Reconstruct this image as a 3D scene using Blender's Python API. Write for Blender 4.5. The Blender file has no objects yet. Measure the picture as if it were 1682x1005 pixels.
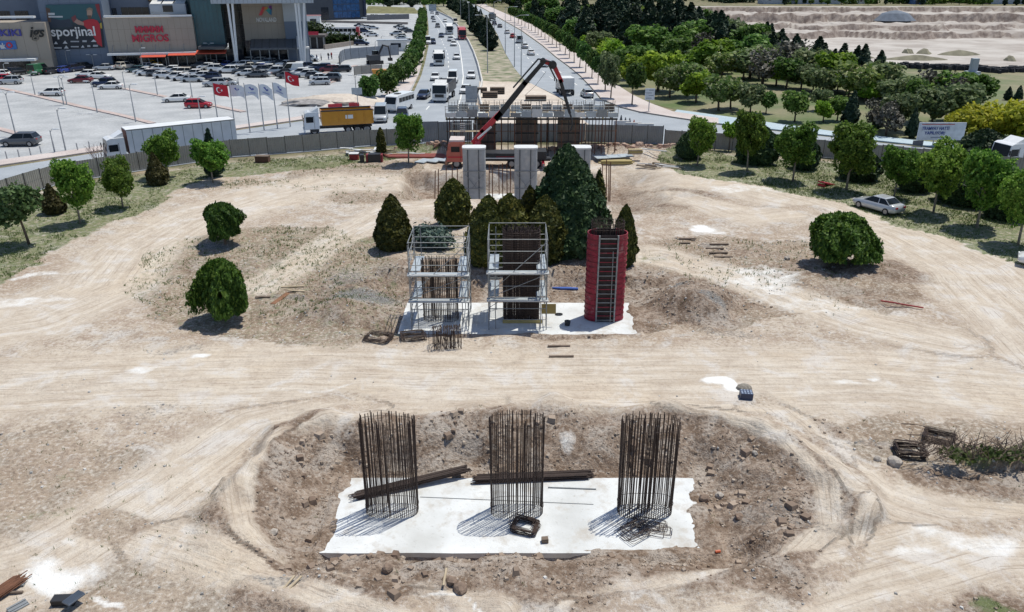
import bpy, bmesh, math, random
import numpy as np
from mathutils import Vector, Matrix
random.seed(7)
RNG = np.random.default_rng(11)
PI = math.pi
S = bpy.context.scene
COL = S.collection
# ------------------------------------------------------------------ camera
FPX, CX, CY, CAMH = 1280.0, 841.0, 502.5, 20.0
PITCH = math.atan(547.5 / FPX)
CP, SP = math.cos(PITCH), math.sin(PITCH)
cam = bpy.data.cameras.new('camera')
cam.sensor_width = 36.0
cam.lens = 36.0 * FPX / 1682.0
cam.clip_start, cam.clip_end = 0.5, 9000.0
camo = bpy.data.objects.new('camera', cam)
COL.objects.link(camo)
camo.location = (0, 0, CAMH)
camo.rotation_euler = (PI / 2 - PITCH, 0, 0)
S.camera = camo
# ------------------------------------------------------------------ sky and sun
SUN_EL, SUN_AZ = math.radians(69.0), math.radians(50.0)      # azimuth from +Y towards +X
W = bpy.data.worlds.new('World')
S.world = W
W.use_nodes = True
wn = W.node_tree.nodes
wn.clear()
wo = wn.new('ShaderNodeOutputWorld')
wb = wn.new('ShaderNodeBackground')
ws = wn.new('ShaderNodeTexSky')
ws.sky_type = 'NISHITA'
ws.sun_disc = False
ws.sun_elevation = SUN_EL
ws.sun_rotation = SUN_AZ
ws.altitude = 1000
ws.dust_density = 1.3
wb.inputs['Strength'].default_value = 0.128
W.node_tree.links.new(ws.outputs[0], wb.inputs['Color'])
W.node_tree.links.new(wb.outputs[0], wo.inputs['Surface'])
sl = bpy.data.lights.new('sun', 'SUN')
sl.energy = 4.15
sl.angle = math.radians(0.53)
sl.color = (1.0, 0.965, 0.86)
so = bpy.data.objects.new('sun', sl)
COL.objects.link(so)
sdir = Vector((math.cos(SUN_EL) * math.sin(SUN_AZ), math.cos(SUN_EL) * math.cos(SUN_AZ), math.sin(SUN_EL)))
so.rotation_euler = sdir.to_track_quat('Z', 'Y').to_euler()
so.location = (60, 60, 120)
S.view_settings.view_transform = 'Standard'
S.view_settings.look = 'None'
S.view_settings.exposure = 0.0
S.view_settings.gamma = 1.0
try:
    S.cycles.max_bounces = 5
    S.cycles.diffuse_bounces = 3
    S.cycles.glossy_bounces = 2
    S.cycles.transmission_bounces = 3
    S.cycles.transparent_max_bounces = 6
    S.cycles.use_adaptive_sampling = True
    S.cycles.adaptive_threshold = 0.02
    S.cycles.use_denoising = True
except Exception:
    pass

# ------------------------------------------------------------------ survey: photo pixel <-> place on the ground plane
def G(x, y, z=0.0):
    a = (x - CX) / FPX
    b = (y - CY) / FPX
    t = (CAMH - z) / (SP + b * CP)
    return Vector((a * t, (CP - b * SP) * t, z))

def P(x, y, Y):
    a = (x - CX) / FPX
    b = (y - CY) / FPX
    t = Y / (CP - b * SP)
    return Vector((a * t, Y, CAMH - (SP + b * CP) * t))

# ------------------------------------------------------------------ noise
def _h(ix, iy, s):
    n = (ix.astype(np.int64) * 374761393 + iy.astype(np.int64) * 668265263 + s * 974711) & 0x7fffffff
    n = ((n ^ (n >> 13)) * 1274126177) & 0x7fffffff
    return ((n ^ (n >> 16)) & 0xffff) / 65535.0

def vn(x, y, s=0):
    ix, iy = np.floor(x), np.floor(y)
    fx, fy = x - ix, y - iy
    fx = fx * fx * (3 - 2 * fx)
    fy = fy * fy * (3 - 2 * fy)
    a, b = _h(ix, iy, s), _h(ix + 1, iy, s)
    c, d = _h(ix, iy + 1, s), _h(ix + 1, iy + 1, s)
    return (a + (b - a) * fx) * (1 - fy) + (c + (d - c) * fx) * fy

def fbm(x, y, s=0, o=4, g=0.5):
    t, amp, tot = 0, 1.0, 0.0
    for i in range(o):
        t = t + amp * vn(x * 2 ** i + 17.3 * i, y * 2 ** i - 9.1 * i, s + i)
        tot += amp
        amp *= g
    return t / tot

def sstep(a, b, x):
    t = np.clip((x - a) / (b - a), 0, 1)
    return t * t * (3 - 2 * t)

# ------------------------------------------------------------------ materials
MATS = {}
def _nodes(name):
    m = bpy.data.materials.new(name)
    m.use_nodes = True
    nt = m.node_tree
    return m, nt, nt.nodes.get('Principled BSDF')

def mat(name, col, rough=0.75, metal=0.0, vary=0.12, scale=1.5, bump=0.0, bscale=20.0, streak=None, col2=None, spec=None):
    """plain procedural surface: colour broken up by object-space noise, optional fine bump and dirt colour"""
    if name in MATS:
        return MATS[name]
    m, nt, p = _nodes(name)
    L = nt.links.new
    tc = nt.nodes.new('ShaderNodeTexCoord')
    mp = nt.nodes.new('ShaderNodeMapping')
    L(tc.outputs['Object'], mp.inputs[0])
    if streak:
        mp.inputs['Scale'].default_value = streak
    nz = nt.nodes.new('ShaderNodeTexNoise')
    nz.inputs['Scale'].default_value = scale
    nz.inputs['Detail'].default_value = 5
    L(mp.outputs[0], nz.inputs['Vector'])
    rp = nt.nodes.new('ShaderNodeMapRange')
    rp.inputs[1].default_value, rp.inputs[2].default_value = 0.3, 0.7
    L(nz.outputs[0], rp.inputs[0])
    mx = nt.nodes.new('ShaderNodeMix')
    mx.data_type = 'RGBA'
    c2 = col2 or tuple(c * (1 - 2.2 * vary) for c in col)
    mx.inputs[6].default_value = (*c2, 1)
    mx.inputs[7].default_value = (*col, 1)
    L(rp.outputs[0], mx.inputs[0])
    L(mx.outputs[2], p.inputs['Base Color'])
    p.inputs['Roughness'].default_value = rough
    p.inputs['Metallic'].default_value = metal
    if spec is not None:
        p.inputs['Specular IOR Level'].default_value = spec
    if bump:
        n2 = nt.nodes.new('ShaderNodeTexNoise')
        n2.inputs['Scale'].default_value = bscale
        n2.inputs['Detail'].default_value = 4
        L(tc.outputs['Object'], n2.inputs['Vector'])
        bp = nt.nodes.new('ShaderNodeBump')
        bp.inputs['Strength'].default_value = bump
        bp.inputs['Distance'].default_value = 0.05
        L(n2.outputs[0], bp.inputs['Height'])
        L(bp.outputs[0], p.inputs['Normal'])
    MATS[name] = m
    return m

def leafmat(name, c1, c2, c3=None, trans=0.25):
    """foliage: every leaf island gets its own tone, plus clumps of tone and one tone shift for each plant"""
    if name in MATS:
        return MATS[name]
    m, nt, p = _nodes(name)
    L = nt.links.new
    geo = nt.nodes.new('ShaderNodeNewGeometry')
    oi = nt.nodes.new('ShaderNodeObjectInfo')
    rmp = nt.nodes.new('ShaderNodeValToRGB')
    rmp.color_ramp.elements[0].color = (*c1, 1)
    rmp.color_ramp.elements[1].color = (*c2, 1)
    if c3:
        e = rmp.color_ramp.elements.new(0.82)
        e.color = (*c2, 1)
        rmp.color_ramp.elements[2].color = (*c3, 1)
    L(geo.outputs['Random Per Island'], rmp.inputs[0])
    hs = nt.nodes.new('ShaderNodeHueSaturation')
    mr = nt.nodes.new('ShaderNodeMapRange')
    mr.inputs[3].default_value, mr.inputs[4].default_value = 0.72, 1.28
    L(oi.outputs['Random'], mr.inputs[0])
    L(mr.outputs[0], hs.inputs['Value'])
    mr2 = nt.nodes.new('ShaderNodeMapRange')
    mr2.inputs[3].default_value, mr2.inputs[4].default_value = 0.485, 0.515
    mu = nt.nodes.new('ShaderNodeMath')
    mu.operation = 'FRACT'
    m3 = nt.nodes.new('ShaderNodeMath')
    m3.operation = 'MULTIPLY'
    m3.inputs[1].default_value = 7.31
    L(oi.outputs['Random'], m3.inputs[0])
    L(m3.outputs[0], mu.inputs[0])
    L(mu.outputs[0], mr2.inputs[0])
    L(mr2.outputs[0], hs.inputs['Hue'])
    L(rmp.outputs[0], hs.inputs['Color'])
    L(hs.outputs[0], p.inputs['Base Color'])
    p.inputs['Roughness'].default_value = 0.6
    p.inputs['Specular IOR Level'].default_value = 0.25
    tr = nt.nodes.new('ShaderNodeBsdfTranslucent')
    L(hs.outputs[0], tr.inputs['Color'])
    ms = nt.nodes.new('ShaderNodeMixShader')
    ms.inputs[0].default_value = trans
    out = nt.nodes.get('Material Output')
    L(p.outputs[0], ms.inputs[1])
    L(tr.outputs[0], ms.inputs[2])
    L(ms.outputs[0], out.inputs['Surface'])
    MATS[name] = m
    return m

def glassmat(name, col, rough=0.08):
    if name in MATS:
        return MATS[name]
    m, nt, p = _nodes(name)
    tc = nt.nodes.new('ShaderNodeTexCoord')
    nz = nt.nodes.new('ShaderNodeTexNoise')
    nz.inputs['Scale'].default_value = 0.7
    nt.links.new(tc.outputs['Object'], nz.inputs['Vector'])
    mx = nt.nodes.new('ShaderNodeMix')
    mx.data_type = 'RGBA'
    mx.inputs[6].default_value = (*[c * 0.6 for c in col], 1)
    mx.inputs[7].default_value = (*[c * 1.3 for c in col], 1)
    nt.links.new(nz.outputs[0], mx.inputs[0])
    nt.links.new(mx.outputs[2], p.inputs['Base Color'])
    p.inputs['Roughness'].default_value = rough
    p.inputs['Specular IOR Level'].default_value = 0.6
    MATS[name] = m
    return m

def paint(name, col, rough=0.32, metal=0.0):
    if name in MATS:
        return MATS[name]
    m = mat(name, col, rough, metal, vary=0.05, scale=2.5)
    p = m.node_tree.nodes.get('Principled BSDF')
    p.inputs['Coat Weight'].default_value = 0.5
    p.inputs['Coat Roughness'].default_value = 0.12
    return m

# ------------------------------------------------------------------ mesh builder
class MB:
    def __init__(self):
        self.v, self.f, self.m = [], [], []
        self.cur = 0
    def add(self, vs, fs):
        o = len(self.v)
        self.v += [tuple(p) for p in vs]
        self.f += [tuple(i + o for i in q) for q in fs]
        self.m += [self.cur] * len(fs)
        return self
    def box(self, c, s, rz=0.0, M=None, taper=1.0):
        x, y, z = s[0] / 2, s[1] / 2, s[2] / 2
        t = taper
        vs = [Vector(q) for q in ((-x, -y, -z), (x, -y, -z), (x, y, -z), (-x, y, -z), (-x * t, -y * t, z), (x * t, -y * t, z), (x * t, y * t, z), (-x * t, y * t, z))]
        R = M if M is not None else Matrix.Rotation(rz, 3, 'Z')
        c = Vector(c)
        return self.add([R @ q + c for q in vs], [(3, 2, 1, 0), (4, 5, 6, 7), (0, 1, 5, 4), (1, 2, 6, 5), (2, 3, 7, 6), (3, 0, 4, 7)])
    def bar(self, a, b, w, h=None):
        """a square bar from a to b"""
        h = h or w
        a, b = Vector(a), Vector(b)
        d = (b - a)
        n = d.normalized()
        u = n.cross(Vector((0, 0, 1)))
        if u.length < 1e-4:
            u = Vector((1, 0, 0))
        u.normalize()
        v = u.cross(n)
        vs = []
        for p in (a, b):
            for i, j in ((-1, -1), (1, -1), (1, 1), (-1, 1)):
                vs.append(p + u * (i * w / 2) + v * (j * h / 2))
        return self.add(vs, [(0, 1, 2, 3), (7, 6, 5, 4), (0, 4, 5, 1), (1, 5, 6, 2), (2, 6, 7, 3), (3, 7, 4, 0)])
    def tube(self, pts, r, n=6, cap=True):
        pts = [Vector(p) for p in pts]
        rs = r if isinstance(r, (list, tuple)) else [r] * len(pts)
        rings = []
        up = Vector((0.13, 0.27, 1)).normalized()
        for i, p in enumerate(pts):
            d = (pts[min(i + 1, len(pts) - 1)] - pts[max(i - 1, 0)])
            d = d.normalized() if d.length > 1e-9 else Vector((0, 0, 1))
            u = d.cross(up)
            if u.length < 1e-3:
                u = d.cross(Vector((1, 0, 0)))
            u.normalize()
            w = d.cross(u)
            rings.append([p + (u * math.cos(2 * PI * k / n) + w * math.sin(2 * PI * k / n)) * rs[i] for k in range(n)])
        vs = [q for rg in rings for q in rg]
        fs = []
        for i in range(len(rings) - 1):
            for k in range(n):
                k2 = (k + 1) % n
                fs.append((i * n + k, i * n + k2, (i + 1) * n + k2, (i + 1) * n + k))
        if cap:
            fs.append(tuple(range(n - 1, -1, -1)))
            fs.append(tuple((len(rings) - 1) * n + k for k in range(n)))
        return self.add(vs, fs)
    def prism(self, poly, z0, z1):
        """vertical prism over a plan polygon"""
        n = len(poly)
        A = sum(poly[i][0] * poly[(i + 1) % n][1] - poly[(i + 1) % n][0] * poly[i][1] for i in range(n))
        if A < 0:
            poly = poly[::-1]
        vs = [(p[0], p[1], z0) for p in poly] + [(p[0], p[1], z1) for p in poly]
        fs = [tuple(range(n - 1, -1, -1)), tuple(range(n, 2 * n))]
        fs += [(i, (i + 1) % n, n + (i + 1) % n, n + i) for i in range(n)]
        return self.add(vs, fs)
    def sheet(self, poly, z):
        n = len(poly)
        A = sum(poly[i][0] * poly[(i + 1) % n][1] - poly[(i + 1) % n][0] * poly[i][1] for i in range(n))
        if A < 0:
            poly = poly[::-1]
        return self.add([(p[0], p[1], z) for p in poly], [tuple(range(n))])
    def disc(self, c, r, axis, w, n=14):
        c, a = Vector(c), Vector(axis).normalized()
        return self.tube([c - a * w / 2, c + a * w / 2], r, n)
    def loft(self, secs, closed=True, caps=True):
        n = len(secs[0])
        vs = [q for s in secs for q in s]
        fs = []
        for i in range(len(secs) - 1):
            for k in range(n if closed else n - 1):
                k2 = (k + 1) % n
                fs.append((i * n + k, i * n + k2, (i + 1) * n + k2, (i + 1) * n + k))
        if caps:
            fs.append(tuple(range(n - 1, -1, -1)))
            fs.append(tuple((len(secs) - 1) * n + k for k in range(n)))
        return self.add(vs, fs)
    def mesh(self, name, smooth=False):
        me = bpy.data.meshes.new(name)
        me.from_pydata(self.v, [], self.f)
        if any(self.m):
            me.polygons.foreach_set('material_index', self.m)
        if smooth:
            me.polygons.foreach_set('use_smooth', [True] * len(me.polygons))
        me.update()
        return me

def fixn(me):
    bm = bmesh.new()
    bm.from_mesh(me)
    bmesh.ops.recalc_face_normals(bm, faces=bm.faces)
    bm.to_mesh(me)
    bm.free()
    return me

def obj(name, geo, m, parent=None, loc=None, rz=None, smooth=False, kind=None):
    me = geo.mesh(name, smooth) if isinstance(geo, MB) else geo
    if m is not None and len(me.materials) == 0:
        for q in (m if isinstance(m, (list, tuple)) else [m]):
            me.materials.append(q)
    o = bpy.data.objects.new(name, me)
    COL.objects.link(o)
    if parent:
        o.parent = parent
    if loc is not None:
        o.location = loc
    if rz is not None:
        o.rotation_euler = (0, 0, rz)
    if kind:
        o['kind'] = kind
    return o

def tag(o, label, cat, group=None):
    o['label'] = label
    o['category'] = cat
    if group:
        o['group'] = group
    return o

def thing(name, label, cat, loc=(0, 0, 0), rz=0.0, group=None, sc=1.0):
    o = bpy.data.objects.new(name, None)
    o.empty_display_size = 0.2
    COL.objects.link(o)
    o.location = loc
    o.rotation_euler = (0, 0, rz)
    o.scale = (sc, sc, sc) if not isinstance(sc, tuple) else sc
    return tag(o, label, cat, group)

def paintslot(o, m, slot=0):
    o.material_slots[slot].link = 'OBJECT'
    o.material_slots[slot].material = m

def copy_tree(root, loc, rz=0.0, label=None, sc=1.0, group=None):
    c = root.copy()
    COL.objects.link(c)
    c.location = loc
    c.rotation_euler = (0, 0, rz)
    c.scale = (sc, sc, sc) if not isinstance(sc, tuple) else sc
    if label:
        c['label'] = label
    if group:
        c['group'] = group
    for ch in root.children:
        d = ch.copy()
        COL.objects.link(d)
        d.parent = c
        for g in ch.children:
            e = g.copy()
            COL.objects.link(e)
            e.parent = d
    return c

_T = ['', '', 'twent', 'thirt', 'fort', 'fift', 'sixt', 'sevent', 'eight', 'ninet']
_U = ['', 'first', 'second', 'third', 'fourth', 'fifth', 'sixth', 'seventh', 'eighth', 'ninth']
ORD = _U[1:] + ['tenth', 'eleventh', 'twelfth', 'thirteenth', 'fourteenth', 'fifteenth', 'sixteenth', 'seventeenth', 'eighteenth', 'nineteenth']
ORD += [_T[i] + ('ieth' if j == 0 else 'y-' + _U[j]) for i in range(2, 10) for j in range(10)]
ORD += ['hundredth'] + ['hundred-and-' + q for q in ORD[:90]]
# ================================================================== ground
FENCE_PX = [(-260, 420), (-120, 372), (0, 333), (100, 300), (227, 280), (374, 258), (495, 249), (594, 240), (690, 235), (770, 233), (900, 233), (1088, 236), (1180, 244), (1265, 250), (1350, 256), (1480, 268), (1682, 288), (1900, 312)]
_fw = [G(*p) for p in FENCE_PX]
_fx, _fy = np.array([p.x for p in _fw]), np.array([p.y for p in _fw])
def fence_y(x):
    return np.interp(x, _fx, _fy)

SLAB1 = (-7.55, 8.15, 24.25, 29.2, -0.90)      # x0, x1, y0, y1, top z
SLAB2 = (-7.05, 7.9, 43.2, 48.3, -0.42)
SLAB3 = (-6.6, 9.2, 76.2, 81.4, -1.75)

def _pathw(px, z=0.0):
    return [G(x, y, z) for x, y in px]
PATHS = [  # centre line in the photo, half width in metres
    ([(-400, 690), (-100, 640), (200, 622), (500, 615), (841, 622), (1150, 620), (1450, 620), (1682, 640), (2000, 690)], 4.2),
    ([(2100, 800), (1800, 620), (1690, 520), (1600, 440), (1480, 380), (1340, 335), (1200, 300), (1090, 290), (960, 285)], 5.0),
    ([(-500, 640), (-200, 560), (60, 520), (180, 470), (230, 410), (320, 360), (430, 325), (540, 300), (640, 300)], 4.6),
    ([(2200, 900), (1800, 885), (1600, 890), (1450, 930), (1250, 985), (1000, 1040)], 2.2),
    ([(1250, 670), (1330, 740), (1420, 810), (1560, 850), (1760, 868), (2100, 880)], 1.8),
    ([(-200, 1010), (60, 930), (230, 830), (330, 760), (420, 700), (560, 670)], 2.6),
    ([(160, 860), (300, 900), (420, 940), (560, 985), (700, 1015)], 1.5),
    ([(1080, 420), (1190, 450), (1300, 490), (1420, 530), (1560, 560)], 2.6),
    ([(430, 470), (540, 400), (640, 345), (760, 335)], 2.2),
    ([(1080, 672), (1190, 690), (1290, 735), (1355, 800), (1365, 870), (1300, 930), (1150, 985), (950, 1015)], .9),
    ([(620, 668), (520, 690), (430, 735), (385, 800), (400, 870), (480, 935), (640, 985), (820, 1010)], .8),
    ([(1140, 676), (1270, 690), (1380, 745), (1430, 830), (1400, 930), (1250, 1010)], .7),
    ([(1000, 300), (1110, 320), (1230, 355), (1330, 345)], 2.4),
]
ISLES = [([(205, 480), (225, 425), (300, 388), (420, 374), (540, 374), (640, 395), (668, 470), (655, 548), (560, 572), (430, 566), (300, 552), (235, 528)], 1.0, .5),
         ([(1050, 400), (1150, 385), (1300, 395), (1420, 425), (1500, 458), (1518, 490), (1470, 518), (1300, 524), (1150, 550), (1060, 548)], 1.0, .16),
         ([(-300, 730), (90, 700), (300, 770), (400, 810), (420, 900), (520, 1030), (-300, 1030)], .55, .22),
         ([(-200, 560), (40, 590), (110, 640), (60, 690), (-200, 690)], .5, .2),
         ([(1370, 690), (1500, 680), (1900, 700), (1900, 830), (1682, 825), (1520, 812), (1420, 760)], .9, .2),
         ([(480, 268), (690, 262), (700, 330), (560, 335), (470, 310)], .8, .15),
         ([(1010, 285), (1120, 300), (1180, 330), (1100, 350), (1000, 350)], .9, .0)]
ISLES = [([G(*p) for p in q], w, g) for q, w, g in ISLES]
def _polyd(x, y, pts):
    best = np.full(x.shape, 1e9)
    sb = np.zeros(x.shape)
    db = np.zeros(x.shape)
    s0 = 0.0
    for a, b in zip(pts[:-1], pts[1:]):
        dx, dy = b.x - a.x, b.y - a.y
        ln = math.hypot(dx, dy)
        t = np.clip(((x - a.x) * dx + (y - a.y) * dy) / (ln * ln), 0, 1)
        ex, ey = x - a.x - t * dx, y - a.y - t * dy
        d = np.hypot(ex, ey)
        k = d < best
        best = np.where(k, d, best)
        sb = np.where(k, s0 + t * ln, sb)
        db = np.where(k, np.where(dx * ey - dy * ex > 0, d, -d), db)
        s0 += ln
    return best, sb, db
_PW = [(_pathw(p), w) for p, w in PATHS]

def _boxd(x, y, r, e=0.0):
    cx, cy = (r[0] + r[1]) / 2, (r[2] + r[3]) / 2
    qx, qy = np.abs(x - cx) - (r[1] - r[0]) / 2 - e, np.abs(y - cy) - (r[3] - r[2]) / 2 - e
    return np.hypot(np.maximum(qx, 0), np.maximum(qy, 0)) + np.minimum(np.maximum(qx, qy), 0)

def _blob(x, y, px, py, rx, ry, rot=0.0, soft=0.55):
    c = G(px, py)
    dx, dy = x - c.x, y - c.y
    cr, sr = math.cos(rot), math.sin(rot)
    u, v = (dx * cr + dy * sr) / rx, (-dx * sr + dy * cr) / ry
    return 1 - sstep(1 - soft, 1 + soft, np.hypot(u, v))

def _inpoly(x, y, poly):
    r = np.zeros(x.shape, bool)
    n = len(poly)
    for i in range(n):
        a, b = poly[i], poly[(i + 1) % n]
        k = ((a.y > y) != (b.y > y)) & (x < (b.x - a.x) * (y - a.y) / (b.y - a.y + 1e-12) + a.x)
        r ^= k
    return r

GRASS_POLY = [[G(*p) for p in q] for q in (
    [(-300, 480), (0, 475), (60, 432), (110, 398), (170, 372), (240, 345), (300, 312), (345, 292), (430, 286), (560, 275), (640, 262), (720, 252), (720, 235), (594, 241), (374, 260), (227, 282), (100, 303), (0, 336), (-300, 430)],
    [(1075, 262), (1120, 286), (1200, 298), (1290, 316), (1380, 335), (1480, 372), (1560, 392), (1700, 445), (1900, 520), (1900, 315), (1682, 292), (1480, 270), (1265, 252), (1120, 241)],
)]
# (px x, px y, radius x m, radius y m, rotation, weight)
DIG = [(1395, 440, 5.2, 2.2, 0, 1.25), (1470, 455, 4, 1.3, -.2, 1.05), (300, 435, 1.4, 2.4, .3, .6), (250, 450, 1.0, 2.5, .2, .5), (1060, 320, 8, 4.5, 0, .75), (600, 300, 9, 3.5, 0, .6), (690, 295, 4, 4, 0, .8), (1000, 245, 12, 3, 0, .9),
       (690, 245, 8, 2, 0, .8), (1640, 788, 3.6, 1.0, 0, 1.25), (1500, 730, 2.6, 1.2, 0, .5), (420, 880, 3.2, 1.6, .2, .8), (500, 960, 4, 1.0, -.2, .7), (800, 960, 6, 1.1, 0, .75), (1100, 945, 4, 1.0, .1, .7), (1340, 760, 1.6, 2.4, .4, .6),
       (590, 480, 4, 3.5, .2, .8), (1120, 485, 4.8, 4, 0, 1.0), (1050, 430, 3.0, 3.0, 0, .5), (70, 640, 3, 1.2, .2, .45), (30, 760, 2.5, 1.2, 0, .3), (1640, 990, 2.5, .8, .3, .9), (430, 520, 4, 1.3, 0, .4), (940, 570, 5, .8, 0, .4),
       (1350, 700, 1.0, .8, 0, .6), (280, 870, 1.2, .5, .1, .5), (620, 560, 2, .8, 0, .7), (1230, 415, 3, 1.2, 0, .5), (1330, 480, 8, 1.6, 0, .5), (1240, 500, 5, 2.0, 0, .5), (1440, 495, 4, 1.2, 0, .55), (560, 520, 3.5, 1.6, 0, .6), (450, 440, 4, 1.6, 0, .4), (1120, 520, 4, 2, 0, .75)]
GREY = [(600, 487, 1.9, 1.7, .3, 1), (575, 455, 1.2, 2.0, 0, .6), (1110, 485, 1.6, .5, .5, .8), (1160, 510, 1.2, .5, -.3, .8), (1190, 545, 2.4, .7, 0, .5), (350, 405, 2.2, .8, 0, .8), (470, 490, 2.6, .6, 0, .6), (1290, 470, 3, 1.2, 0, .35),
        (1320, 850, .8, 1.3, .4, .5), (290, 575, 1.5, .5, 0, .5), (460, 945, 1.0, .5, 0, .6), (1170, 400, 1.0, 1.0, 0, .6), (1430, 720, 2.0, .7, 0, .5), (240, 680, 2, .8, .2, .4)]
WHITE = [(90, 945, 1.8, .75, 0, 1.15), (150, 935, 1.2, .6, -.2, .75), (190, 985, .9, .18, -.5, .8), (110, 895, .5, .3, 0, .7), (1178, 630, 1.0, .5, -.2, 1.9), (1198, 636, .75, .5, -.3, 1.8), (240, 605, 1.1, .35, .2, .75), (315, 588, .6, .25, .1, .8),
         (1385, 635, .8, .22, 0, .75), (1435, 628, .55, .22, 0, .85), (1155, 375, 1.1, .7, 0, 1.1), (1175, 380, 1.2, .5, 0, .7), (1255, 460, 2.8, 3.0, .4, .65), (1330, 500, 3.4, 1.6, -.3, .5), (1410, 505, 2.5, .6, 0, .5), (40, 495, 4, .9, 0, .6), (60, 455, 2, .6, .3, .7),
         (1600, 885, 2.6, .6, .1, .7), (1520, 915, 1.3, .4, 0, .6), (1210, 310, 4, 1.6, 0, .6), (520, 640, 2.2, .35, .15, .55), (590, 375, 2, .8, 0, .3), (760, 1000, 1.5, .12, -.1, .8), (130, 545, 2.5, .8, 0, .45), (930, 715, .35, .8, .2, .6), (250, 300, 3, 1.5, 0, .45)]
GRASSB = [(470, 388, 5, 1.3, 0, .55), (600, 395, 1.6, 1.0, 0, .8), (1070, 425, 1.6, .9, 0, .6), (840, 415, 10, 4, 0, .55), (1640, 752, 2.2, .45, 0, 1.0), (70, 840, 1.6, .5, .6, .6), (100, 790, 1.0, .8, .5, .45), (240, 810, .5, .4, 0, .55), (290, 480, 3.0, 1.2, .2, .5),
          (500, 520, 4.5, 1.0, 0, .35), (420, 300, 4, 1.6, .2, .55), (600, 275, 3, 1, 0, .6), (1650, 1003, 1.4, .5, .2, 1.1), (1310, 410, 2.5, 1.0, 0, .35), (20, 630, 1, .4, 0, .4)]

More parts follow.
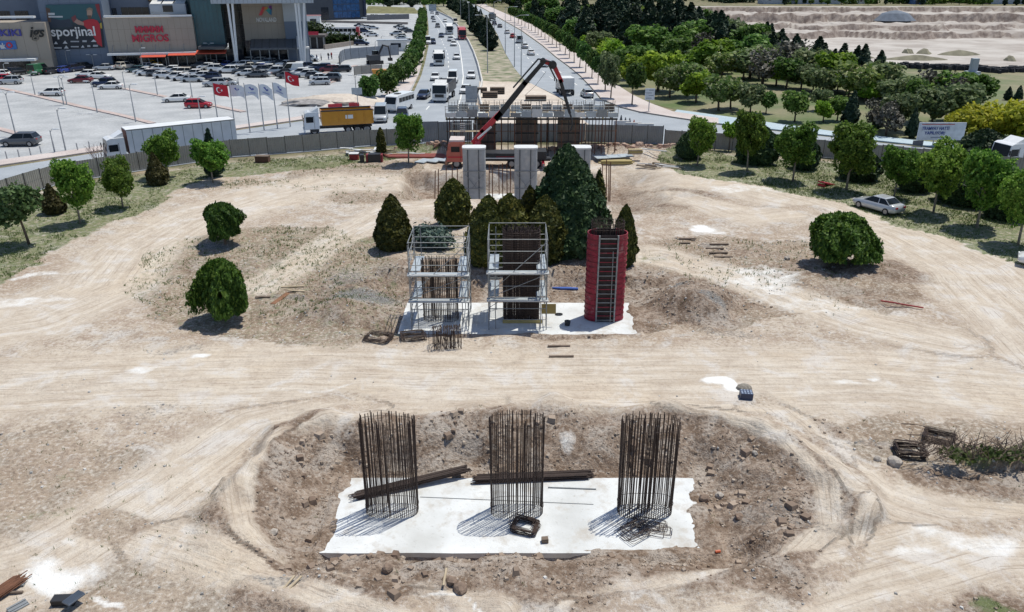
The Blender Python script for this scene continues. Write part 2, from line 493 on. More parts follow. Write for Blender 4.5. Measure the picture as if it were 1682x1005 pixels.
def ground_fields(x, y):
    n1 = fbm(x / 7.0, y / 7.0, 3, 4)
    n2 = fbm(x / 1.3, y / 1.3, 21, 4, .6)
    n3 = fbm(x / 0.5, y / 0.5, 41, 3, .6)
    wx = x + 2.2 * (fbm(x / 2.6, y / 2.6, 5, 3) - .5)
    wy = y + 2.2 * (fbm(x / 2.6, y / 2.6, 9, 3) - .5)
    site = sstep(0.0, 4.0, fence_y(x) - y - 0.6)
    # masks
    def mx(lst):
        m = np.zeros(x.shape)
        for (px, py, rx, ry, ro, wt) in lst:
            m = np.maximum(m, wt * _blob(wx, wy, px, py, rx, ry, ro))
        return m
    d1 = _boxd(wx, wy, SLAB1, 0.15)
    ang_back = sstep(27.5, 29.5, wy)
    ang_front = sstep(25.5, 24, wy)
    w1 = np.where(wx > 0, 4.6, 3.3) * (1 - ang_back) * (1 - ang_front) + 2.9 * ang_back + 3.0 * ang_front
    w1 = w1 * (0.62 + 0.95 * n1)
    g1 = 2.3 * (1 - ang_back) * (1 - ang_front) + 1.5 * ang_back + 1.3 * ang_front
    g1 = g1 * (.6 + .8 * n1) * np.where(wx > 0, 1.35, 1.0)
    p1 = 1 - sstep(0.1, g1 + .25, d1)
    d2 = _boxd(wx, wy, (SLAB2[0] - .2, SLAB2[1] + .1, SLAB2[2], SLAB2[3] + 3.2), 0.1)
    w2 = np.where(wy < 43.4, 1.2, 3.4 * (0.7 + .6 * n1))
    w2 = np.where(wy > 51.0, 0.3, w2)
    p2 = 1 - sstep(0.05, w2, d2)
    d3 = _boxd(wx, wy, (-9.6, 10.5, 74.5, 82.5), 0.0)
    w3 = np.where(wx > 10, 7.0, np.where(wx < -9, 2.2, 1.6))
    p3 = 1 - sstep(0.0, w3, d3)
    dig = np.maximum.reduce([mx(DIG), 0.95 * (1 - sstep(w1 * .75, w1 * 1.25, d1)), .85 * (1 - sstep(1.5, 4.2, d2)) * sstep(42.6, 43.6, wy), .8 * p3])
    grey, white = mx(GREY), mx(WHITE)
    grass = mx(GRASSB)
    for q in GRASS_POLY:
        grass = np.maximum(grass, _inpoly(wx + .6 * (n2 - .5), wy + 2.0 * (n1 - .5), q) * 1.0)
    rough = np.zeros(x.shape)
    for q, w, g in ISLES:
        k = _inpoly(wx + .7 * (n2 - .5), wy + .7 * (n2 - .5), q)
        rough = np.maximum(rough, k * w)
        grass = np.maximum(grass, k * g)
    # wheel tracks
    flow_s, flow_d, flow_w, second = np.zeros(x.shape), np.zeros(x.shape), np.zeros(x.shape), np.zeros(x.shape)
    for k, (pts, hw) in enumerate(_PW):
        bd, s, d = _polyd(x, y, pts)
        w = 1 - sstep(hw * .55, hw * 1.25, bd + 1.2 * (n1 - .5))
        kk = w > flow_w
        second = np.where(kk, flow_w, np.maximum(second, w))
        flow_s = np.where(kk, s + 60 * k, flow_s)
        flow_d = np.where(kk, d + 13 * k, flow_d)
        flow_w = np.where(kk, w, flow_w)
    flow_w = flow_w * sstep(-.05, .22, flow_w - second) * (1 - .8 * np.clip(p1 + p2 + p3, 0, 1)) * site
    rut = (vn(flow_d * 1.7, flow_s * .07, 77) * .5 + vn(flow_d * 4.3, flow_s * .13, 78) * .5 - .5) * (.35 + 1.1 * n1)
    z = site * (0.34 * (n1 - .5) * (1 - .6 * flow_w) + 0.10 * (n2 - .5) * (1 - .55 * flow_w) + .085 * rut * flow_w)
    z = z + site * np.clip(dig, 0, 1) * (.34 * (n2 - .5) + .17 * (n3 - .5))
    z = z + site * (.028 * (n3 - .5))
    # berms of spoil round the pits
    z = z + site * .66 * np.exp(-((d1 - g1 * 1.5 - .5) / 1.0) ** 2) * (.35 + 1.3 * fbm(x / 2.4, y / 2.4, 61, 3)) * (1 - .7 * ang_front)
    z = z + site * rough * (.16 * (n2 - .5) + .06 * (n3 - .5))
    dig = dig * (1 - .75 * flow_w)
    rough = rough * (1 - .85 * flow_w)
    z = z + site * (1.25 * _blob(wx, wy, 1110, 503, 3.2, 1.9, .3) + .75 * _blob(wx, wy, 590, 512, 2.6, 1.8, .3) + .35 * _blob(wx, wy, 1400, 450, 5, 2.2, 0) + .6 * _blob(wx, wy, 1040, 250, 9, 2.6, 0) * (.6 + n2) + .7 * _blob(wx, wy, 715, 248, 4, 1.6, 0) * (.6 + n2)
                    + .62 * _blob(x + .5 * (n2 - .5), y + .35 * (n2 - .5), 1655, 752, 2.6, 1.15, 0, .1) + .25 * _blob(wx, wy, 745, 925, 1.2, .5, 0) + .3 * _blob(wx, wy, 370, 392, 2.2, 1.4, 0) + .3 * _blob(wx, wy, 850, 400, 10, 4, 0))
    z = z + .55 * sstep(52.0, 52.22, y + .9 * (n2 - .5) + .5 * (n1 - .5)) * sstep(58, 54, y) * sstep(-10.5, -8.5, x) * sstep(6.5, 4.5, x)
    z = z * (1 - .85 * p1 * sstep(.9, .2, d1)) * (1 - .7 * p2) * (1 - .5 * p3)
    z = z - 1.0 * p1 - .56 * p2 - 1.85 * p3
    # keep the soil under the slabs
    for r in (SLAB1, SLAB2, SLAB3):
        dd = _boxd(x, y, r)
        z = np.where(dd < .25, np.minimum(z, r[4] - .05), z)
    # soil run over the right end and the corners of the front slab
    cov = np.maximum.reduce([sstep(6.5, 8.0, x + 1.6 * (n1 - .5) + 1.3 * (n2 - .5) - .28 * (y - 24.2)), sstep(24.75, 24.2, y + .5 * (n2 - .5)) * sstep(1.5, 4.0, x + 2 * (n1 - .5)), .9 * sstep(-7.0, -7.7, x + .8 * (n2 - .5))])
    z = np.where((_boxd(x, y, SLAB1) < .25) & (cov > .25), SLAB1[4] + .16 * (cov - .3) + .10 * (n3 - .5), z)
    cov2 = np.maximum(sstep(7.3, 8.2, x + 1.2 * (n2 - .5)), sstep(43.6, 43.1, y + .7 * (n2 - .5)) * sstep(.35, .6, n1))
    z = np.where((_boxd(x, y, SLAB2) < .25) & (cov2 > .3), SLAB2[4] + .12 * (cov2 - .35) + .05 * (n3 - .5), z)
    lip = _blob(x, y, 748, 905, .75, .5, 0, .4)
    z = z - .34 * sstep(.42, .05, np.abs(y - 24.0)) * sstep(-7.9, -7.3, x) * sstep(3.6, 2.4, x + .8 * (n2 - .5)) * (.5 + n2)
    z = z + .42 * lip * sstep(24.9, 24.2, y)
    z = np.where(site <= 0, -.06, z * site + (1 - site) * -.06)
    # the quarry
    yn = 188 + np.clip(95 - x, 0, 60) * 1.25 + 5 * (fbm(x / 25, y * 0, 31, 3) - .5)
    yf = 530 + 22 * (fbm(x / 70, y * 0, 32, 4) - .5) + 6 * (fbm(x / 14, y * 0, 33, 3) - .5)
    t = yf - y + 11 * (fbm(x / 16, y / 30, 36, 3) - .5) + 7 * (fbm(x / 4.5, y / 12, 37, 2) - .5)
    st = (.9 * sstep(0, 1.6, t) + 1.35 * sstep(24, 25.8, t + 14 * (vn(x / 40, y * 0, 3) - .5)) + .8 * sstep(47, 48.6, t + 18 * (vn(x / 31, y * 0, 4) - .5)) + .95 * sstep(68, 69.8, t + 20 * (vn(x / 27, y * 0, 5) - .5))) / 4
    near = sstep(0, 26, y - yn)
    lef = sstep(44, 66, x + 10 * (fbm(y / 40, x * 0, 34, 3) - .5))
    q = np.minimum(np.minimum(st, near), lef) * (y > 150) * (x > 30)
    rough_q = (fbm(x / 6, y / 6, 35, 4) - .5) * sstep(.02, .2, q)
    z = z - 14 * q + rough_q * (3.4 * sstep(1.0, .9, q) + .3)
    z = z + .9 * ((_blob(x, y, 1450, 95, 16, 3, 0) + _blob(x, y, 1390, 95, 10, 3) + _blob(x, y, 1580, 90, 14, 3) + _blob(x, y, 1500, 88, 6, 3)) > .3) * 0
    quarry = sstep(.0, .06, q) + .8 * sstep(500, 520, y) * (y < 545) * sstep(50, 70, x)
    dist_land = sstep(400, 520, y)
    return dict(z=z, dig=dig * site, grey=grey * site, white=white * site, rough=rough * site, grass=np.clip(grass, 0, 1.1) * site, fs=flow_s, fd=flow_d, fw=flow_w, quarry=np.clip(quarry, 0, 1), site=site)

def hgt(x, y):
    return float(ground_fields(np.array([float(x)]), np.array([float(y)]))['z'][0])

def at(px, py, it=3):
    """place on the real ground surface seen at a photo pixel"""
    z = 0.0
    for _ in range(it):
        p = G(px, py, z)
        z = hgt(p.x, p.y)
    p = G(px, py, z)
    return Vector((p.x, p.y, z))

def _axis(segs):
    out = []
    v = segs[0]
    out.append(v)
    for end, f in segs[1]:
        while v < end:
            v += f(v)
            out.append(v)
    return out
xs = [-a for a in _axis((20.0, [(3500, lambda v: .18 + .035 * (v - 20))]))[::-1]] + list(np.arange(-19.82, 19.9, .17)) + _axis((20.0, [(360, lambda v: .18 + .013 * (v - 20)), (3500, lambda v: 5 + .2 * (v - 360))]))
ys = _axis((6.0, [(17, lambda v: .5), (25, lambda v: .14), (120, lambda v: .0058 * v), (400, lambda v: .012 * v), (545, lambda v: 1.3), (6000, lambda v: 6 + .1 * (v - 545))]))
XX, YY = np.meshgrid(np.array(xs), np.array(ys))
nx, ny = len(xs), len(ys)
FLD = ground_fields(XX.ravel(), YY.ravel())
me = bpy.data.meshes.new('ground')
co = np.stack([XX.ravel(), YY.ravel(), FLD['z']], 1)
ii = (np.arange(ny - 1)[:, None] * nx + np.arange(nx - 1)[None, :]).ravel()
quads = np.stack([ii, ii + 1, ii + nx + 1, ii + nx], 1)
me.vertices.add(len(co))
me.vertices.foreach_set('co', co.astype(np.float32).ravel())
me.loops.add(quads.size)
me.loops.foreach_set('vertex_index', quads.astype(np.int32).ravel())
me.polygons.add(len(quads))
me.polygons.foreach_set('loop_start', (np.arange(len(quads)) * 4).astype(np.int32))
me.polygons.foreach_set('use_smooth', np.ones(len(quads), bool))
me.update()
me.validate()
for k in ('dig', 'rough', 'grey', 'white', 'grass', 'fs', 'fd', 'fw', 'quarry', 'site'):
    a = me.attributes.new(k, 'FLOAT', 'POINT')
    a.data.foreach_set('value', FLD[k].astype(np.float32))

def ground_material():
    m, nt, p = _nodes('bare_earth')
    N, L = nt.nodes.new, nt.links.new
    def attr(k):
        n = N('ShaderNodeAttribute')
        n.attribute_name = k
        return n.outputs['Fac']
    geo = N('ShaderNodeNewGeometry')
    pos = geo.outputs['Position']
    def noise(scale, det=4, vec=None, rough=.55, dist=0.0):
        n = N('ShaderNodeTexNoise')
        n.inputs['Scale'].default_value = scale
        n.inputs['Detail'].default_value = det
        n.inputs['Roughness'].default_value = rough
        n.inputs['Distortion'].default_value = dist
        L(vec or pos, n.inputs['Vector'])
        return n.outputs[0]
    def rng(v, a, b, c=0.0, d=1.0):
        n = N('ShaderNodeMapRange')
        for i, q in zip((1, 2, 3, 4), (a, b, c, d)):
            n.inputs[i].default_value = q
        L(v, n.inputs[0])
        return n.outputs[0]
    def mth(op, a, b):
        n = N('ShaderNodeMath')
        n.operation = op
        for i, q in enumerate((a, b)):
            if isinstance(q, (int, float)):
                n.inputs[i].default_value = q
            else:
                L(q, n.inputs[i])
        return n.outputs[0]
    def mix(f, a, b):
        n = N('ShaderNodeMix')
        n.data_type = 'RGBA'
        for i, q in ((0, f), (6, a), (7, b)):
            if isinstance(q, (tuple, list)):
                n.inputs[i].default_value = (*q, 1)
            elif isinstance(q, (int, float)):
                n.inputs[i].default_value = q
            else:
                L(q, n.inputs[i])
        return n.outputs[2]
    nb = noise(.16, 3)
    nm = noise(1.1, 5, rough=.66)
    nf = noise(5.0, 4, rough=.68)
    nff = noise(24.0, 2, rough=.7)
    # general dry soil
    c = mix(rng(nb, .38, .62), (.405, .32, .245), (.51, .435, .355))
    nk = noise(.42, 6, rough=.68, dist=.6)
    c = mix(mth('MULTIPLY', rng(nk, .52, .62), .8), c, (.525, .495, .465))
    c = mix(mth('MULTIPLY', rng(nk, .47, .38), .8), c, (.385, .30, .235))
    c = mix(mth('MULTIPLY', rng(nm, .52, .62), .7), c, (.345, .275, .22))
    c = mix(mth('MULTIPLY', rng(nm, .46, .36), .6), c, (.60, .545, .485))
    c = mix(mth('MULTIPLY', rng(nf, .54, .60), .65), c, (.26, .20, .16))
    c = mix(mth('MULTIPLY', rng(nf, .45, .36), .5), c, (.66, .62, .58))
    # tracks: streaks that run along the wheel paths
    cv = N('ShaderNodeCombineXYZ')
    L(mth('MULTIPLY', attr('fs'), .16), cv.inputs[0])
    L(mth('MULTIPLY', attr('fd'), 2.3), cv.inputs[1])
    ns = noise(1.0, 5, cv.outputs[0], .62, .25)
    cv2 = N('ShaderNodeCombineXYZ')
    L(mth('MULTIPLY', attr('fs'), .35), cv2.inputs[0])
    L(mth('MULTIPLY', attr('fd'), 9.0), cv2.inputs[1])
    ns2 = noise(1.0, 4, cv2.outputs[0], .6, .2)
    tr = mix(rng(ns, .38, .60), (.52, .44, .355), (.645, .575, .49))
    tr = mix(mth('MULTIPLY', rng(nb, .5, .68), .45), tr, (.61, .50, .375))
    tr = mix(mth('MULTIPLY', rng(nk, .52, .62), .6), tr, (.63, .60, .575))
    tr = mix(mth('MULTIPLY', rng(ns2, .56, .62), .6), tr, (.33, .26, .205))
    tr = mix(mth('MULTIPLY', rng(nm, .53, .64), .35), tr, (.42, .34, .275))
    tr = mix(mth('MULTIPLY', rng(nf, .56, .64), .25), tr, (.32, .25, .20))
    c = mix(mth('MULTIPLY', attr('fw'), mth('ADD', .62, mth('MULTIPLY', rng(nk, .35, .6), .38))), c, tr)
    # rough ground left between the tracks
    rg = mix(rng(nm, .42, .58), (.27, .20, .145), (.39, .315, .245))
    rg = mix(mth('MULTIPLY', rng(nk, .50, .58), .75), rg, (.35, .30, .245))
    rg = mix(mth('MULTIPLY', rng(nf, .52, .58), .7), rg, (.20, .155, .115))
    rg = mix(mth('MULTIPLY', rng(nf, .45, .40), .7), rg, (.54, .49, .43))
    c = mix(rng(mth('ADD', attr('rough'), mth('MULTIPLY', mth('SUBTRACT', nk, .5), 1.2)), .2, .75), c, rg)
    # dug soil
    dg = mix(rng(nm, .40, .60), (.205, .145, .105), (.375, .295, .235))
    dg = mix(mth('MULTIPLY', rng(nk, .50, .60), .8), dg, (.45, .395, .345))
    dg = mix(mth('MULTIPLY', rng(nf, .52, .62), .75), dg, (.135, .095, .07))
    dg = mix(mth('MULTIPLY', rng(nf, .45, .36), .65), dg, (.48, .42, .365))
    em = noise(.9, 5, rough=.65)
    c = mix(rng(mth('ADD', mth('MULTIPLY', attr('dig'), 1.25), mth('MULTIPLY', mth('SUBTRACT', em, .5), 1.1)), .32, .8), c, dg)
    # gravel
    vo = N('ShaderNodeTexVoronoi')
    vo.inputs['Scale'].default_value = 11
    L(pos, vo.inputs['Vector'])
    gr = mix(rng(vo.outputs['Distance'], .0, .6), (.42, .41, .40), (.16, .155, .15))
    c = mix(rng(mth('ADD', attr('grey'), mth('MULTIPLY', mth('SUBTRACT', nf, .5), 1.3)), .35, .85), c, gr)
    # lime and cement dust
    c = mix(rng(mth('ADD', attr('white'), mth('MULTIPLY', mth('SUBTRACT', nm, .5), 1.7)), .35, 1.0), c, (.80, .795, .78))
    # grass and weeds
    gg = mix(rng(nf, .42, .58), (.055, .09, .028), (.20, .215, .12))
    gg = mix(rng(nm, .36, .66), gg, (.11, .155, .05))
    gm = noise(2.2, 6, rough=.75)
    gmask = rng(mth('ADD', mth('MULTIPLY', attr('grass'), 1.08), mth('MULTIPLY', mth('SUBTRACT', gm, .5), 2.4)), .55, 1.15)
    c = mix(mth('MULTIPLY', gmask, .85), c, gg)
    # small dark stones and crumbs
    cr = mth('SUBTRACT', 1.0, mth('MULTIPLY', attr('fw'), .7))
    c = mix(mth('MULTIPLY', mth('MULTIPLY', rng(nff, .60, .70), .6), cr), c, (.17, .13, .10))
    c = mix(mth('MULTIPLY', mth('MULTIPLY', rng(nff, .38, .28), .45), cr), c, (.70, .66, .61))
    # land outside the site
    land = mix(rng(noise(.05, 5), .35, .65), (.20, .18, .115), (.11, .125, .06))
    land = mix(rng(noise(.35, 5), .48, .72), land, (.38, .30, .22))
    qn = N('ShaderNodeMapping')
    qn.inputs['Scale'].default_value = (.4, .06, .3)
    L(pos, qn.inputs[0])
    rock = mix(rng(noise(1.0, 6, qn.outputs[0], .65), .38, .62), (.165, .13, .115), (.32, .27, .24))
    sx = N('ShaderNodeSeparateXYZ')
    L(geo.outputs['Normal'], sx.inputs[0])
    rock = mix(rng(sx.outputs['Z'], .86, .985), rock, mix(rng(noise(.05, 5, rough=.6), .4, .62), (.49, .455, .42), (.35, .31, .28)))  # steep walls get darker rock than benches, partly wall shade put into the colour
    land = mix(attr('quarry'), land, rock)
    c = mix(attr('site'), land, c)
    L(c, p.inputs['Base Color'])
    p.inputs['Roughness'].default_value = .95
    p.inputs['Specular IOR Level'].default_value = .1
    hh = mth('ADD', mth('MULTIPLY', nf, .7), mth('MULTIPLY', nff, .35))
    hh = mth('ADD', hh, mth('MULTIPLY', mth('MULTIPLY', ns, attr('fw')), 1.2))
    hh = mth('ADD', hh, mth('MULTIPLY', mth('MULTIPLY', nf, attr('dig')), 1.2))
    bp = N('ShaderNodeBump')
    bp.inputs['Strength'].default_value = 1.0
    bp.inputs['Distance'].default_value = .09
    L(hh, bp.inputs['Height'])
    L(bp.outputs[0], p.inputs['Normal'])
    return m
GROUND = obj('ground', me, ground_material(), kind='structure')

# ================================================================== roads, pavements, car park
def roadmat(name, c1, c2, scale=.25, fine=6.0):
    m, nt, p = _nodes(name)
    N, L = nt.nodes.new, nt.links.new
    geo = N('ShaderNodeNewGeometry')
    a, b = N('ShaderNodeTexNoise'), N('ShaderNodeTexNoise')
    a.inputs['Scale'].default_value, b.inputs['Scale'].default_value = scale, fine
    a.inputs['Detail'].default_value = b.inputs['Detail'].default_value = 5
    for n in (a, b):
        L(geo.outputs['Position'], n.inputs['Vector'])
    r = N('ShaderNodeMapRange')
    r.inputs[1].default_value, r.inputs[2].default_value = .35, .65
    L(a.outputs[0], r.inputs[0])
    mx = N('ShaderNodeMix')
    mx.data_type = 'RGBA'
    mx.inputs[6].default_value, mx.inputs[7].default_value = (*c1, 1), (*c2, 1)
    L(r.outputs[0], mx.inputs[0])
    m2 = N('ShaderNodeMix')
    m2.data_type = 'RGBA'
    m2.blend_type = 'OVERLAY'
    m2.inputs[0].default_value = .35
    L(mx.outputs[2], m2.inputs[6])
    L(b.outputs[0], m2.inputs[7])
    L(m2.outputs[2], p.inputs['Base Color'])
    p.inputs['Roughness'].default_value = .85
    MATS[name] = m
    return m
ASPH = roadmat('weathered_asphalt', (.285, .31, .34), (.345, .37, .40))
CONC = roadmat('pale_concrete_pavers', (.325, .335, .345), (.43, .437, .445), .22, 3.0)
PAVE = roadmat('pinkish_pavers', (.47, .40, .375), (.56, .50, .475), .2)
KERB = roadmat('kerb_stone', (.52, .50, .47), (.62, .6, .57), .5)
BLUE = roadmat('blue_cycle_lane', (.36, .45, .50), (.42, .50, .55), .3)
LINE = roadmat('road_paint', (.66, .66, .64), (.74, .74, .72), 1.0)
BRICKRED = roadmat('red_kerb_pavers', (.40, .315, .29), (.50, .41, .38), .6)
MEDSOIL = roadmat('median_soil', (.115, .14, .06), (.40, .34, .265), .45, 4.0)
SANDY = roadmat('sandy_fill', (.50, .42, .345), (.60, .53, .46), .15, 2.0)
PARKG = roadmat('park_grass', (.085, .125, .035), (.22, .195, .115), .1, 2.0)

def gpoly(px, z=0):
    return [G(x, y) for x, y in px]
def sheet(name, px, m, z):
    return obj(name, MB().sheet(gpoly(px), z), m, kind='structure')
def slabp(name, px, m, z0, z1):
    return obj(name, MB().prism(gpoly(px), z0, z1), m, kind='structure')

R1L = [(696, 2), (700, 12), (702, 22), (704, 45), (704, 75), (699, 99), (692, 124), (680, 150), (645, 173), (600, 186), (500, 198), (395, 213), (190, 246), (0, 276), (-300, 330), (-700, 430)]
R1R = [(-700, 540), (-300, 437), (0, 334), (100, 301), (227, 281), (374, 259), (495, 250), (594, 241), (690, 236), (787, 232), (800, 200), (787, 160), (792, 137), (787, 115), (785, 107), (778, 87), (770, 70), (757, 50), (742, 31), (717, 19), (706, 11), (700, 2)]
sheet('carriageway', R1L + R1R, ASPH, 0.0)
R2L = [(760, 2), (774, 12), (800, 27), (817, 56), (830, 87), (845, 112), (862, 132), (900, 150), (925, 163), (940, 178), (965, 205), (1000, 233)]
R2R = [(1088, 237), (1265, 251), (1480, 269), (1682, 289), (2000, 325), (2400, 380), (2400, 320), (2000, 285), (1682, 259), (1480, 238), (1300, 218), (1180, 205), (1100, 193), (1050, 185), (1018, 177), (987, 164), (970, 144), (952, 125), (935, 111), (912, 94), (890, 75), (855, 50), (823, 32), (800, 18), (770, 2)]
sheet('carriageway', R2L + R2R, ASPH, 0.0)
# pavement and grass on the outer sides
SWK = [(2400, 319), (2000, 284), (1682, 258), (1480, 237), (1300, 217), (1180, 204), (1100, 192), (1050, 184), (1019, 176), (988, 163), (971, 143.5), (953, 124.5), (936, 110.5), (913, 93.5), (891, 74.5), (856, 49.5), (824, 31.5), (801, 17.5), (771, 1.5)]
SWK_O = [(783, 1.5), (818, 17), (846, 29), (876, 41), (912, 67), (940, 84), (970, 103), (1010, 138), (1040, 157), (1070, 171), (1105, 184)]
slabp('pavement', SWK[5:] + SWK_O + [(1180, 195)], PAVE, -.05, .13)
BL = [(1105, 184), (1210, 200), (1360, 222), (1500, 238), (1682, 257), (2000, 283), (2400, 318), (2400, 311), (2000, 277), (1682, 250.5), (1500, 231), (1360, 215.5), (1210, 194.5), (1112, 181)]
slabp('cycle_path', [(1100, 191), (1180, 203.5), (1300, 216.5), (1480, 236), (1682, 257), (2000, 283)] + BL[6:], BLUE, -.05, .12)
PK = [(1072, 170), (1112, 180.6), (1210, 194), (1360, 215), (1500, 230.6), (1682, 250), (2000, 276.6), (2400, 310), (2400, 180), (1800, 118), (1480, 112), (1250, 92), (1100, 50), (1000, 34), (900, 22), (850, 14), (840, 28), (878, 41), (914, 66.5), (942, 83.5), (972, 102.5), (1012, 137.5), (1042, 156.5)]
sheet('park_lawn', PK, PARKG, -.03)
# median
MED = [(720, 14), (742, 30), (757.5, 49), (771, 69), (779, 86), (786, 106), (788, 115), (793, 137), (790, 150), (850, 150), (860, 131), (844, 112), (829, 87), (816, 56), (799, 27), (773, 12), (758, 2), (712, 2)]
slabp('median', MED, MEDSOIL, -.05, .14)
sheet('embankment_fill', [(788, 134), (872, 138), (915, 160), (945, 180), (960, 200), (1000, 232), (790, 232), (780, 190)], SANDY, .16)
for side in ([(717, 19), (742, 31), (757, 50), (770, 70), (778, 87), (785, 107), (787, 115), (792, 137), (787, 160), (793, 185)],):
    b = MB()
    w = [G(x, y) for x, y in side]
    for p, q in zip(w[:-1], w[1:]):
        d = (q - p).normalized()
        n = Vector((d.y, -d.x, 0))
        b.add([p - n * .25 + Vector((0, 0, -.05)), q - n * .25 + Vector((0, 0, -.05)), q + n * .25 + Vector((0, 0, -.05)), p + n * .25 + Vector((0, 0, -.05)),
               p - n * .12 + Vector((0, 0, .75)), q - n * .12 + Vector((0, 0, .75)), q + n * .12 + Vector((0, 0, .75)), p + n * .12 + Vector((0, 0, .75))],
              [(0, 1, 5, 4), (2, 3, 7, 6), (4, 5, 6, 7), (1, 2, 6, 5), (3, 0, 4, 7)])
    tag(obj('concrete_barrier', b, KERB), 'long pale concrete barrier along the median kerb of the left carriageway', 'barrier')
# lane lines
def dashes(name, px, w, dash, gap, z=.012):
    pts = [G(x, y) for x, y in px]
    b = MB()
    acc = 0.0
    for p, q in zip(pts[:-1], pts[1:]):
        ln = (q - p).length
        d = (q - p) / ln
        n = Vector((-d.y, d.x, 0)) * w / 2
        t = 0.0
        while t < ln:
            if gap == 0:
                e = ln
            else:
                ph = (acc + t) % (dash + gap)
                if ph >= dash:
                    t += dash + gap - ph
                    continue
                e = min(ln, t + dash - ph)
            a, c = p + d * t, p + d * e
            b.add([a - n, c - n, c + n, a + n], [(0, 1, 2, 3)])
            t = e + 1e-3
        acc += ln
    for i, v in enumerate(b.v):
        b.v[i] = (v[0], v[1], z)
    o = obj(name, b, LINE, kind='structure')
    return o
dashes('lane_marking', [(708, 15), (722, 31), (735, 50), (748, 62), (755, 75), (759, 105), (761, 125), (757, 160), (748, 190)], .22, 1, 0)
dashes('lane_marking', [(705, 16), (712, 31), (720, 50), (727, 70), (735, 87), (737, 105), (736, 125), (726, 150), (700, 180)], .2, 4, 6)
dashes('lane_marking', [(786, 16), (812, 32), (836, 56), (858, 87), (885, 112), (915, 135), (945, 155), (990, 180)], .2, 4, 6)
dashes('lane_marking', [(795, 16), (822, 34), (852, 58), (880, 87), (912, 112), (948, 140), (975, 165)], .2, 4, 6)
dashes('lane_marking', [(-100, 340), (0, 303), (190, 263), (395, 231), (600, 208), (690, 195)], .2, 4, 5)
# car park
LOT = [(-900, 400), (-300, 324), (0, 272), (190, 243), (395, 210), (500, 195.5), (600, 184), (640, 172), (676, 148), (688, 122), (695, 98), (699, 75), (700, 45), (698, 22), (694, 8), (690, 2), (300, 2), (-2500, 60)]
sheet('car_park', LOT, CONC, -.004)
# pink pavement beside the service road and the tree row
slabp('pavement', [(697, 40), (700, 74), (694, 99), (687, 123), (673, 149), (637, 171), (600, 178), (610, 165), (640, 150), (660, 128), (672, 105), (680, 85), (686, 60), (690, 35)], PAVE, -.05, .12)
slabp('pavement', [(637, 172.5), (600, 184.5), (500, 196.5), (395, 211), (192, 244), (0, 272.5), (-200, 308), (-200, 296), (0, 264), (192, 237), (395, 206), (500, 191), (600, 180)], PAVE, -.05, .12)
for k, q in enumerate(([(-60, 133), (0, 145), (60, 158), (130, 175), (200, 190), (250, 203)], [(205, 146), (240, 153), (280, 161)], [(348, 173), (385, 181), (400, 184)], [(-20, 207), (25, 219), (45, 226)], [(525, 122), (560, 113), (585, 108)], [(532, 139), (556, 132)])):
    w = [G(*p) for p in q]
    b = MB()
    for p, r in zip(w[:-1], w[1:]):
        d = (r - p).normalized()
        n = Vector((-d.y, d.x, 0)) * .5
        b.prism([p - n, r + d * .02 - n, r + d * .02 + n, p + n], -.05, .14)
    obj('kerb_island', b, BRICKRED, kind='structure')
# pale bay lines
bl = MB()
for (x0, y0, x1, y1, n) in ((60, 185, 330, 225, 12), (20, 165, 190, 205, 8), (250, 160, 420, 195, 9)):
    for i in range(n):
        p = G(x0 + (x1 - x0) * i / n, y0 + (y1 - y0) * i / n)
        q = p + Vector((3.4, 3.4, 0))
        d = (q - p).normalized()
        nn = Vector((-d.y, d.x, 0)) * .05
        bl.add([(p - nn)[:2] + (.01,), (q - nn)[:2] + (.01,), (q + nn)[:2] + (.01,), (p + nn)[:2] + (.01,)], [(0, 1, 2, 3)])
obj('bay_marking', bl, LINE, kind='structure')
# ================================================================== construction site
CONCRETE = mat('fresh_concrete', (.70, .715, .725), .8, vary=.07, scale=.55, bump=.3, bscale=6, col2=(.52, .525, .515))
def _stain(m, col, scale, lo, hi, amt):
    nt = m.node_tree
    p = nt.nodes['Principled BSDF']
    src = p.inputs['Base Color'].links[0].from_socket
    g, n, r, x = nt.nodes.new('ShaderNodeNewGeometry'), nt.nodes.new('ShaderNodeTexNoise'), nt.nodes.new('ShaderNodeMapRange'), nt.nodes.new('ShaderNodeMix')
    n.inputs['Scale'].default_value, n.inputs['Detail'].default_value, n.inputs['Roughness'].default_value = scale, 6, .7
    for i, q in zip((1, 2, 3, 4), (lo, hi, 0, amt)):
        r.inputs[i].default_value = q
    x.data_type = 'RGBA'
    x.inputs[7].default_value = (*col, 1)
    L = nt.links.new
    L(g.outputs['Position'], n.inputs['Vector'])
    L(n.outputs[0], r.inputs[0])
    L(r.outputs[0], x.inputs[0])
    L(src, x.inputs[6])
    L(x.outputs[2], p.inputs['Base Color'])
_stain(CONCRETE, (.42, .37, .31), .9, .52, .66, .6)
_stain(CONCRETE, (.36, .35, .33), 4.5, .58, .66, .45)
REBAR = mat('dark_rebar_steel', (.07, .044, .035), .7, vary=.2, scale=3)
RUST = mat('rusty_steel', (.20, .085, .045), .8, vary=.2, scale=4)
GALV = mat('galvanised_steel', (.30, .315, .325), .55, .3, vary=.12, scale=3)
PLATE = mat('grey_steel_deck', (.47, .52, .56), .5, .2, vary=.1, scale=2)
WOOD = mat('pale_timber', (.52, .42, .29), .85, vary=.15, scale=2, streak=(1, 8, 8))
WOODY = mat('yellow_shuttering_timber', (.50, .40, .16), .8, vary=.15, scale=2, streak=(1, 8, 8))
OLDWOOD = mat('grey_weathered_timber', (.20, .15, .115), .9, vary=.2, scale=2, streak=(1, 8, 8))
REDFORM = mat('crimson_painted_steel', (.34, .014, .04), .62, .0, vary=.2, scale=5)
DARKRED = mat('dark_red_steel', (.22, .02, .03), .6, vary=.15, scale=3)
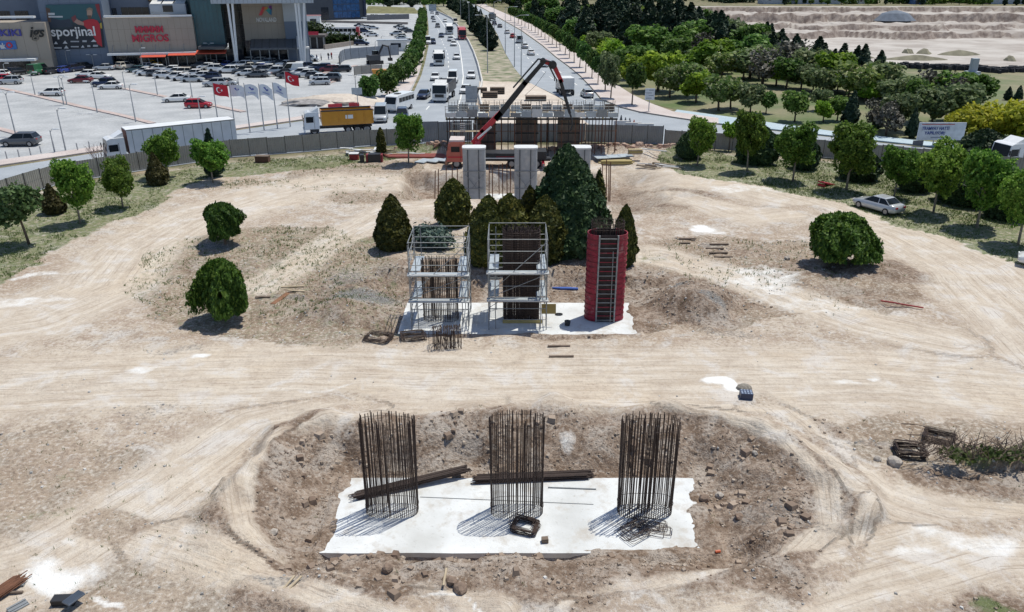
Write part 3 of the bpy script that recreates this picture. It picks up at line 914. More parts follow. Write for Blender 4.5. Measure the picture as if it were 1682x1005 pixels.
_stain(REDFORM, (.42, .30, .28), 2.2, .56, .68, .5)
_stain(REDFORM, (.14, .02, .03), .8, .5, .64, .7)
GREYFORM = mat('grey_formwork_sheet', (.40, .415, .43), .55, .1, vary=.1, scale=1.2)
_stain(GREYFORM, (.52, .50, .47), 1.6, .52, .64, .6)
DARKPLY = mat('dark_ply_formwork', (.20, .165, .135), .8, vary=.2, scale=1.0)
BLACKS = mat('black_steel', (.025, .025, .028), .5, vary=.1, scale=3)
WHITEP = mat('white_painted', (.72, .72, .71), .5, vary=.06, scale=2)

def oval(a, b, n, p=2.6):
    out = []
    # even spacing along a superellipse
    fine = []
    for i in range(720):
        t = 2 * PI * i / 720
        c, s = math.cos(t), math.sin(t)
        fine.append((a * math.copysign(abs(c) ** (2 / p), c), b * math.copysign(abs(s) ** (2 / p), s)))
    ln = [0.0]
    for i in range(720):
        q, r = fine[i], fine[(i + 1) % 720]
        ln.append(ln[-1] + math.hypot(r[0] - q[0], r[1] - q[1]))
    j = 0
    for k in range(n):
        t = ln[-1] * k / n
        while ln[j + 1] < t:
            j += 1
        out.append(fine[j % 720])
    return out

def slab_thing(r, label, thick=.45):
    x0, x1, y0, y1, z = r
    rn = random.Random(int(y0) + 1)
    poly = []
    for (a, b) in (((x0, y0), (x1, y0)), ((x1, y0), (x1, y1)), ((x1, y1), (x0, y1)), ((x0, y1), (x0, y0))):
        for k in range(12):
            t = k / 12
            poly.append((a[0] + (b[0] - a[0]) * t + rn.uniform(-.025, .025), a[1] + (b[1] - a[1]) * t + rn.uniform(-.025, .025)))
    o = obj('foundation_slab', MB().prism(poly, z - thick, z), CONCRETE)
    return tag(o, label, 'slab', 'concrete foundation slabs')
slab_thing(SLAB1, 'white concrete foundation slab in the front pit under three bare rebar cages')
slab_thing(SLAB2, 'white concrete foundation slab under the scaffold towers and the red column form')
slab_thing(SLAB3, 'pale concrete foundation slab under the three grey formed columns')

_barm = {}
def barmesh(r, h, m, n=5):
    k = (round(r, 4), round(h, 2), m.name)
    if k not in _barm:
        me = MB().tube([(0, 0, 0), (0, 0, h)], r, n).mesh('bar')
        me.materials.append(m)
        _barm[k] = me
    return _barm[k]

def rebar_cage(label, x, y, z, h, a, b, nbar, r, hoops, lean=0.0, seed=1, group='rebar cages', core=0):
    rn = random.Random(seed)
    t = thing('rebar_cage', label, 'rebar cage', (x, y, z), 0, group)
    me = barmesh(r, h, REBAR)
    for (u, v) in oval(a, b, nbar, 3.2):
        o = obj('vertical_bar', me, None, t, (u, v, 0))
        o.rotation_euler = (rn.gauss(0, .004), lean + rn.gauss(0, .006), rn.uniform(0, 6))
        o.scale = (1, 1, rn.uniform(.975, 1.01))
    for k in range(core):
        o = obj('vertical_bar', me, None, t, (rn.uniform(-a * .8, a * .8), rn.choice((-b * .35, b * .35)), 0))
        o.scale = (1, 1, rn.uniform(.96, 1.0))
    if hoops:
        hm = MB()
        pts = [(u, v, 0) for u, v in oval(a + r * 2, b + r * 2, 40, 3.2)]
        hm.tube(pts + pts[:1], r * .6, 4, False)
        hme = hm.mesh('hoop')
        hme.materials.append(REBAR)
        for hz in hoops:
            o = obj('hoop', hme, None, t, (0, 0, hz))
            o.rotation_euler = (rn.gauss(0, .006), rn.gauss(0, .006), 0)
            o.location.x += math.sin(lean) * hz
    return t
z1 = SLAB1[4]
_c = [G(645, 838, z1), G(849, 839, z1), G(1058, 839, z1)]
rebar_cage('bare rebar cage on the front slab with a rebar bundle slanting behind its base, leftmost', _c[0].x, _c[0].y, z1, 4.55, 1.08, .5, 62, .017, (.35, 2.2, 4.3), -.012, 1, core=10)
rebar_cage('bare rebar cage standing at the middle of the front slab', _c[1].x, _c[1].y, z1, 4.6, 1.08, .5, 62, .017, (.35, 2.3, 4.4), -.004, 2, core=10)
rebar_cage('bare rebar cage on the front slab with loose stirrups at its foot, rightmost', _c[2].x, _c[2].y, z1, 4.5, 1.12, .5, 62, .019, (.5, 2.1, 4.2), .012, 3, core=16)

# rebar bundles lying across the front slab
def bundle(label, a, b, n, r, w, m, name='rebar_bundle', cat='rebar bundle', group=None, sag=0.0, bend=False):
    a, b = Vector(a), Vector(b)
    t = thing(name, label, cat, (a + b) / 2, 0, group)
    d = (b - a)
    ln = d.length
    ang = math.atan2(d.y, d.x)
    pitch = math.asin(max(-1, min(1, d.z / ln)))
    rn = random.Random(int(abs(a.x) * 100 + n))
    mb = MB().tube([(-ln / 2, 0, 0), (0, 0, -sag), (ln / 2, 0, 0)], r, 5)
    me = mb.mesh('bar')
    me.materials.append(m)
    for k in range(n):
        o = obj('bar', me, None, t, (0, 0, 0))
        row = k // max(1, int(w / (2.3 * r)))
        col = k % max(1, int(w / (2.3 * r)))
        off = Vector((rn.gauss(0, .12), (col + .5 * (row % 2)) * 2.3 * r - w / 2 + rn.gauss(0, r * .3), r + row * 2.0 * r))
        R = Matrix.Rotation(ang, 3, 'Z') @ Matrix.Rotation(-pitch, 3, 'Y')
        o.location = R @ off
        o.rotation_euler = (0, -pitch, ang + rn.gauss(0, .008))
        o.scale = (rn.uniform(.94, 1.0), 1, 1)
    return t
p, q = G(582, 818, z1), G(770, 779, z1)
bundle('brown rebar bundle slanting across the left half of the front slab', (p.x, p.y, z1), (q.x, q.y, z1 + .25), 30, .026, .42, RUST if False else REBAR)
p, q = G(778, 790, z1), G(972, 782, z1)
bundle('brown rebar bundle lying straight along the back edge of the front slab', (p.x, p.y, z1 + .02), (q.x, q.y, z1 + .02), 34, .026, .5, REBAR)
p, q = G(895, 800, z1), G(976, 803, z1)
bundle('thin pale pipe on the slab in front of the straight rebar bundle', (p.x, p.y, z1), (q.x, q.y, z1), 1, .03, .1, GALV, 'pipe', 'pipe')
p, q = G(690, 815, z1), G(978, 828, z1)
bundle('long thin rod lying across the middle of the front slab', (p.x, p.y, z1 + .0), (q.x, q.y, z1 + .0), 1, .014, .1, GALV, 'rod', 'rod')

# stacks of stirrups: each stirrup a bent rectangular ring
def stirrup_stack(label, px, py, w, d, n, rz, h=.3, z=None, spread=.05, r=.012, tilt=0.0, arch=False):
    c = at(px, py) if z is None else Vector((*G(px, py, z)[:2], z))
    t = thing('stirrup_stack', label, 'stirrup stack', c, rz, 'stacks of bent rebar stirrups')
    rn = random.Random(px)
    pts = []
    for (sx, sy) in ((-1, -1), (1, -1), (1, 1), (-1, 1)):
        for k in range(3):
            a0 = {(-1, -1): PI, (1, -1): 1.5 * PI, (1, 1): 0, (-1, 1): .5 * PI}[(sx, sy)] + k * PI / 4
            pts.append(((w / 2 - .06) * sx + .06 * math.cos(a0), (d / 2 - .06) * sy + .06 * math.sin(a0), 0))
    mb = MB().tube(pts + pts[:1], r, 4, False)
    me = mb.mesh('stirrup')
    me.materials.append(REBAR)
    for k in range(n):
        o = obj('stirrup', me, None, t)
        if arch:
            o.location = ((k / n - .5) * spread, rn.gauss(0, .05), d * .5)
            o.rotation_euler = (PI / 2 + rn.gauss(0, .06), 0, PI / 2 + rn.gauss(0, .12))
        else:
            o.location = (rn.gauss(0, spread), rn.gauss(0, spread), .015 + h * k / n)
            o.rotation_euler = (tilt + rn.gauss(0, .03), rn.gauss(0, .03), rn.gauss(0, .06))
    return t
stirrup_stack('square stack of black stirrups beside the middle rebar cage on the front slab', 862, 868, .95, .75, 24, -.35, .3, z1, .06)
stirrup_stack('loose spread of black stirrups at the foot of the rightmost front cage', 1045, 872, 1.0, .7, 12, .6, .2, z1, .22)
stirrup_stack('few loose stirrups lying flat at the front edge of the slab', 1062, 868, 1.3, .5, 8, -.25, .12, z1, .25)
stirrup_stack('dense dark block of stirrups by the brush heap, nearer of two', 1493, 745, 1.15, .9, 34, -.15, .42, None, .05)
stirrup_stack('dark hollow stack of stirrups by the brush heap, farther of two', 1543, 722, 1.25, .85, 26, -.55, .3, None, .07)
stirrup_stack('low brown stack of stirrups left of the scaffold slab', 622, 556, 1.4, 1.0, 18, -.3, .22, None, .08)
stirrup_stack('black stack of stirrups at the left front corner of the scaffold slab', 678, 556, 1.3, .9, 24, .2, .35, None, .08)
stirrup_stack('standing row of arched stirrups in front of the left scaffold tower', 735, 568, .9, 1.15, 34, .1, .0, None, 1.7, .014, arch=True)
c = at(1497, 706)
pts = [(.85 * math.cos(2 * PI * k / 28), .5 * math.sin(2 * PI * k / 28), .03 + .02 * math.sin(k)) for k in range(28)]
o = obj('wire_ring', MB().tube(pts + pts[:1], .016, 5, False), REBAR, None, c)
tag(o, 'single thin wire ring lying flat behind the stirrup stacks', 'wire ring')

# scaffold towers round the middle columns
z2 = SLAB2[4]
def tower(label, x0, x1, y0, y1, h, seed):
    t = thing('scaffold_tower', label, 'scaffold', (0, 0, z2), 0, 'scaffold towers')
    r = .03
    vm = barmesh(r, h, GALV, 6)
    rn = random.Random(seed)
    for x in (x0, x0 + .42, x1 - .36, x1):
        for y in ((y0, y0 + .55, y1 - .55, y1) if x in (x0, x1) else (y0 + .1, y1 - .1)):
            o = obj('standard', vm, None, t, (x, y, 0))
            o.scale = (1, 1, rn.uniform(.9, 1.0) if y in (y0, y1) else rn.uniform(.86, 1))
    lev = [h * k / 8 for k in range(1, 9)]
    for z in lev:
        for y in (y0, y1):
            obj('ledger', MB().tube([(x0, y, z - .06), (x1, y, z - .06)], r * .8, 5), GALV, t)
        for x in (x0, x1):
            obj('transom', MB().tube([(x, y0, z - .12), (x, y1, z - .12)], r * .8, 5), GALV, t)
    for z in (h * .335, h * .635):
        for k, y in enumerate((y0 - .1, y0 + .19)):
            obj('platform_board', MB().box(((x0 + x1) / 2, y, z), (x1 - x0 + .2, .27, .06)), PLATE if k else mat('dusty_board', (.52, .53, .53), .7), t)
        for x, s in ((x0, 1), (x1, -1)):
            for k in range(2):
                obj('platform_board', MB().box((x + s * (.18 + .3 * k), (y0 + y1) / 2 + .2, z + .05), (.28, y1 - y0 - .6, .05)), PLATE, t)
    for (a, b) in (((x0, y0, h * .40), (x1, y0, h * .97)), ((x0, y1, h * .02), (x1, y1, h * .42)), ((x0, y0 + .0, h * .36), (x1, y0, h * .62))):
        obj('brace', MB().tube([a, b], r * .75, 5), GALV, t)
    for x in (x0, x1):
        obj('brace', MB().tube([(x, y0, h * .66), (x, y1, h * .98)], r * .75, 5), GALV, t)
        obj('brace', MB().tube([(x, y1, h * .3), (x, y0, h * .62)], r * .75, 5), GALV, t)
        # end ladder
        for k in range(7):
            obj('rung', MB().tube([(x, y0, h * .68 + k * .22), (x, y0 + .55, h * .68 + k * .22)], .018, 4), GALV, t)
    return t
_a, _b = G(677, 540, z2), G(770, 540, z2)
tower('galvanised scaffold tower round the shorter rebar cage, left of two', _a.x, _b.x, 44.0, 47.3, 5.75, 5)
_a2, _b2 = G(803, 540, z2), G(897, 540, z2)
tower('galvanised scaffold tower round the tall dark rebar cage, right of two', _a2.x, _b2.x, 44.0, 47.3, 5.95, 6)
rebar_cage('shorter rebar cage inside the left scaffold tower', G(725, 522, z2).x, 45.7, z2, 4.1, 1.1, .55, 52, .02, (.3, 1.2, 2.2, 3.2), 0, 11, core=18)
rebar_cage('tall dense rebar cage inside the right scaffold tower', G(856, 522, z2).x, 45.7, z2, 6.1, 1.1, .55, 78, .027, tuple(.15 + .16 * k for k in range(37)), 0, 12, core=100)
_rx = G(991, 520, z2).x
rebar_cage('rebar cage whose bars rise out of the red column form', _rx, 45.9, z2, 6.55, .98, .5, 46, .02, (6.0, 6.2, 6.4), 0, 13)
o = obj('timber_collar', MB().box((0, 0, 0), (2.5, .12, .22)), WOODY, None, (G(858, 528, z2).x, 45.0, z2 + .12))
tag(o, 'yellow timber beam along the foot of the tall dense rebar cage', 'timber')
o = obj('shuttering_board', MB().box((0, 0, 0), (.9, .06, .62)), mat('ochre_ply', (.36, .26, .08), .7, vary=.1), None, (G(897, 498, z2).x, 44.6, z2 + 1.15))
o.rotation_euler = (-.25, 0, 0)
tag(o, 'small ochre shuttering board leaning at the side of the right scaffold tower', 'board')

# red column form: two curved crimson shells with ribs, open ladder-like steel front
t = thing('column_form', 'crimson steel column form with ribbed shells on the middle slab', 'column form', (_rx, 45.9, z2))
HF = 5.75
AO, BO = 1.24, .8
ring = oval(AO, BO, 64, 2.3)
for side, nm in ((-1, 'shell'), (1, 'shell')):
    segs = [p for p in ring if p[0] * side > AO * .42]
    segs.sort(key=lambda p: math.atan2(p[1], p[0] * side))
    for k in range(4):
        za, zb = HF * k / 4 + .01, HF * (k + 1) / 4 - .01
        b = MB()
        ins = [(p[0] * .955, p[1] * .93) for p in segs]
        b.loft([[(p[0], p[1], za) for p in segs] + [(p[0], p[1], za) for p in ins[::-1]], [(p[0], p[1], zb) for p in segs] + [(p[0], p[1], zb) for p in ins[::-1]]])
        sh = obj(nm, fixn(b.mesh(nm)), REDFORM, t)
        for j in range(4):
            zr = za + (zb - za) * (j + .12) / 4.2
            rb = MB()
            o1 = [(p[0] * 1.025, p[1] * 1.035) for p in segs]
            rb.loft([[(p[0] * 1.001, p[1] * 1.001, zr) for p in segs] + [(p[0], p[1], zr) for p in o1[::-1]], [(p[0] * 1.001, p[1] * 1.001, zr + .05) for p in segs] + [(p[0], p[1], zr + .05) for p in o1[::-1]]])
            obj('rib', fixn(rb.mesh('rib')), DARKRED if j % 2 else REDFORM, sh)  # every other rib darker, painting the dark lines between lit ribs
for fy in (-1, 1):
    xr = AO * .46
    yy = fy * BO * .97
    for x in (-xr, xr):
        obj('upright', MB().box((x, yy, HF / 2), (.09, .12, HF)), GALV, t)
        for k in range(12):
            obj('clamp', MB().box((x, yy + fy * .07, .3 + k * .46), (.07, .06, .1)), GALV, t)
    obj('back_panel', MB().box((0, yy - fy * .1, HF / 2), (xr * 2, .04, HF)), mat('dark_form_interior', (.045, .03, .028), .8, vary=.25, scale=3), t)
    for k in range(19):
        obj('crossbar', MB().box((0, yy + fy * .02, .15 + k * .3), (xr * 2 - .1, .05, .04)), REDFORM if k % 2 else GALV, t)
    obj('prop', MB().tube([(xr * .55, yy + fy * .12, .1), (xr * .5, yy + fy * .1, HF * .83)], .025, 5), GALV, t)

# small things round the middle slab
def prop(name, label, cat, geo, m, px, py, dz=0.0, rz=0.0, z=None, group=None, rot=None):
    c = at(px, py) if z is None else Vector((*G(px, py, z)[:2], z))
    o = obj(name, geo, m, None, (c.x, c.y, c.z + dz))
    o.rotation_euler = rot or (0, 0, rz)
    return tag(o, label, cat, group)
prop('tarpaulin', 'crumpled orange tarpaulin on the ledge behind the red column form', 'tarpaulin', MB().prism([(-.55, -.12), (.1, -.2), (.5, -.05), (.35, .2), (-.2, .25)], 0, .3), mat('orange_tarp', (.62, .14, .05), .6, vary=.15), 912, 470, .12)
prop('blue_sheet', 'long flat blue sheet lying beside the orange tarpaulin', 'sheet', MB().prism([(-1.3, -.1), (0, -.22), (1.2, -.12), (1.15, .05), (-.2, .16), (-1.3, .14)], 0, .12), mat('blue_sheet', (.05, .12, .42), .5, vary=.12), 922, 474, .0, -.12)
prop('bucket', 'small black bucket on the slab beside the red column form', 'bucket', MB().tube([(0, 0, 0), (0, 0, .3)], [.16, .2], 12), BLACKS, 932, 534, 0, 0, z2)
pts = [(.22 * math.cos(k * PI / 8), .13 * math.sin(k * PI / 8), .03) for k in range(16)]
prop('cable_coil', 'small dark cable coil lying on the white slab behind the red form', 'cable', MB().tube(pts + pts[:1], .04, 6, False), BLACKS, 918, 517, .02, 0, z2)
for k, (px, py, ln, rz) in enumerate(((918, 569, 1.3, 0), (922, 586, 1.4, .02))):
    prop('plank', ('dark plank on the dirt in front of the middle slab, upper of two', 'dark plank on the dirt in front of the middle slab, lower of two')[k], 'plank', MB().box((0, 0, .04), (ln, .14, .07)), OLDWOOD, px, py, 0, rz)
for k, (px, py, ln) in enumerate(((1129, 393, 1.35), (1125, 400, .85), (1181, 402, 1.5), (1174, 409, 1.4), (1180, 416, 1.4), (1188, 423, 1.4))):
    prop('plank', 'short dark plank by the white spill, %s from the top' % ORD[k], 'plank', MB().box((0, 0, .06), (ln, .2, .1)), OLDWOOD, px, py, 0, random.uniform(-.03, .03), None, 'dark planks laid like steps')
prop('pallet_board', 'brown board lying on the gravel right of the weeping bush', 'board', MB().box((0, 0, .05), (.35, 2.0, .06)), mat('brown_board', (.25, .12, .06), .8), 461, 492, .03, -.25)
for k, (px, py, ln, rz) in enumerate(((481, 472, 1.6, .1), (487, 479, 1.2, -.15), (432, 489, 1.0, .0))):
    prop('plank', ('pale plank behind the brown board near the weeping bush', 'pale shorter plank just right of the brown board', 'grey plank between the weeping bush and the brown board')[k], 'plank', MB().box((0, 0, .05), (ln, .16, .06)), OLDWOOD if k == 2 else WOOD, px, py, .02, rz)
for k, (px, py, ln, rz) in enumerate(((473, 962, .85, 1.25), (483, 962, .85, 1.15), (731, 950, .85, 1.52))):
    prop('plank', ('pale slat on the soil in front of the pit, left of a pair', 'pale slat on the soil in front of the pit, right of a pair', 'single pale slat on the clods in front of the front slab')[k], 'plank', MB().box((0, 0, .05), (ln, .075, .05)), WOOD, px, py, .03, rz)
b = MB().bar((-1.15, .55, .1), (-.3, .12, .12), .08)
b.bar((-.3, .12, .1), (1.1, -.62, .1), .075)
prop('red_pipe', 'bent red pipe lying on the pale ground at the right', 'pipe', b, mat('red_pipe', (.33, .03, .03), .5), 1481, 502, .02)
c = at(1225, 653)
t = thing('crate', 'dark blue dotted crate standing at the edge of the white spill', 'crate', c, -.12)
obj('body', MB().box((0, 0, .17), (.62, .5, .34)), mat('navy_plastic', (.03, .045, .10), .5), t)
for i in range(4):
    for j in range(3):
        obj('cell', MB().box((-.225 + i * .15, -.16 + j * .16, .345), (.085, .09, .03)), mat('pale_blue_plastic', (.35, .42, .55), .5), t)
prop('rubble_heap', 'small grey rubble heap behind the dark blue crate', 'rubble heap', MB().loft([[(.45 * math.cos(k) * s, .35 * math.sin(k) * s, zz) for k in np.arange(0, 6.28, .6)] for s, zz in ((1, -.05), (.85, .12), (.5, .22), (.1, .26))]), mat('grey_rubble', (.30, .27, .23), .9, vary=.2, scale=8, bump=.6), 1222, 638)
# lower left corner: rusty bar bundle, boards, ribbed panels
c = at(12, 968)
bundle('rust red rebar bundle in the bottom corner beside the lime patch', (c.x - .35, c.y - .9, c.z + .1), (c.x + .3, c.y + .45, c.z + .1), 40, .02, .5, RUST)
for k, (px, py) in enumerate(((30, 955), (30, 963), (28, 975))):
    prop('plank', '%s board under the rust red rebar bundle' % ('pale', 'grey', 'dark')[k], 'plank', MB().box((0, 0, .04), (.42, .09, .07)), (WOOD, GALV, OLDWOOD)[k], px, py, .02, .05)
c = at(112, 992)
t = thing('formwork_panel_stack', 'dark ribbed formwork panels stacked at the bottom edge', 'formwork panels', c, 0.05)
for k in range(3):
    obj('panel', MB().box((-.12, .05 - k * .01, .05 + k * .09), (.75, .34, .07)), BLACKS, t)
gp = mat('slate_blue_steel', (.12, .15, .20), .5, .2)
top = obj('ribbed_panel', MB().box((.3, -.1, .34), (.36, .62, .05), -.5), gp, t)
for k in range(5):
    obj('rib', MB().box((.3 + (k - 2) * .065 * math.cos(.5), -.1 - (k - 2) * .065 * math.sin(.5), .38), (.025, .62, .035), -.5), gp, top)
c = at(30, 998)
t = thing('grey_board_stack', 'small stack of grey boards under the rust red bundle', 'boards', c, .9)
for k in range(4):
    obj('board', MB().box((0, (k - 1.5) * .09, .04 + .02 * (k % 2)), (.6, .08, .06)), GALV, t)
prop('plastic_bottle', 'small orange lump of plastic at the right rim of the front pit', 'plastic', MB().tube([(-.1, 0, .05), (.1, .03, .06)], .06, 8), mat('orange_plastic', (.6, .12, .04), .5), 1179, 908)
prop('wood_block', 'brown wooden block on the front slab beside the stirrups', 'block', MB().box((0, 0, .1), (.26, .2, .2)), OLDWOOD, 895, 890, 0, .1, z1)
# stones worth telling apart
def rock(seed, r, flat=.7):
    rn = random.Random(seed)
    bm = bmesh.new()
    bmesh.ops.create_icosphere(bm, subdivisions=2, radius=r)
    sx, sy = rn.uniform(.7, 1.2), rn.uniform(.7, 1.1)
    for v in bm.verts:
        n = 1 + .35 * (rn.random() - .5)
        v.co = Vector((v.co.x * sx * n, v.co.y * sy * n, v.co.z * flat * n))
    me = bpy.data.meshes.new('stone')
    bm.to_mesh(me)
    bm.free()
    return me
STONE = mat('pale_stone', (.46, .41, .36), .9, vary=.15, scale=6, bump=.4)
EARTHC = mat('earth_clod', (.28, .20, .15), .95, vary=.2, scale=6, bump=.5)
for k, (px, py, r, lab, m) in enumerate(((757, 968, .3, 'large brown clod beside the single slat before the front slab', EARTHC), (637, 936, .26, 'dark clod in front of the left part of the front slab', EARTHC), (742, 955, .2, 'clod just left of the large brown clod before the slab', EARTHC),
        (1470, 760, .3, 'pale boulder at the corner of the nearer stirrup block', STONE), (1441, 755, .2, 'small white stone left of the pale boulder', STONE), (1240, 745, .16, 'white stone on the right slope of the front pit', STONE), (1182, 815, .22, 'pale slab-shaped stone low on the right pit slope', STONE),
        (1215, 850, .2, 'leaning narrow stone on the right pit slope', EARTHC), (1293, 425, .25, 'white boulder left of the right hand bush', STONE), (450, 875, .2, 'white stone on the left slope of the front pit', STONE), (1157, 820, .25, 'dark clod cluster beside the slab on the right pit slope', EARTHC),
        (1600, 118, 1.2, 'x', STONE))[:11]):
    c = at(px, py)
    o = obj('stone', rock(k + 3, r), m, None, (c.x, c.y, c.z + r * .2), random.uniform(0, 3))
    tag(o, lab, 'stone', 'larger stones and clods on the site')
# crumbled soil over the dug areas: thousands of clods, beyond counting
def scatter_rocks(name, label, cat, n, mk, rmin, rmax, m, box, seed):
    rn = np.random.default_rng(seed)
    x = rn.uniform(box[0], box[1], n * 6)
    y = rn.uniform(box[2], box[3], n * 6)
    F = ground_fields(x, y)
    pr = mk(F, x, y)
    k = rn.random(n * 6) < pr
    x, y, z = x[k][:n], y[k][:n], F['z'][k][:n]
    n = len(x)
    r = rmin + (rmax - rmin) * rn.random(n) ** 7
    base = np.array([(-1, -1, -.6), (1, -1, -.6), (1, 1, -.6), (-1, 1, -.6), (-.7, -.7, .7), (.7, -.7, .7), (.7, .7, .7), (-.7, .7, .7)])
    V = base[None] * (1 + .5 * (rn.random((n, 8, 3)) - .5)) * r[:, None, None] * np.array([1, .9, .8])
    a = rn.uniform(0, 6.28, n)
    ca, sa = np.cos(a)[:, None], np.sin(a)[:, None]
    X = V[..., 0] * ca - V[..., 1] * sa + x[:, None]
    Y = V[..., 0] * sa + V[..., 1] * ca + y[:, None]
    Z = V[..., 2] + z[:, None] + .2 * r[:, None]
    co = np.stack([X, Y, Z], -1).reshape(-1, 3)
    fq = np.array([(3, 2, 1, 0), (4, 5, 6, 7), (0, 1, 5, 4), (1, 2, 6, 5), (2, 3, 7, 6), (3, 0, 4, 7)])
    fs = (fq[None] + 8 * np.arange(n)[:, None, None]).reshape(-1, 4)
    me = bpy.data.meshes.new(name)
    me.from_pydata(co.tolist(), [], fs.tolist())
    o = obj(name, me, m, kind='stuff')
    o['label'] = label
    o['category'] = cat
    return o
def islemat(name, c1, c2):
    m, nt, p = _nodes(name)
    g = nt.nodes.new('ShaderNodeNewGeometry')
    r = nt.nodes.new('ShaderNodeValToRGB')
    r.color_ramp.elements[0].color = (*c1, 1)
    r.color_ramp.elements[1].color = (*c2, 1)
    nt.links.new(g.outputs['Random Per Island'], r.inputs[0])
    nt.links.new(r.outputs[0], p.inputs['Base Color'])
    p.inputs['Roughness'].default_value = .95
    MATS[name] = m
    return m
scatter_rocks('rubble', 'loose brown clods and stones over the dug soil of the pits', 'rubble', 8500, lambda F, x, y: np.clip(F['dig'] - .25, 0, 1) * (.25 + vn(x / 1.1, y / 1.1, 91) ** 2 * 1.6) * (_boxd(x, y, SLAB1) > .1) * (_boxd(x, y, SLAB2) > .1), .012, .09, islemat('clods', (.17, .125, .09), (.42, .35, .285)), (-16, 17, 19.5, 54), 5)
scatter_rocks('rubble', 'lumpy brown spoil clods on the banks of the front pit', 'rubble', 900, lambda F, x, y: np.clip(F['dig'] - .3, 0, 1) * (vn(x / 1.6, y / 1.6, 95) > .5) * (_boxd(x, y, SLAB1) > .25) * (_boxd(x, y, SLAB1) < 4.5), .035, .24, islemat('bank_clods', (.16, .11, .08), (.38, .30, .235)), (-13, 14, 20.5, 34), 15)
scatter_rocks('gravel', 'pale and grey gravel strewn over the dirt', 'gravel', 6500, lambda F, x, y: np.clip(F['grey'] + .06 * F['site'] * (1 - .6 * F['fw']) + .25 * F['rough'], 0, 1), .012, .07, islemat('pebbles', (.22, .21, .20), (.62, .60, .57)), (-24, 26, 19.5, 62), 6)
scatter_rocks('rubble', 'red brown rubble heaped along the fence behind the pump truck', 'rubble', 1500, lambda F, x, y: np.clip(F['dig'] - .3, 0, 1), .06, .45, islemat('red_clods', (.24, .14, .10), (.46, .34, .27)), (-16, 22, 88, 104), 8)
# ================================================================== third pier: grey formed columns in the far pit
z3 = SLAB3[4]
for k, px in enumerate((779.5, 863.5, 950)):
    x = P(px, 290, 79.0).x
    t = thing('formed_column', 'pale grey formwork column in the far pit, %s' % ('partly before the pump truck cab', 'middle of three', 'half hidden by the big dark spruce')[k], 'column', (x, 79.0, z3), 0, 'grey formed columns')
    hh = 5.42
    for j in range(2):
        za, zb = (hh * j / 2, hh * (j + 1) / 2 - .02)
        ring = [(p[0], p[1]) for p in oval(1.16, .8, 40, 5)]
        obj('form_panel', fixn(MB().loft([[(p[0], p[1], za) for p in ring], [(p[0], p[1], zb) for p in ring]]).mesh('form_panel')), GREYFORM, t)
    for x0 in (-.62, .48):
        obj('joint_rail', MB().box((x0, -.82, hh / 2), (.09, .1, hh - .1)), mat('dark_grey_steel', (.10, .11, .12), .6), t)
    obj('top_rim', fixn(MB().loft([[(p[0] * 1.04, p[1] * 1.05, hh + .0) for p in ring], [(p[0] * 1.04, p[1] * 1.05, hh + .14) for p in ring]]).mesh('top_rim')), WHITEP, t)
    for zz in (1.4, 3.2):
        obj('clamp', MB().box((0, -.84, zz), (2.34, .07, .08)), GALV, t)
    for s in (-1, 1):
        obj('brace', MB().tube([(s * .9, -.9, 2.9), (s * -.2, -.95, 1.5)], .03, 5), GALV, t)
# rusty posts standing round the far pit
for k, (px, y0, y1) in enumerate(((714, 280, 330), (720, 278, 328), (733, 275, 325), (742, 272, 322), (752, 276, 326), (803, 270, 326), (809, 270, 322), (820, 272, 326), (826, 268, 318), (833, 268, 328), (838, 272, 326), (990, 268, 322), (996, 262, 326), (1000, 270, 330), (987, 275, 320), (1003, 266, 312))):
    Y = 77.5 + (k * 37 % 5) * .9
    a, b = P(px, y1, Y), P(px + random.uniform(-1, 1), y0, Y)
    b.z = max(b.z, a.z + 2.4)
    a.z = min(a.z, hgt(a.x, Y)) - .1
    o = obj('rusty_post', MB().tube([(0, 0, 0), (b.x - a.x, 0, b.z - a.z)], .055, 6), RUST, None, a)
    tag(o, 'thin rusty post standing in the far pit, %s from the left' % ORD[k] if k < 16 else '', 'post', 'rusty posts in the far pit')
# ================================================================== abutment under construction
YA = 92.5
t = thing('abutment_falsework', 'deck formwork on dark piers and rusty props behind the concrete pump', 'falsework', (0, YA, 0))
zdk = 4.55
def PX(px, Y=YA, y=215):
    return P(px, y, Y).x
for (a, b) in ((780, 814), (847, 883), (917, 951)):
    xa, xb = PX(a), PX(b)
    pr = obj('pier_form', MB().box(((xa + xb) / 2, .9, zdk / 2), (xb - xa, 1.6, zdk)), DARKPLY, t)
    for k in range(4):
        obj('waler', MB().box(((xa + xb) / 2, .05, .5 + k * 1.05), (xb - xa + .25, .14, .14)), BLACKS, pr)
    for k in range(5):
        obj('stud', MB().box((xa + (xb - xa) * (k + .5) / 5, .07, zdk / 2), (.09, .06, zdk - .1)), mat('brown_stud', (.17, .13, .10), .8), pr)
xl, xr = PX(733, y=190), PX(1013, y=190)
nb = 22
for k in range(nb):
    xa, xb = xl + (xr - xl) * k / nb, xl + (xr - xl) * (k + 1) / nb
    obj('deck_panel', MB().box(((xa + xb) / 2, 1.4, zdk + .16), (xb - xa - .03, 5.2, .12)), (PLATE, WHITEP, WOOD)[(k * 7) % 3], t)
    obj('joist', MB().box((xa + .1, 1.4, zdk + .02), (.12, 5.4, .14)), WOODY if k % 4 == 0 else OLDWOOD, t)
for y in (-.9, 1.2, 3.4):
    obj('beam', MB().box(((xl + xr) / 2, y, zdk - .16), (xr - xl, .16, .2)), BLACKS, t)
for k in range(26):
    x = xl + .15 + (xr - xl - .3) * k / 25
    for y in (-.9, 2.8):
        obj('prop', MB().tube([(x, y, -.1), (x, y, zdk - .2)], .05 + .02 * (k % 5 == 0), 6), RUST if (k + int(y)) % 3 else BLACKS, t)
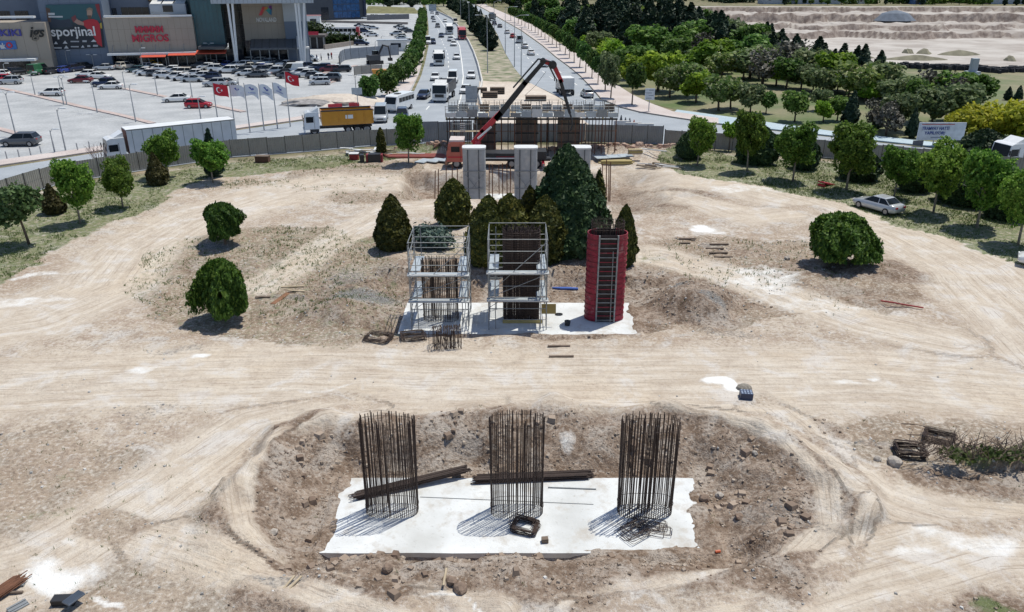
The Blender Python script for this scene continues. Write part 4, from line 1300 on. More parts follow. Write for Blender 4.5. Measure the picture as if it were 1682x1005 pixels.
for z in (1.5, 3.0):
    obj('tie_tube', MB().tube([(xl, -1.0, z), (xr, -1.0, z + .05)], .035, 5), RUST, t)
# guard rails round the deck
nr = 18
for y in (-1.15, 3.95):
    for k in range(nr + 1):
        x = xl + (xr - xl) * k / nr
        obj('rail_post', MB().tube([(x, y, zdk + .1), (x, y, zdk + 1.35)], .03, 5), GALV if k % 3 else OLDWOOD, t)
    for z in (.55, .95, 1.3):
        obj('guard_rail', MB().tube([(xl, y, zdk + z), (xr, y, zdk + z)], .025, 5), GALV, t)
for k in range(16):
    xa = xl + (xr - xl) * (k + .5) / 16
    obj('edge_form', MB().box((xa, -1.25, zdk + .35 + .1 * (k % 3)), ((xr - xl) / 17, .06, .5 + .2 * (k % 3))), (WHITEP, PLATE, GALV, PLATE)[(k * 5) % 4], t)
    obj('upstand_form', MB().box((xa, 2.2, zdk + .6), ((xr - xl) / 18, .12, .7 + .25 * (k % 2))), (GALV, OLDWOOD, PLATE, GALV)[(k * 7) % 4], t)
    for j in range(3):
        obj('starter_bar', MB().tube([(xa + .3 * j, 1.0 + .5 * j, zdk + .2), (xa + .3 * j, 1.0 + .5 * j, zdk + 1.5)], .03, 4), REBAR, t)
for k in range(44):
    x = random.uniform(xl + .5, xr - .5)
    obj('timber', MB().box((x, random.uniform(-.5, 3.2), zdk + .3 + random.random() * .12), (random.uniform(1, 2.8), .14, .1), random.uniform(-.5, .5)), random.choice((WOOD, OLDWOOD, WOOD, PLATE)), t)
for k, px in enumerate((752, 765, 948, 985)):
    obj('toe_panel', MB().box((PX(px, y=185), -1.2, zdk + .42), (1.6, .05, .45)), (PLATE, WHITEP, PLATE, WOOD)[k], t)
# small access platform at the left of the falsework
t = thing('access_platform', 'small scaffold stair platform at the left end of the falsework', 'scaffold', (PX(765), YA - 1.8, 0))
for x in (-1.4, 1.4):
    for y in (-.6, .6):
        obj('standard', MB().tube([(x, y, -.1), (x, y, 4.4)], .035, 5), GALV, t)
for z in (1.6, 3.2):
    obj('platform', MB().box((0, 0, z), (3.4, 1.1, .07)), WOOD, t)
    obj('rail', MB().tube([(-1.4, -.62, z + .9), (1.4, -.62, z + .9)], .025, 5), GALV, t)
for k in range(5):
    obj('rung', MB().box((-.2, -.7, 3.3 + k * .22), (.6, .05, .06)), WHITEP, t)
obj('brace', MB().tube([(-1.4, -.62, .2), (1.4, -.62, 3)], .025, 5), GALV, t)
obj('brace', MB().tube([(1.4, -.62, .2), (-1.4, -.62, 3)], .025, 5), GALV, t)
# dark bar mats lying on the fill behind the deck
for k, (px, py, w, d, h) in enumerate(((728, 152, 2.2, 1.2, .9), (805, 160, 2.6, 1.4, 1.0), (817, 154, 2.6, 1.2, 1.2), (880, 165, 3.5, 1.6, .8))):
    c = G(px if k else 790, py, .16)
    tt = thing('bar_mat_stack', 'dark stack of steel mats on the sandy fill behind the deck, %s from the left' % ORD[k], 'steel mats', (c.x, c.y, .16), 0, 'steel mats on the fill')
    for j in range(6):
        obj('mat', MB().box((0, 0, .08 + h * j / 6), (w, d, h / 9)), OLDWOOD if j % 2 else BLACKS, tt)

# ================================================================== concrete pump truck
YP = 86.8
ORANGE = paint('faded_orange_cab', (.50, .12, .08), .5)
RED = paint('pump_red', (.52, .012, .03), .4)
TYRE = mat('tyre_rubber', (.018, .018, .02), .85, vary=.1)
RIM = mat('wheel_rim', (.34, .34, .35), .4, .5, vary=.1)
GLASS = glassmat('dark_car_glass', (.012, .016, .02), .15)
GLASS.node_tree.nodes['Principled BSDF'].inputs['Specular IOR Level'].default_value = .3
def wheel(parent, x, y, z, r, w=.3):
    o = obj('wheel', MB().disc((0, 0, 0), r, (0, 1, 0), w, 18), TYRE, parent, (x, y, z))
    obj('rim', MB().disc((0, 0, 0), r * .58, (0, 1, 0), w + .04, 12), RIM, o)
    return o
xs0 = P(735, 262, YP).x
t = thing('concrete_pump_truck', 'concrete pump truck with faded orange cab and long folding red and black boom', 'pump truck', (xs0, YP, hgt(0, YP)))
LEN = P(905, 262, YP).x - xs0
hw = 1.25
cabp = [(0.0, .75), (0.0, 1.7), (.22, 2.75), (.5, 2.95), (1.9, 2.95), (1.9, .75)]
b = MB()
b.loft([[(x, -hw, z) for x, z in cabp], [(x, hw, z) for x, z in cabp]])
cab = obj('cab', fixn(b.mesh('cab')), ORANGE, t)
obj('windscreen', MB().add([(-.012, -hw + .15, 1.75), (-.012, hw - .15, 1.75), (.195, hw - .2, 2.68), (.195, -hw + .2, 2.68)], [(0, 3, 2, 1)]), GLASS, cab)
obj('side_window', MB().box((1.0, -hw - .005, 2.15), (.95, .03, .6)), GLASS, cab)
obj('stripe', MB().box((1.0, -hw - .012, 1.3), (1.75, .03, .16)), RED, cab)
obj('door_seam', MB().box((1.55, -hw - .01, 1.85), (.03, .03, 1.9)), BLACKS, cab)
obj('grille', MB().box((-.03, 0, 1.25), (.08, 1.7, .6)), BLACKS, cab)
obj('roof', MB().box((1.15, 0, 3.05), (1.6, 2.3, .2)), mat('faded_white_roof', (.72, .62, .58), .5), cab)
obj('bumper', MB().box((-.06, 0, .62), (.25, 2.45, .45)), mat('pump_bumper', (.42, .20, .12), .5), cab)
obj('mirror', MB().box((.1, -hw - .28, 2.3), (.1, .2, .45)), BLACKS, cab)
obj('chassis', MB().box((LEN / 2 + .6, 0, .85), (LEN - 1.4, 1.1, .3)), BLACKS, t)
for (x, m, sz, z) in ((LEN * .36, BLACKS, (2.6, 2.3, .5), 1.35), (LEN * .6, BLACKS, (3.4, 2.2, .3), 1.5), (LEN * .58, DARKRED, (2.9, 2.28, .16), 1.28), (LEN * .85, BLACKS, (2.4, 2.2, .9), 1.4)):
    obj('body_box', MB().box((x, 0, z), sz), m, t)
obj('side_rail', MB().box((LEN * .55, -1.18, 1.15), (LEN * .55, .06, .12)), WHITEP, t)
for x in (1.1, 2.7, LEN * .62, LEN * .74, LEN * .86):
    for y in (-1.05, 1.05):
        wheel(t, x, y, .52, .52)
for x in (3.0, LEN * .92):
    obj('outrigger', MB().box((x, 0, .7), (.3, 4.6, .25)), RED, t)
    for y in (-2.3, 2.3):
        obj('outrigger_leg', MB().tube([(x, y, 0), (x, y, .8)], .1, 8), GALV, t)
# boom: four hinged box sections traced in the plane of the truck
def bpnt(px, py):
    p = P(px, py, YP)
    return Vector((p.x - xs0, 0, p.z - t.location.z))
tp = bpnt(783, 238)
obj('turret', MB().tube([(tp.x, 0, 1.2), (tp.x, 0, tp.z - .2), (tp.x, 0, tp.z + .5)], [.75, .55, .4], 12), RED, t)
def section(a, b, w0, w1, m, dy, name='boom_section'):
    a, b = bpnt(*a), bpnt(*b)
    n = (b - a).normalized()
    up = Vector((-n.z, 0, n.x))
    bb = MB()
    secs = []
    for p, w in ((a, w0), (b, w1)):
        secs.append([p + up * w / 2 + Vector((0, dy - .22, 0)), p + up * w / 2 + Vector((0, dy + .22, 0)), p - up * w / 2 + Vector((0, dy + .22, 0)), p - up * w / 2 + Vector((0, dy - .22, 0))])
    bb.loft(secs)
    return obj(name, fixn(bb.mesh(name)), m, t)
section((778, 236), (796, 214), .75, .7, RED, 0)
section((791, 218), (823, 184), .65, .55, RED, 0)
section((814, 196), (864, 134), .62, .55, BLACKS, 0)
section((860, 139), (893, 101), .5, .4, BLACKS, 0)
section((890, 99), (909, 106), .5, .45, RED, .1)
section((908, 104), (923, 135), .5, .42, RED, .1)
section((920, 130), (936, 186), .4, .3, BLACKS, .1)
section((901, 106), (912, 128), .16, .16, BLACKS, -.35, 'ram')
section((843, 143), (876, 105), .14, .14, BLACKS, -.4, 'delivery_pipe')
section((876, 105), (884, 96), .14, .14, BLACKS, -.4, 'delivery_pipe')
section((884, 96), (906, 101), .14, .14, BLACKS, -.4, 'delivery_pipe')
section((785, 226), (807, 207), .18, .18, WHITEP, -.4, 'ram')
obj('hinge', MB().disc(bpnt(908, 106), .42, (0, 1, 0), .75, 14), BLACKS, t)
obj('hinge', MB().disc(bpnt(892, 100), .32, (0, 1, 0), .7, 14), BLACKS, t)
obj('hose', MB().tube([bpnt(936, 186), bpnt(939, 195), bpnt(940, 206), bpnt(937, 215)], .1, 7), BLACKS, t)
obj('cable', MB().tube([bpnt(897, 117), bpnt(880, 140), bpnt(862, 157)], .02, 4), BLACKS, t)

# ================================================================== hoarding fence
FPAN = mat('beige_grey_sheet_metal', (.36, .345, .315), .6, .1, vary=.1, scale=.8)
FPAN2 = mat('blue_grey_sheet_metal', (.27, .30, .345), .55, .1, vary=.1, scale=.8)
FPOST = mat('dark_fence_post', (.07, .065, .06), .7)
def fence(label, px, m, h, pw=2.05, z0=-.1):
    pts = [G(*p) for p in px]
    t = thing('hoarding_fence', label, 'fence', (pts[0].x, pts[0].y, 0), 0, 'site hoarding')
    # walk along
    seglen = [(b - a).length for a, b in zip(pts[:-1], pts[1:])]
    tot = sum(seglen)
    n = max(1, int(round(tot / pw)))
    def along(s):
        for a, b, l in zip(pts[:-1], pts[1:], seglen):
            if s <= l + 1e-6:
                return a + (b - a) * (s / l)
            s -= l
        return pts[-1]
    pm = MB().box((0, 0, h / 2), (.1, .1, h + .1)).mesh('post')
    pm.materials.append(FPOST)
    for k in range(n + 1):
        p = along(tot * k / n)
        obj('post', pm, None, t, (p.x - pts[0].x, p.y - pts[0].y + .06, 0))
        if k == n:
            break
        q = along(tot * (k + 1) / n)
        d = q - p
        L = d.length - .06
        ang = math.atan2(d.y, d.x)
        b = MB()
        nr = 8
        for lvl, (za, zb) in enumerate(((0.02, h * .5 - .02), (h * .5 + .02, h))):
            secs = []
            for i in range(nr * 2 + 1):
                u = -L / 2 + L * i / (nr * 2)
                o = .025 if i % 2 else -.025
                secs.append((u, o))
            vs = [(u, o, za) for u, o in secs] + [(u, o, zb) for u, o in secs]
            c = len(secs)
            b.add(vs, [(i, i + 1, c + i + 1, c + i) for i in range(c - 1)])
        b.box((0, .05, h * .5), (L, .05, .07))
        mid = (p + q) / 2
        o = obj('panel', b, m, t, (mid.x - pts[0].x, mid.y - pts[0].y, 0), ang)
        o.location.z = random.uniform(-.04, .04)
        o.rotation_euler.x = random.gauss(0, .015)
    return t
fence('beige sheet metal hoarding curving along the service road at the left', [(-150, 380), (0, 333), (100, 300), (227, 280), (374, 258), (495, 249), (594, 240), (690, 235)], FPAN, 2.0)
fence('blue grey sheet metal hoarding behind the left end of the falsework', [(693, 234), (775, 232)], FPAN2, 2.6, 2.3)
fence('blue grey hoarding seen through the props under the deck', [(778, 232), (960, 232)], FPAN2, 2.3, 2.3)
fence('grey sheet metal hoarding right of the falsework', [(962, 233), (1088, 236)], mat('mid_grey_sheet_metal', (.34, .345, .35), .6, .1, vary=.1, scale=.8), 2.25, 2.05)
fence('beige sheet metal hoarding behind the trees at the right', [(1091, 239), (1180, 246), (1265, 252), (1350, 258), (1480, 270), (1690, 291)], FPAN, 2.0)
# ================================================================== vegetation
BARK = mat('bark', (.16, .12, .09), .95, vary=.2, scale=5, bump=.5, bscale=14)
BARKP = mat('pale_bark', (.30, .26, .21), .95, vary=.2, scale=5, bump=.4, bscale=14)
L_MAPLE = leafmat('maple_leaves', (.05, .125, .015), (.181, .319, .05), (.325, .463, .094), .5)
L_BLUEG = leafmat('bluish_leaves', (0.062, 0.119, 0.037), (0.125, 0.200, 0.069), (0.188, 0.250, 0.112), .25)
L_THUJA = leafmat('thuja_sprays', (.023, .034, .007), (.092, .098, .018), (.196, .178, .04), .2)
L_SPRUCE = leafmat('spruce_needles', (.013, .034, .011), (.036, .071, .025), (.085, .13, .045), .1)
L_WEEP = leafmat('weeping_leaves', (.02, .056, .008), (.069, .138, .02), (.163, .25, .044), .32)
L_JUNI = leafmat('juniper_sprays', (.04, .075, .06), (.10, .145, .115), (.15, .19, .155), .1)
L_BROAD = leafmat('broadleaf', (.044, .106, .018), (.138, .238, .05), (.238, .338, .094), .45)
L_GREYG = leafmat('grey_green_leaves', (.075, .119, .044), (.175, .219, .1), (.275, .306, .163), .4)
L_BLOS = leafmat('blossom_leaves', (.063, .125, .025), (.188, .25, .075), (.55, .54, .36), .4)
L_PINE = leafmat('pine_needles', (0.011, 0.029, 0.016), (0.032, 0.057, 0.030), (0.052, 0.081, 0.041), .06)
L_YELL = leafmat('yellow_leaves', (.22, .26, .02), (.46, .46, .04), (.62, .58, .08), .45)
L_LIME = leafmat('lime_leaves', (.088, .175, .015), (.238, .363, .038), (.35, .475, .063), .48)
L_DRY = leafmat('dry_twigs', (.075, .07, .055), (.14, .135, .11), (.19, .185, .15), .1)
L_HEDGE = leafmat('plane_leaves', (.031, .081, .016), (.094, .175, .038), (.163, .25, .063), .4)

def leaves(pts, nrm, size, asp=1.0, jit=.9, droop=None, rng=RNG):
    n = len(pts)
    d = nrm + jit * rng.normal(size=(n, 3))
    d /= np.linalg.norm(d, axis=1)[:, None] + 1e-9
    a = rng.normal(size=(n, 3))
    if droop is not None:
        a = a * .35 + np.array([0, 0, -droop])
    u = np.cross(d, a)
    u /= np.linalg.norm(u, axis=1)[:, None] + 1e-9
    v = np.cross(d, u)
    s = size * (.6 + .8 * rng.random(n))[:, None]
    U, V = u * s * .5, v * s * .5 * asp
    bend = d * s * .12
    c = np.stack([pts - U - V, pts + U - V * .6 + bend, pts + U * .7 + V, pts - U * .6 + V * .9 - bend], 1)
    return c.reshape(-1, 3)

def leafmesh(name, blocks, m, extra=None):
    co = np.concatenate(blocks)
    n = len(co) // 4
    me = bpy.data.meshes.new(name)
    vs, fs = co.tolist(), np.arange(n * 4).reshape(-1, 4).tolist()
    if extra:
        o = len(vs)
        vs += extra[0]
        fs += [[i + o for i in f] for f in extra[1]]
    me.from_pydata(vs, [], fs)
    me.materials.append(m)
    return me

def lobes_cloud(lobes, n, size, rng, clump=.55, dens=.62, asp=1.0, droop=None):
    """leaves in the outer shell of overlapping uneven lobes, thinned in patches so that gaps open"""
    vol = np.array([l[1][0] * l[1][1] * l[1][2] for l in lobes]) ** .67
    vol /= vol.sum()
    out, nr = [], []
    for (c, r), w in zip(lobes, vol):
        k = int(n * w) + 4
        d = rng.normal(size=(k, 3))
        d /= np.linalg.norm(d, axis=1)[:, None]
        rad = dens + (1.06 - dens) * rng.random(k) ** .6
        lump = 1 + .36 * (vn(d[:, 0] * 2.3 + c[0] * 3 + 5, d[:, 1] * 2.3 + d[:, 2] * 2.1 + c[1], 13) - .5) * 2
        p = d * (rad * lump)[:, None] * np.array(r) + np.array(c)
        keep = (vn(p[:, 0] / clump + 31, p[:, 1] / clump + p[:, 2] / clump * 1.3, 17) + .22 * rng.random(k)) > .42
        out.append(p[keep])
        nr.append(d[keep])
    return leaves(np.concatenate(out), np.concatenate(nr) + np.array([0, 0, .35]), size, asp, droop=droop, rng=rng)

def trunk_mb(h, r, limbs, rng, top=.9, lean=.06):
    b = MB()
    lx, ly = rng.normal() * lean, rng.normal() * lean
    b.tube([(0, 0, -.15), (lx * h * .15, ly * h * .15, h * .3), (lx * h * .5, ly * h * .5, h * .6), (lx * h, ly * h, h * top)], [r * 1.25, r, r * .75, r * .35], 8)
    for (z, a, ln, up) in limbs:
        s = Vector((lx * z, ly * z, z))
        e = s + Vector((math.cos(a) * ln, math.sin(a) * ln, up))
        m = s.lerp(e, .5) + Vector((0, 0, .12 * ln))
        b.tube([s, m, e], [r * .5, r * .32, r * .12], 6)
    return b

PROTO = {}
def proto(key, name, cat, crown_me, trunk, bark):
    o = thing(name, key, cat, (0, -500, 0))
    obj('crown', crown_me, None, o)
    if trunk is not None:
        obj('trunk', trunk, bark, o, smooth=True)
    PROTO[key] = [o, False]

def plant(key, loc, sc, label, group, rz=None, cat=None):
    o, used = PROTO[key]
    if not isinstance(sc, tuple):
        sc = (sc, sc, sc)
    k_ = random.uniform(.9, 1.1)
    sc = (sc[0] * k_ * random.uniform(.94, 1.06), sc[1] * k_ * random.uniform(.94, 1.06), sc[2])
    rz = random.uniform(0, 6.28) if rz is None else rz
    s = sc if isinstance(sc, tuple) else (sc, sc, sc)
    if used:
        o = copy_tree(o, loc, rz, label, s, group)
    else:
        PROTO[key][1] = True
        o.location, o.rotation_euler, o.scale = loc, (0, 0, rz), s
        o['label'] = label
        o['group'] = group
    if cat:
        o['category'] = cat
    o.rotation_euler.x, o.rotation_euler.y = random.gauss(0, .03), random.gauss(0, .03)
    return o

def rlobes(rng, n, R, H, z0, spread=.6, rr=(.42, .62)):
    L = [((0, 0, z0 + H * .52), (R * .72, R * .72, H * .46))]
    for k in range(n):
        a = 2 * PI * k / n + rng.random() * .8
        zz = z0 + H * (.2 + .68 * rng.random())
        w = R * spread * (1 - .45 * abs((zz - z0) / H - .45))
        q = R * rng.uniform(*rr)
        L.append(((math.cos(a) * w, math.sin(a) * w, zz), (q, q, q * .85)))
    return L

# --- roundabout maples, normalised to about 6.5 m tall
for v in range(3):
    rng = np.random.default_rng(100 + v)
    H0, R, z0 = 6.4, 2.35, 1.75
    cl = lobes_cloud(rlobes(rng, 14, R, 4.5, z0, .68, (.30, .46)), 15000, .2, rng, .6)
    tb = trunk_mb(5.6, .11, [(1.7 + .3 * k, k * 2.1 + v, 1.3, 1.3) for k in range(6)], rng)
    proto('maple%d' % v, 'maple_tree', 'tree', leafmesh('crown', [cl], L_MAPLE), tb, BARKP)
rng = np.random.default_rng(140)
cl = lobes_cloud(rlobes(rng, 9, 1.7, 3.2, 2.0, .6), 4200, .2, rng, .5)
proto('bluetree', 'young_tree', 'tree', leafmesh('crown', [cl], L_BLUEG), trunk_mb(4.4, .09, [(2, 0, .9, .9), (2.3, 2, .9, .9), (2.6, 4, .8, .9)], rng), BARK)
rng = np.random.default_rng(141)
cl = lobes_cloud(rlobes(rng, 7, 1.3, 2.2, 2.0, .55), 2200, .24, rng, .5)
proto('lime', 'young_tree', 'tree', leafmesh('crown', [cl], L_LIME), trunk_mb(3.6, .08, [(1.9, 0, .7, .7), (2.1, 2.4, .7, .7)], rng), BARK)

# --- conifers shaped as solids of revolution with tufted surface
def conifer(key, name, cat, prof, n, size, m, seed, rough=.26, tuft=.35, asp=1.6, droop=-.6, bark=BARK, trunk=.12, vertical=True):
    rng = np.random.default_rng(seed)
    zs, rs = np.array([p[0] for p in prof]), np.array([p[1] for p in prof])
    H = zs[-1]
    z = rng.random(n * 3) * H
    r = np.interp(z, zs, rs)
    k = rng.random(n * 3) < (r / rs.max() + .08)
    z, r = z[k][:n], r[k][:n]
    n = len(z)
    a = rng.uniform(0, 2 * PI, n)
    lump = 1 + rough * 2 * (fbm(a * r * 2 / tuft / 2 + 40, z / tuft, seed, 2) - .5) + .10 * (vn(np.cos(a) * 1.4 + 9, np.sin(a) * 1.4 + z * .5, seed + 4) - .5)
    q = r * lump * (.80 + .22 * rng.random(n) ** .5)
    pts = np.stack([np.cos(a) * q, np.sin(a) * q, z + .1 * rng.normal(size=n) * size], 1)
    nr = np.stack([np.cos(a), np.sin(a), np.full(n, .5)], 1)
    cl = leaves(pts, nr, size, asp, .55, droop, rng)
    # inner mass of twigs
    vs, fs = [], []
    m1 = 14
    lev = np.linspace(.03, .97, 12)
    for t in lev:
        rr = np.interp(t * H, zs, rs) * .80
        for j in range(m1):
            aa = 2 * PI * j / m1
            w = rr * (1 + .12 * (rng.random() - .5))
            vs.append([math.cos(aa) * w, math.sin(aa) * w, t * H])
    for i in range(len(lev) - 1):
        for j in range(m1):
            fs.append([i * m1 + j, i * m1 + (j + 1) % m1, (i + 1) * m1 + (j + 1) % m1, (i + 1) * m1 + j])
    me = leafmesh('crown', [cl], m, (vs, fs))
    proto(key, name, cat, me, MB().tube([(0, 0, -.2), (0, 0, H * .5)], [trunk, trunk * .5], 7), bark)
conifer('thuja0', 'thuja', 'conifer', [(0, .75), (.3, 1.12), (1.0, 1.25), (2.0, 1.02), (3.0, .58), (3.5, .3), (3.8, .03)], 9000, .15, L_THUJA, 201)
conifer('thuja1', 'thuja', 'conifer', [(0, .7), (.4, 1.05), (1.1, 1.12), (2.0, .98), (2.7, .7), (3.2, .42), (3.5, .05)], 8500, .15, L_THUJA, 202)
conifer('spruce', 'spruce', 'conifer', [(0, 1.2), (.5, 2.8), (1.4, 3.15), (3.0, 2.85), (4.6, 2.3), (6.0, 1.6), (7.2, 1.0), (7.8, .6), (8.15, .1)], 26000, .23, L_SPRUCE, 203, .27, .8, 1.4, .2)
conifer('cypress', 'slender_cypress', 'conifer', [(0, .45), (.5, .62), (2.5, .58), (4.2, .38), (5.2, .03)], 3500, .17, L_THUJA, 204)
conifer('olive_cone', 'small_thuja', 'conifer', [(0, .5), (.3, .85), (.9, .9), (1.6, .55), (2.2, .25), (2.6, .03)], 4200, .14, leafmat('brown_green_sprays', (.03, .032, .008), (.085, .075, .02), (.12, .11, .04), .1), 205)
conifer('pine_far0', 'dark_pine', 'conifer', [(0, .3), (1.2, .8), (2.0, 2.0), (4.0, 1.8), (6.5, 1.15), (8.5, .5), (9.6, .05)], 2600, .55, L_PINE, 206, .5, 1.2, 1.3, .3, trunk=.2)
conifer('pine_far1', 'dark_pine', 'conifer', [(0, .3), (1.0, 1.4), (3.0, 1.6), (5.5, 1.0), (7.5, .5), (8.8, .05)], 2200, .5, L_PINE, 207, .55, 1.1, 1.3, .3, trunk=.18)
conifer('round_dark', 'round_dark_shrub', 'shrub', [(0, .9), (.4, 1.4), (1.2, 1.6), (2.0, 1.35), (2.7, .8), (3.1, .05)], 6000, .18, L_SPRUCE, 208, .22, .5)
# --- weeping dome bushes
for v in range(3):
    rng = np.random.default_rng(220 + v)
    n = 17000
    a = rng.uniform(0, 2 * PI, n)
    ph = np.arccos(1 - 1.15 * rng.random(n))
    lob = 1 + .10 * np.sin(a * 3 + v) + .34 * (vn(np.cos(a) * 2 + 7, np.sin(a) * 2 + ph * 1.6, 51 + v) - .5) * 2 + .2 * (vn(np.cos(a) * 6 + 7, np.sin(a) * 6 + ph * 5, 55 + v) - .5) * 2
    R, H = 1.75, 2.9
    rad = lob * (.80 + .24 * rng.random(n))
    hor = np.sin(np.minimum(ph, PI / 2)) ** .85
    pts = np.stack([np.cos(a) * R * hor * rad, np.sin(a) * R * hor * rad, .25 + (H - .25) * np.clip(np.cos(ph) * .75 + .25, 0, 1) * (.9 + .1 * rad)], 1)
    keep = (vn(a * 2.6, pts[:, 2] * 1.2, 60 + v) > .2) & (pts[:, 2] > .25 + .5 * vn(np.cos(a) * 3 + 5, np.sin(a) * 3, 65 + v))
    pts = pts[keep]
    nr = pts / np.linalg.norm(pts, axis=1)[:, None]
    cl = leaves(pts, nr, .115, 2.2, .6, 1.0, rng)
    core = rlobes(rng, 5, R * .8, H * .8, .3, .4)
    cl2 = lobes_cloud(core, 2500, .2, rng, .5, .5)
    proto('weep%d' % v, 'weeping_bush', 'bush', leafmesh('crown', [cl, cl2], L_WEEP), trunk_mb(1.8, .11, [(.7, 0, .7, .5), (.9, 2, .7, .5), (.8, 4, .7, .5)], rng), BARK)
# --- juniper
rng = np.random.default_rng(230)
blk = []
for k in range(46):
    a, ln = rng.uniform(0, 2 * PI), rng.uniform(.8, 2.1)
    t = rng.random(120)
    c = np.stack([np.cos(a) * ln * t, np.sin(a) * ln * t * .7, .25 + 1.3 * t * (1.25 - t) + .1 * rng.normal(size=120)], 1) + .13 * rng.normal(size=(120, 3))
    blk.append(leaves(c, np.tile([np.cos(a) * .3, np.sin(a) * .3, 1.0], (120, 1)), .17, 1.5, .6, None, rng))
proto('juniper', 'juniper', 'shrub', leafmesh('crown', blk, L_JUNI), None, None)
# --- park and street trees
for v, (lm, R, H, z0, n, sz) in enumerate(((L_BROAD, 2.6, 4.6, 1.6, 2600, .48), (L_BROAD, 3.0, 5.4, 1.8, 3000, .5), (L_GREYG, 2.8, 5.0, 1.6, 2600, .45), (L_BLOS, 2.7, 4.2, 1.4, 3000, .42), (L_LIME, 2.5, 4.2, 1.3, 2600, .45), (L_YELL, 3.6, 4.6, .9, 4200, .45), (L_DRY, 2.2, 4.4, 1.0, 1100, .34))):
    rng = np.random.default_rng(300 + v)
    cl = lobes_cloud(rlobes(rng, 10, R, H, z0, .66, (.36, .56)), n, sz, rng, .9)
    nm = ('park_tree', 'park_tree', 'grey_green_tree', 'blossoming_acacia', 'lime_green_tree', 'yellow_green_tree', 'bare_grey_tree')[v]
    proto(('broad0', 'broad1', 'greyg', 'blossom', 'limeg', 'yellow', 'dry')[v], nm, 'tree', leafmesh('crown', [cl], lm), trunk_mb(z0 + H * .7, .16, [(z0 + .3 * k, k * 2.2, R * .5, H * .3) for k in range(5)], rng), BARK)
rng = np.random.default_rng(320)
proto('street', 'street_tree', 'tree', leafmesh('crown', [lobes_cloud(rlobes(rng, 6, 1.35, 2.8, 1.7, .5), 1500, .34, rng, .7)], L_HEDGE), trunk_mb(3.2, .09, [(1.8, 0, .6, .7), (2, 2, .6, .7)], rng), BARK)
rng = np.random.default_rng(321)
proto('street_grey', 'street_tree', 'tree', leafmesh('crown', [lobes_cloud(rlobes(rng, 7, 1.6, 3.6, 1.5, .5), 1900, .34, rng, .7)], L_GREYG), trunk_mb(4, .1, [(1.8, 0, .6, .7), (2, 2, .6, .7)], rng), BARK)
rng = np.random.default_rng(322)
proto('rowtree', 'row_tree', 'tree', leafmesh('crown', [lobes_cloud(rlobes(rng, 9, 2.2, 4.6, .8, .55), 3200, .42, rng, .8)], L_HEDGE), trunk_mb(4, .13, [(1.4, 0, .8, .9), (1.7, 2, .8, .9)], rng), BARK)
# bare shrub by the service road: forked twigs
b = MB()
rng = np.random.default_rng(330)
for k in range(16):
    a = 2 * PI * k / 16
    e = Vector((math.cos(a) * 1.2, math.sin(a) * 1.0, 2.6 + rng.random() * .6))
    b.tube([(0, 0, 0), (e.x * .25, e.y * .25, 1.2), e], [.05, .03, .01], 5)
    for j in range(3):
        s = Vector((0, 0, 1)).lerp(e, .5 + .15 * j)
        b.tube([s, s + Vector((rng.normal() * .4, rng.normal() * .4, .7))], [.015, .006], 4)
o = obj('bare_shrub', b, mat('pinkish_twigs', (.24, .17, .16), .9), None, at(168, 285))
tag(o, 'leafless pinkish shrub at the fence in front of the white lorry cab', 'shrub')

# ---- planting: roundabout, left side
def hm(px, y0, y1, h0):
    """scale that makes a plant of height h0 span pixel rows y0..y1 at this place"""
    c = at(px, y1)
    zt = P(px, y0, c.y).z
    return c, (zt - c.z) / h0
GL, GR = 'trees on the roundabout', 'trees on the roundabout'
for key, px, y0, y1, h0, w, lab in (
        ('bluetree', 48, 297, 401, 5.2, 1.0, 'pale green young tree on the grass at the left edge'),
        ('lime', -4, 330, 385, 4.2, 1.0, 'lime green tree cut by the left edge of the picture'),
        ('maple0', 132, 264, 367, 6.4, .92, 'broad maple with a forked trunk at the left of the roundabout'),
        ('maple1', 202, 260, 341, 6.4, .86, 'dark round maple in front of the white lorry cab'),
        ('maple2', 278, 217, 292, 6.4, .9, 'flat topped maple in front of the long white trailer'),
        ('maple1', 350, 228, 300, 6.4, 1.0, 'round maple with a dark fir behind it near the end of the trailer'),
        ('maple0', 671, 187, 268, 6.4, .8, 'bright green maple near the fence left of the pump truck')):
    c, s = hm(px, y0, y1, h0)
    plant(key, c, (s * w, s * w, s), lab, GL)
for key, px, y0, y1, h0, w, lab in (
        ('olive_cone', 90, 303, 350, 2.6, 1.0, 'small brown green thuja between the two leftmost trees'),
        ('olive_cone', 262, 252, 303, 2.6, 1.0, 'brownish thuja under the flat topped maple'),
        ('pine_far1', 354, 213, 290, 8.8, .9, 'dark fir standing behind the round maple'),
        ('cypress', 627, 209, 255, 5.2, 1.25, 'slim dark cypress by the fence left of the bright maple'),
        ('thuja0', 648, 320, 407, 3.8, 1.0, 'egg shaped thuja standing alone at the left of the conifer group'),
        ('thuja1', 745, 293, 370, 3.5, 1.0, 'egg shaped thuja behind the blue green juniper'),
        ('thuja0', 802, 322, 432, 3.8, .95, 'tall thuja behind the gap between the scaffold towers'),
        ('thuja1', 834, 320, 425, 3.5, 1.0, 'yellowish thuja left of the big spruce, just behind the right tower'),
        ('thuja0', 868, 306, 415, 3.8, .72, 'narrow thuja at the left foot of the big spruce'),
        ('thuja1', 893, 325, 428, 3.5, .95, 'rounded thuja in front of the big spruce'),
        ('thuja1', 782, 345, 425, 3.5, .5, 'slim thuja at the right end of the juniper'),
        ('spruce', 931, 240, 414, 8.1, 1.02, 'big dark spruce behind the red column form'),
        ('cypress', 984, 280, 400, 5.2, .8, 'slender cypress at the right side of the big spruce'),
        ('thuja0', 1021, 338, 434, 3.8, .7, 'thuja standing behind the right side of the red column form')):
    c, s = hm(px, y0, y1, h0)
    plant(key, c, (s * w, s * w, s), lab, 'conifers on the roundabout', None, 'conifer')
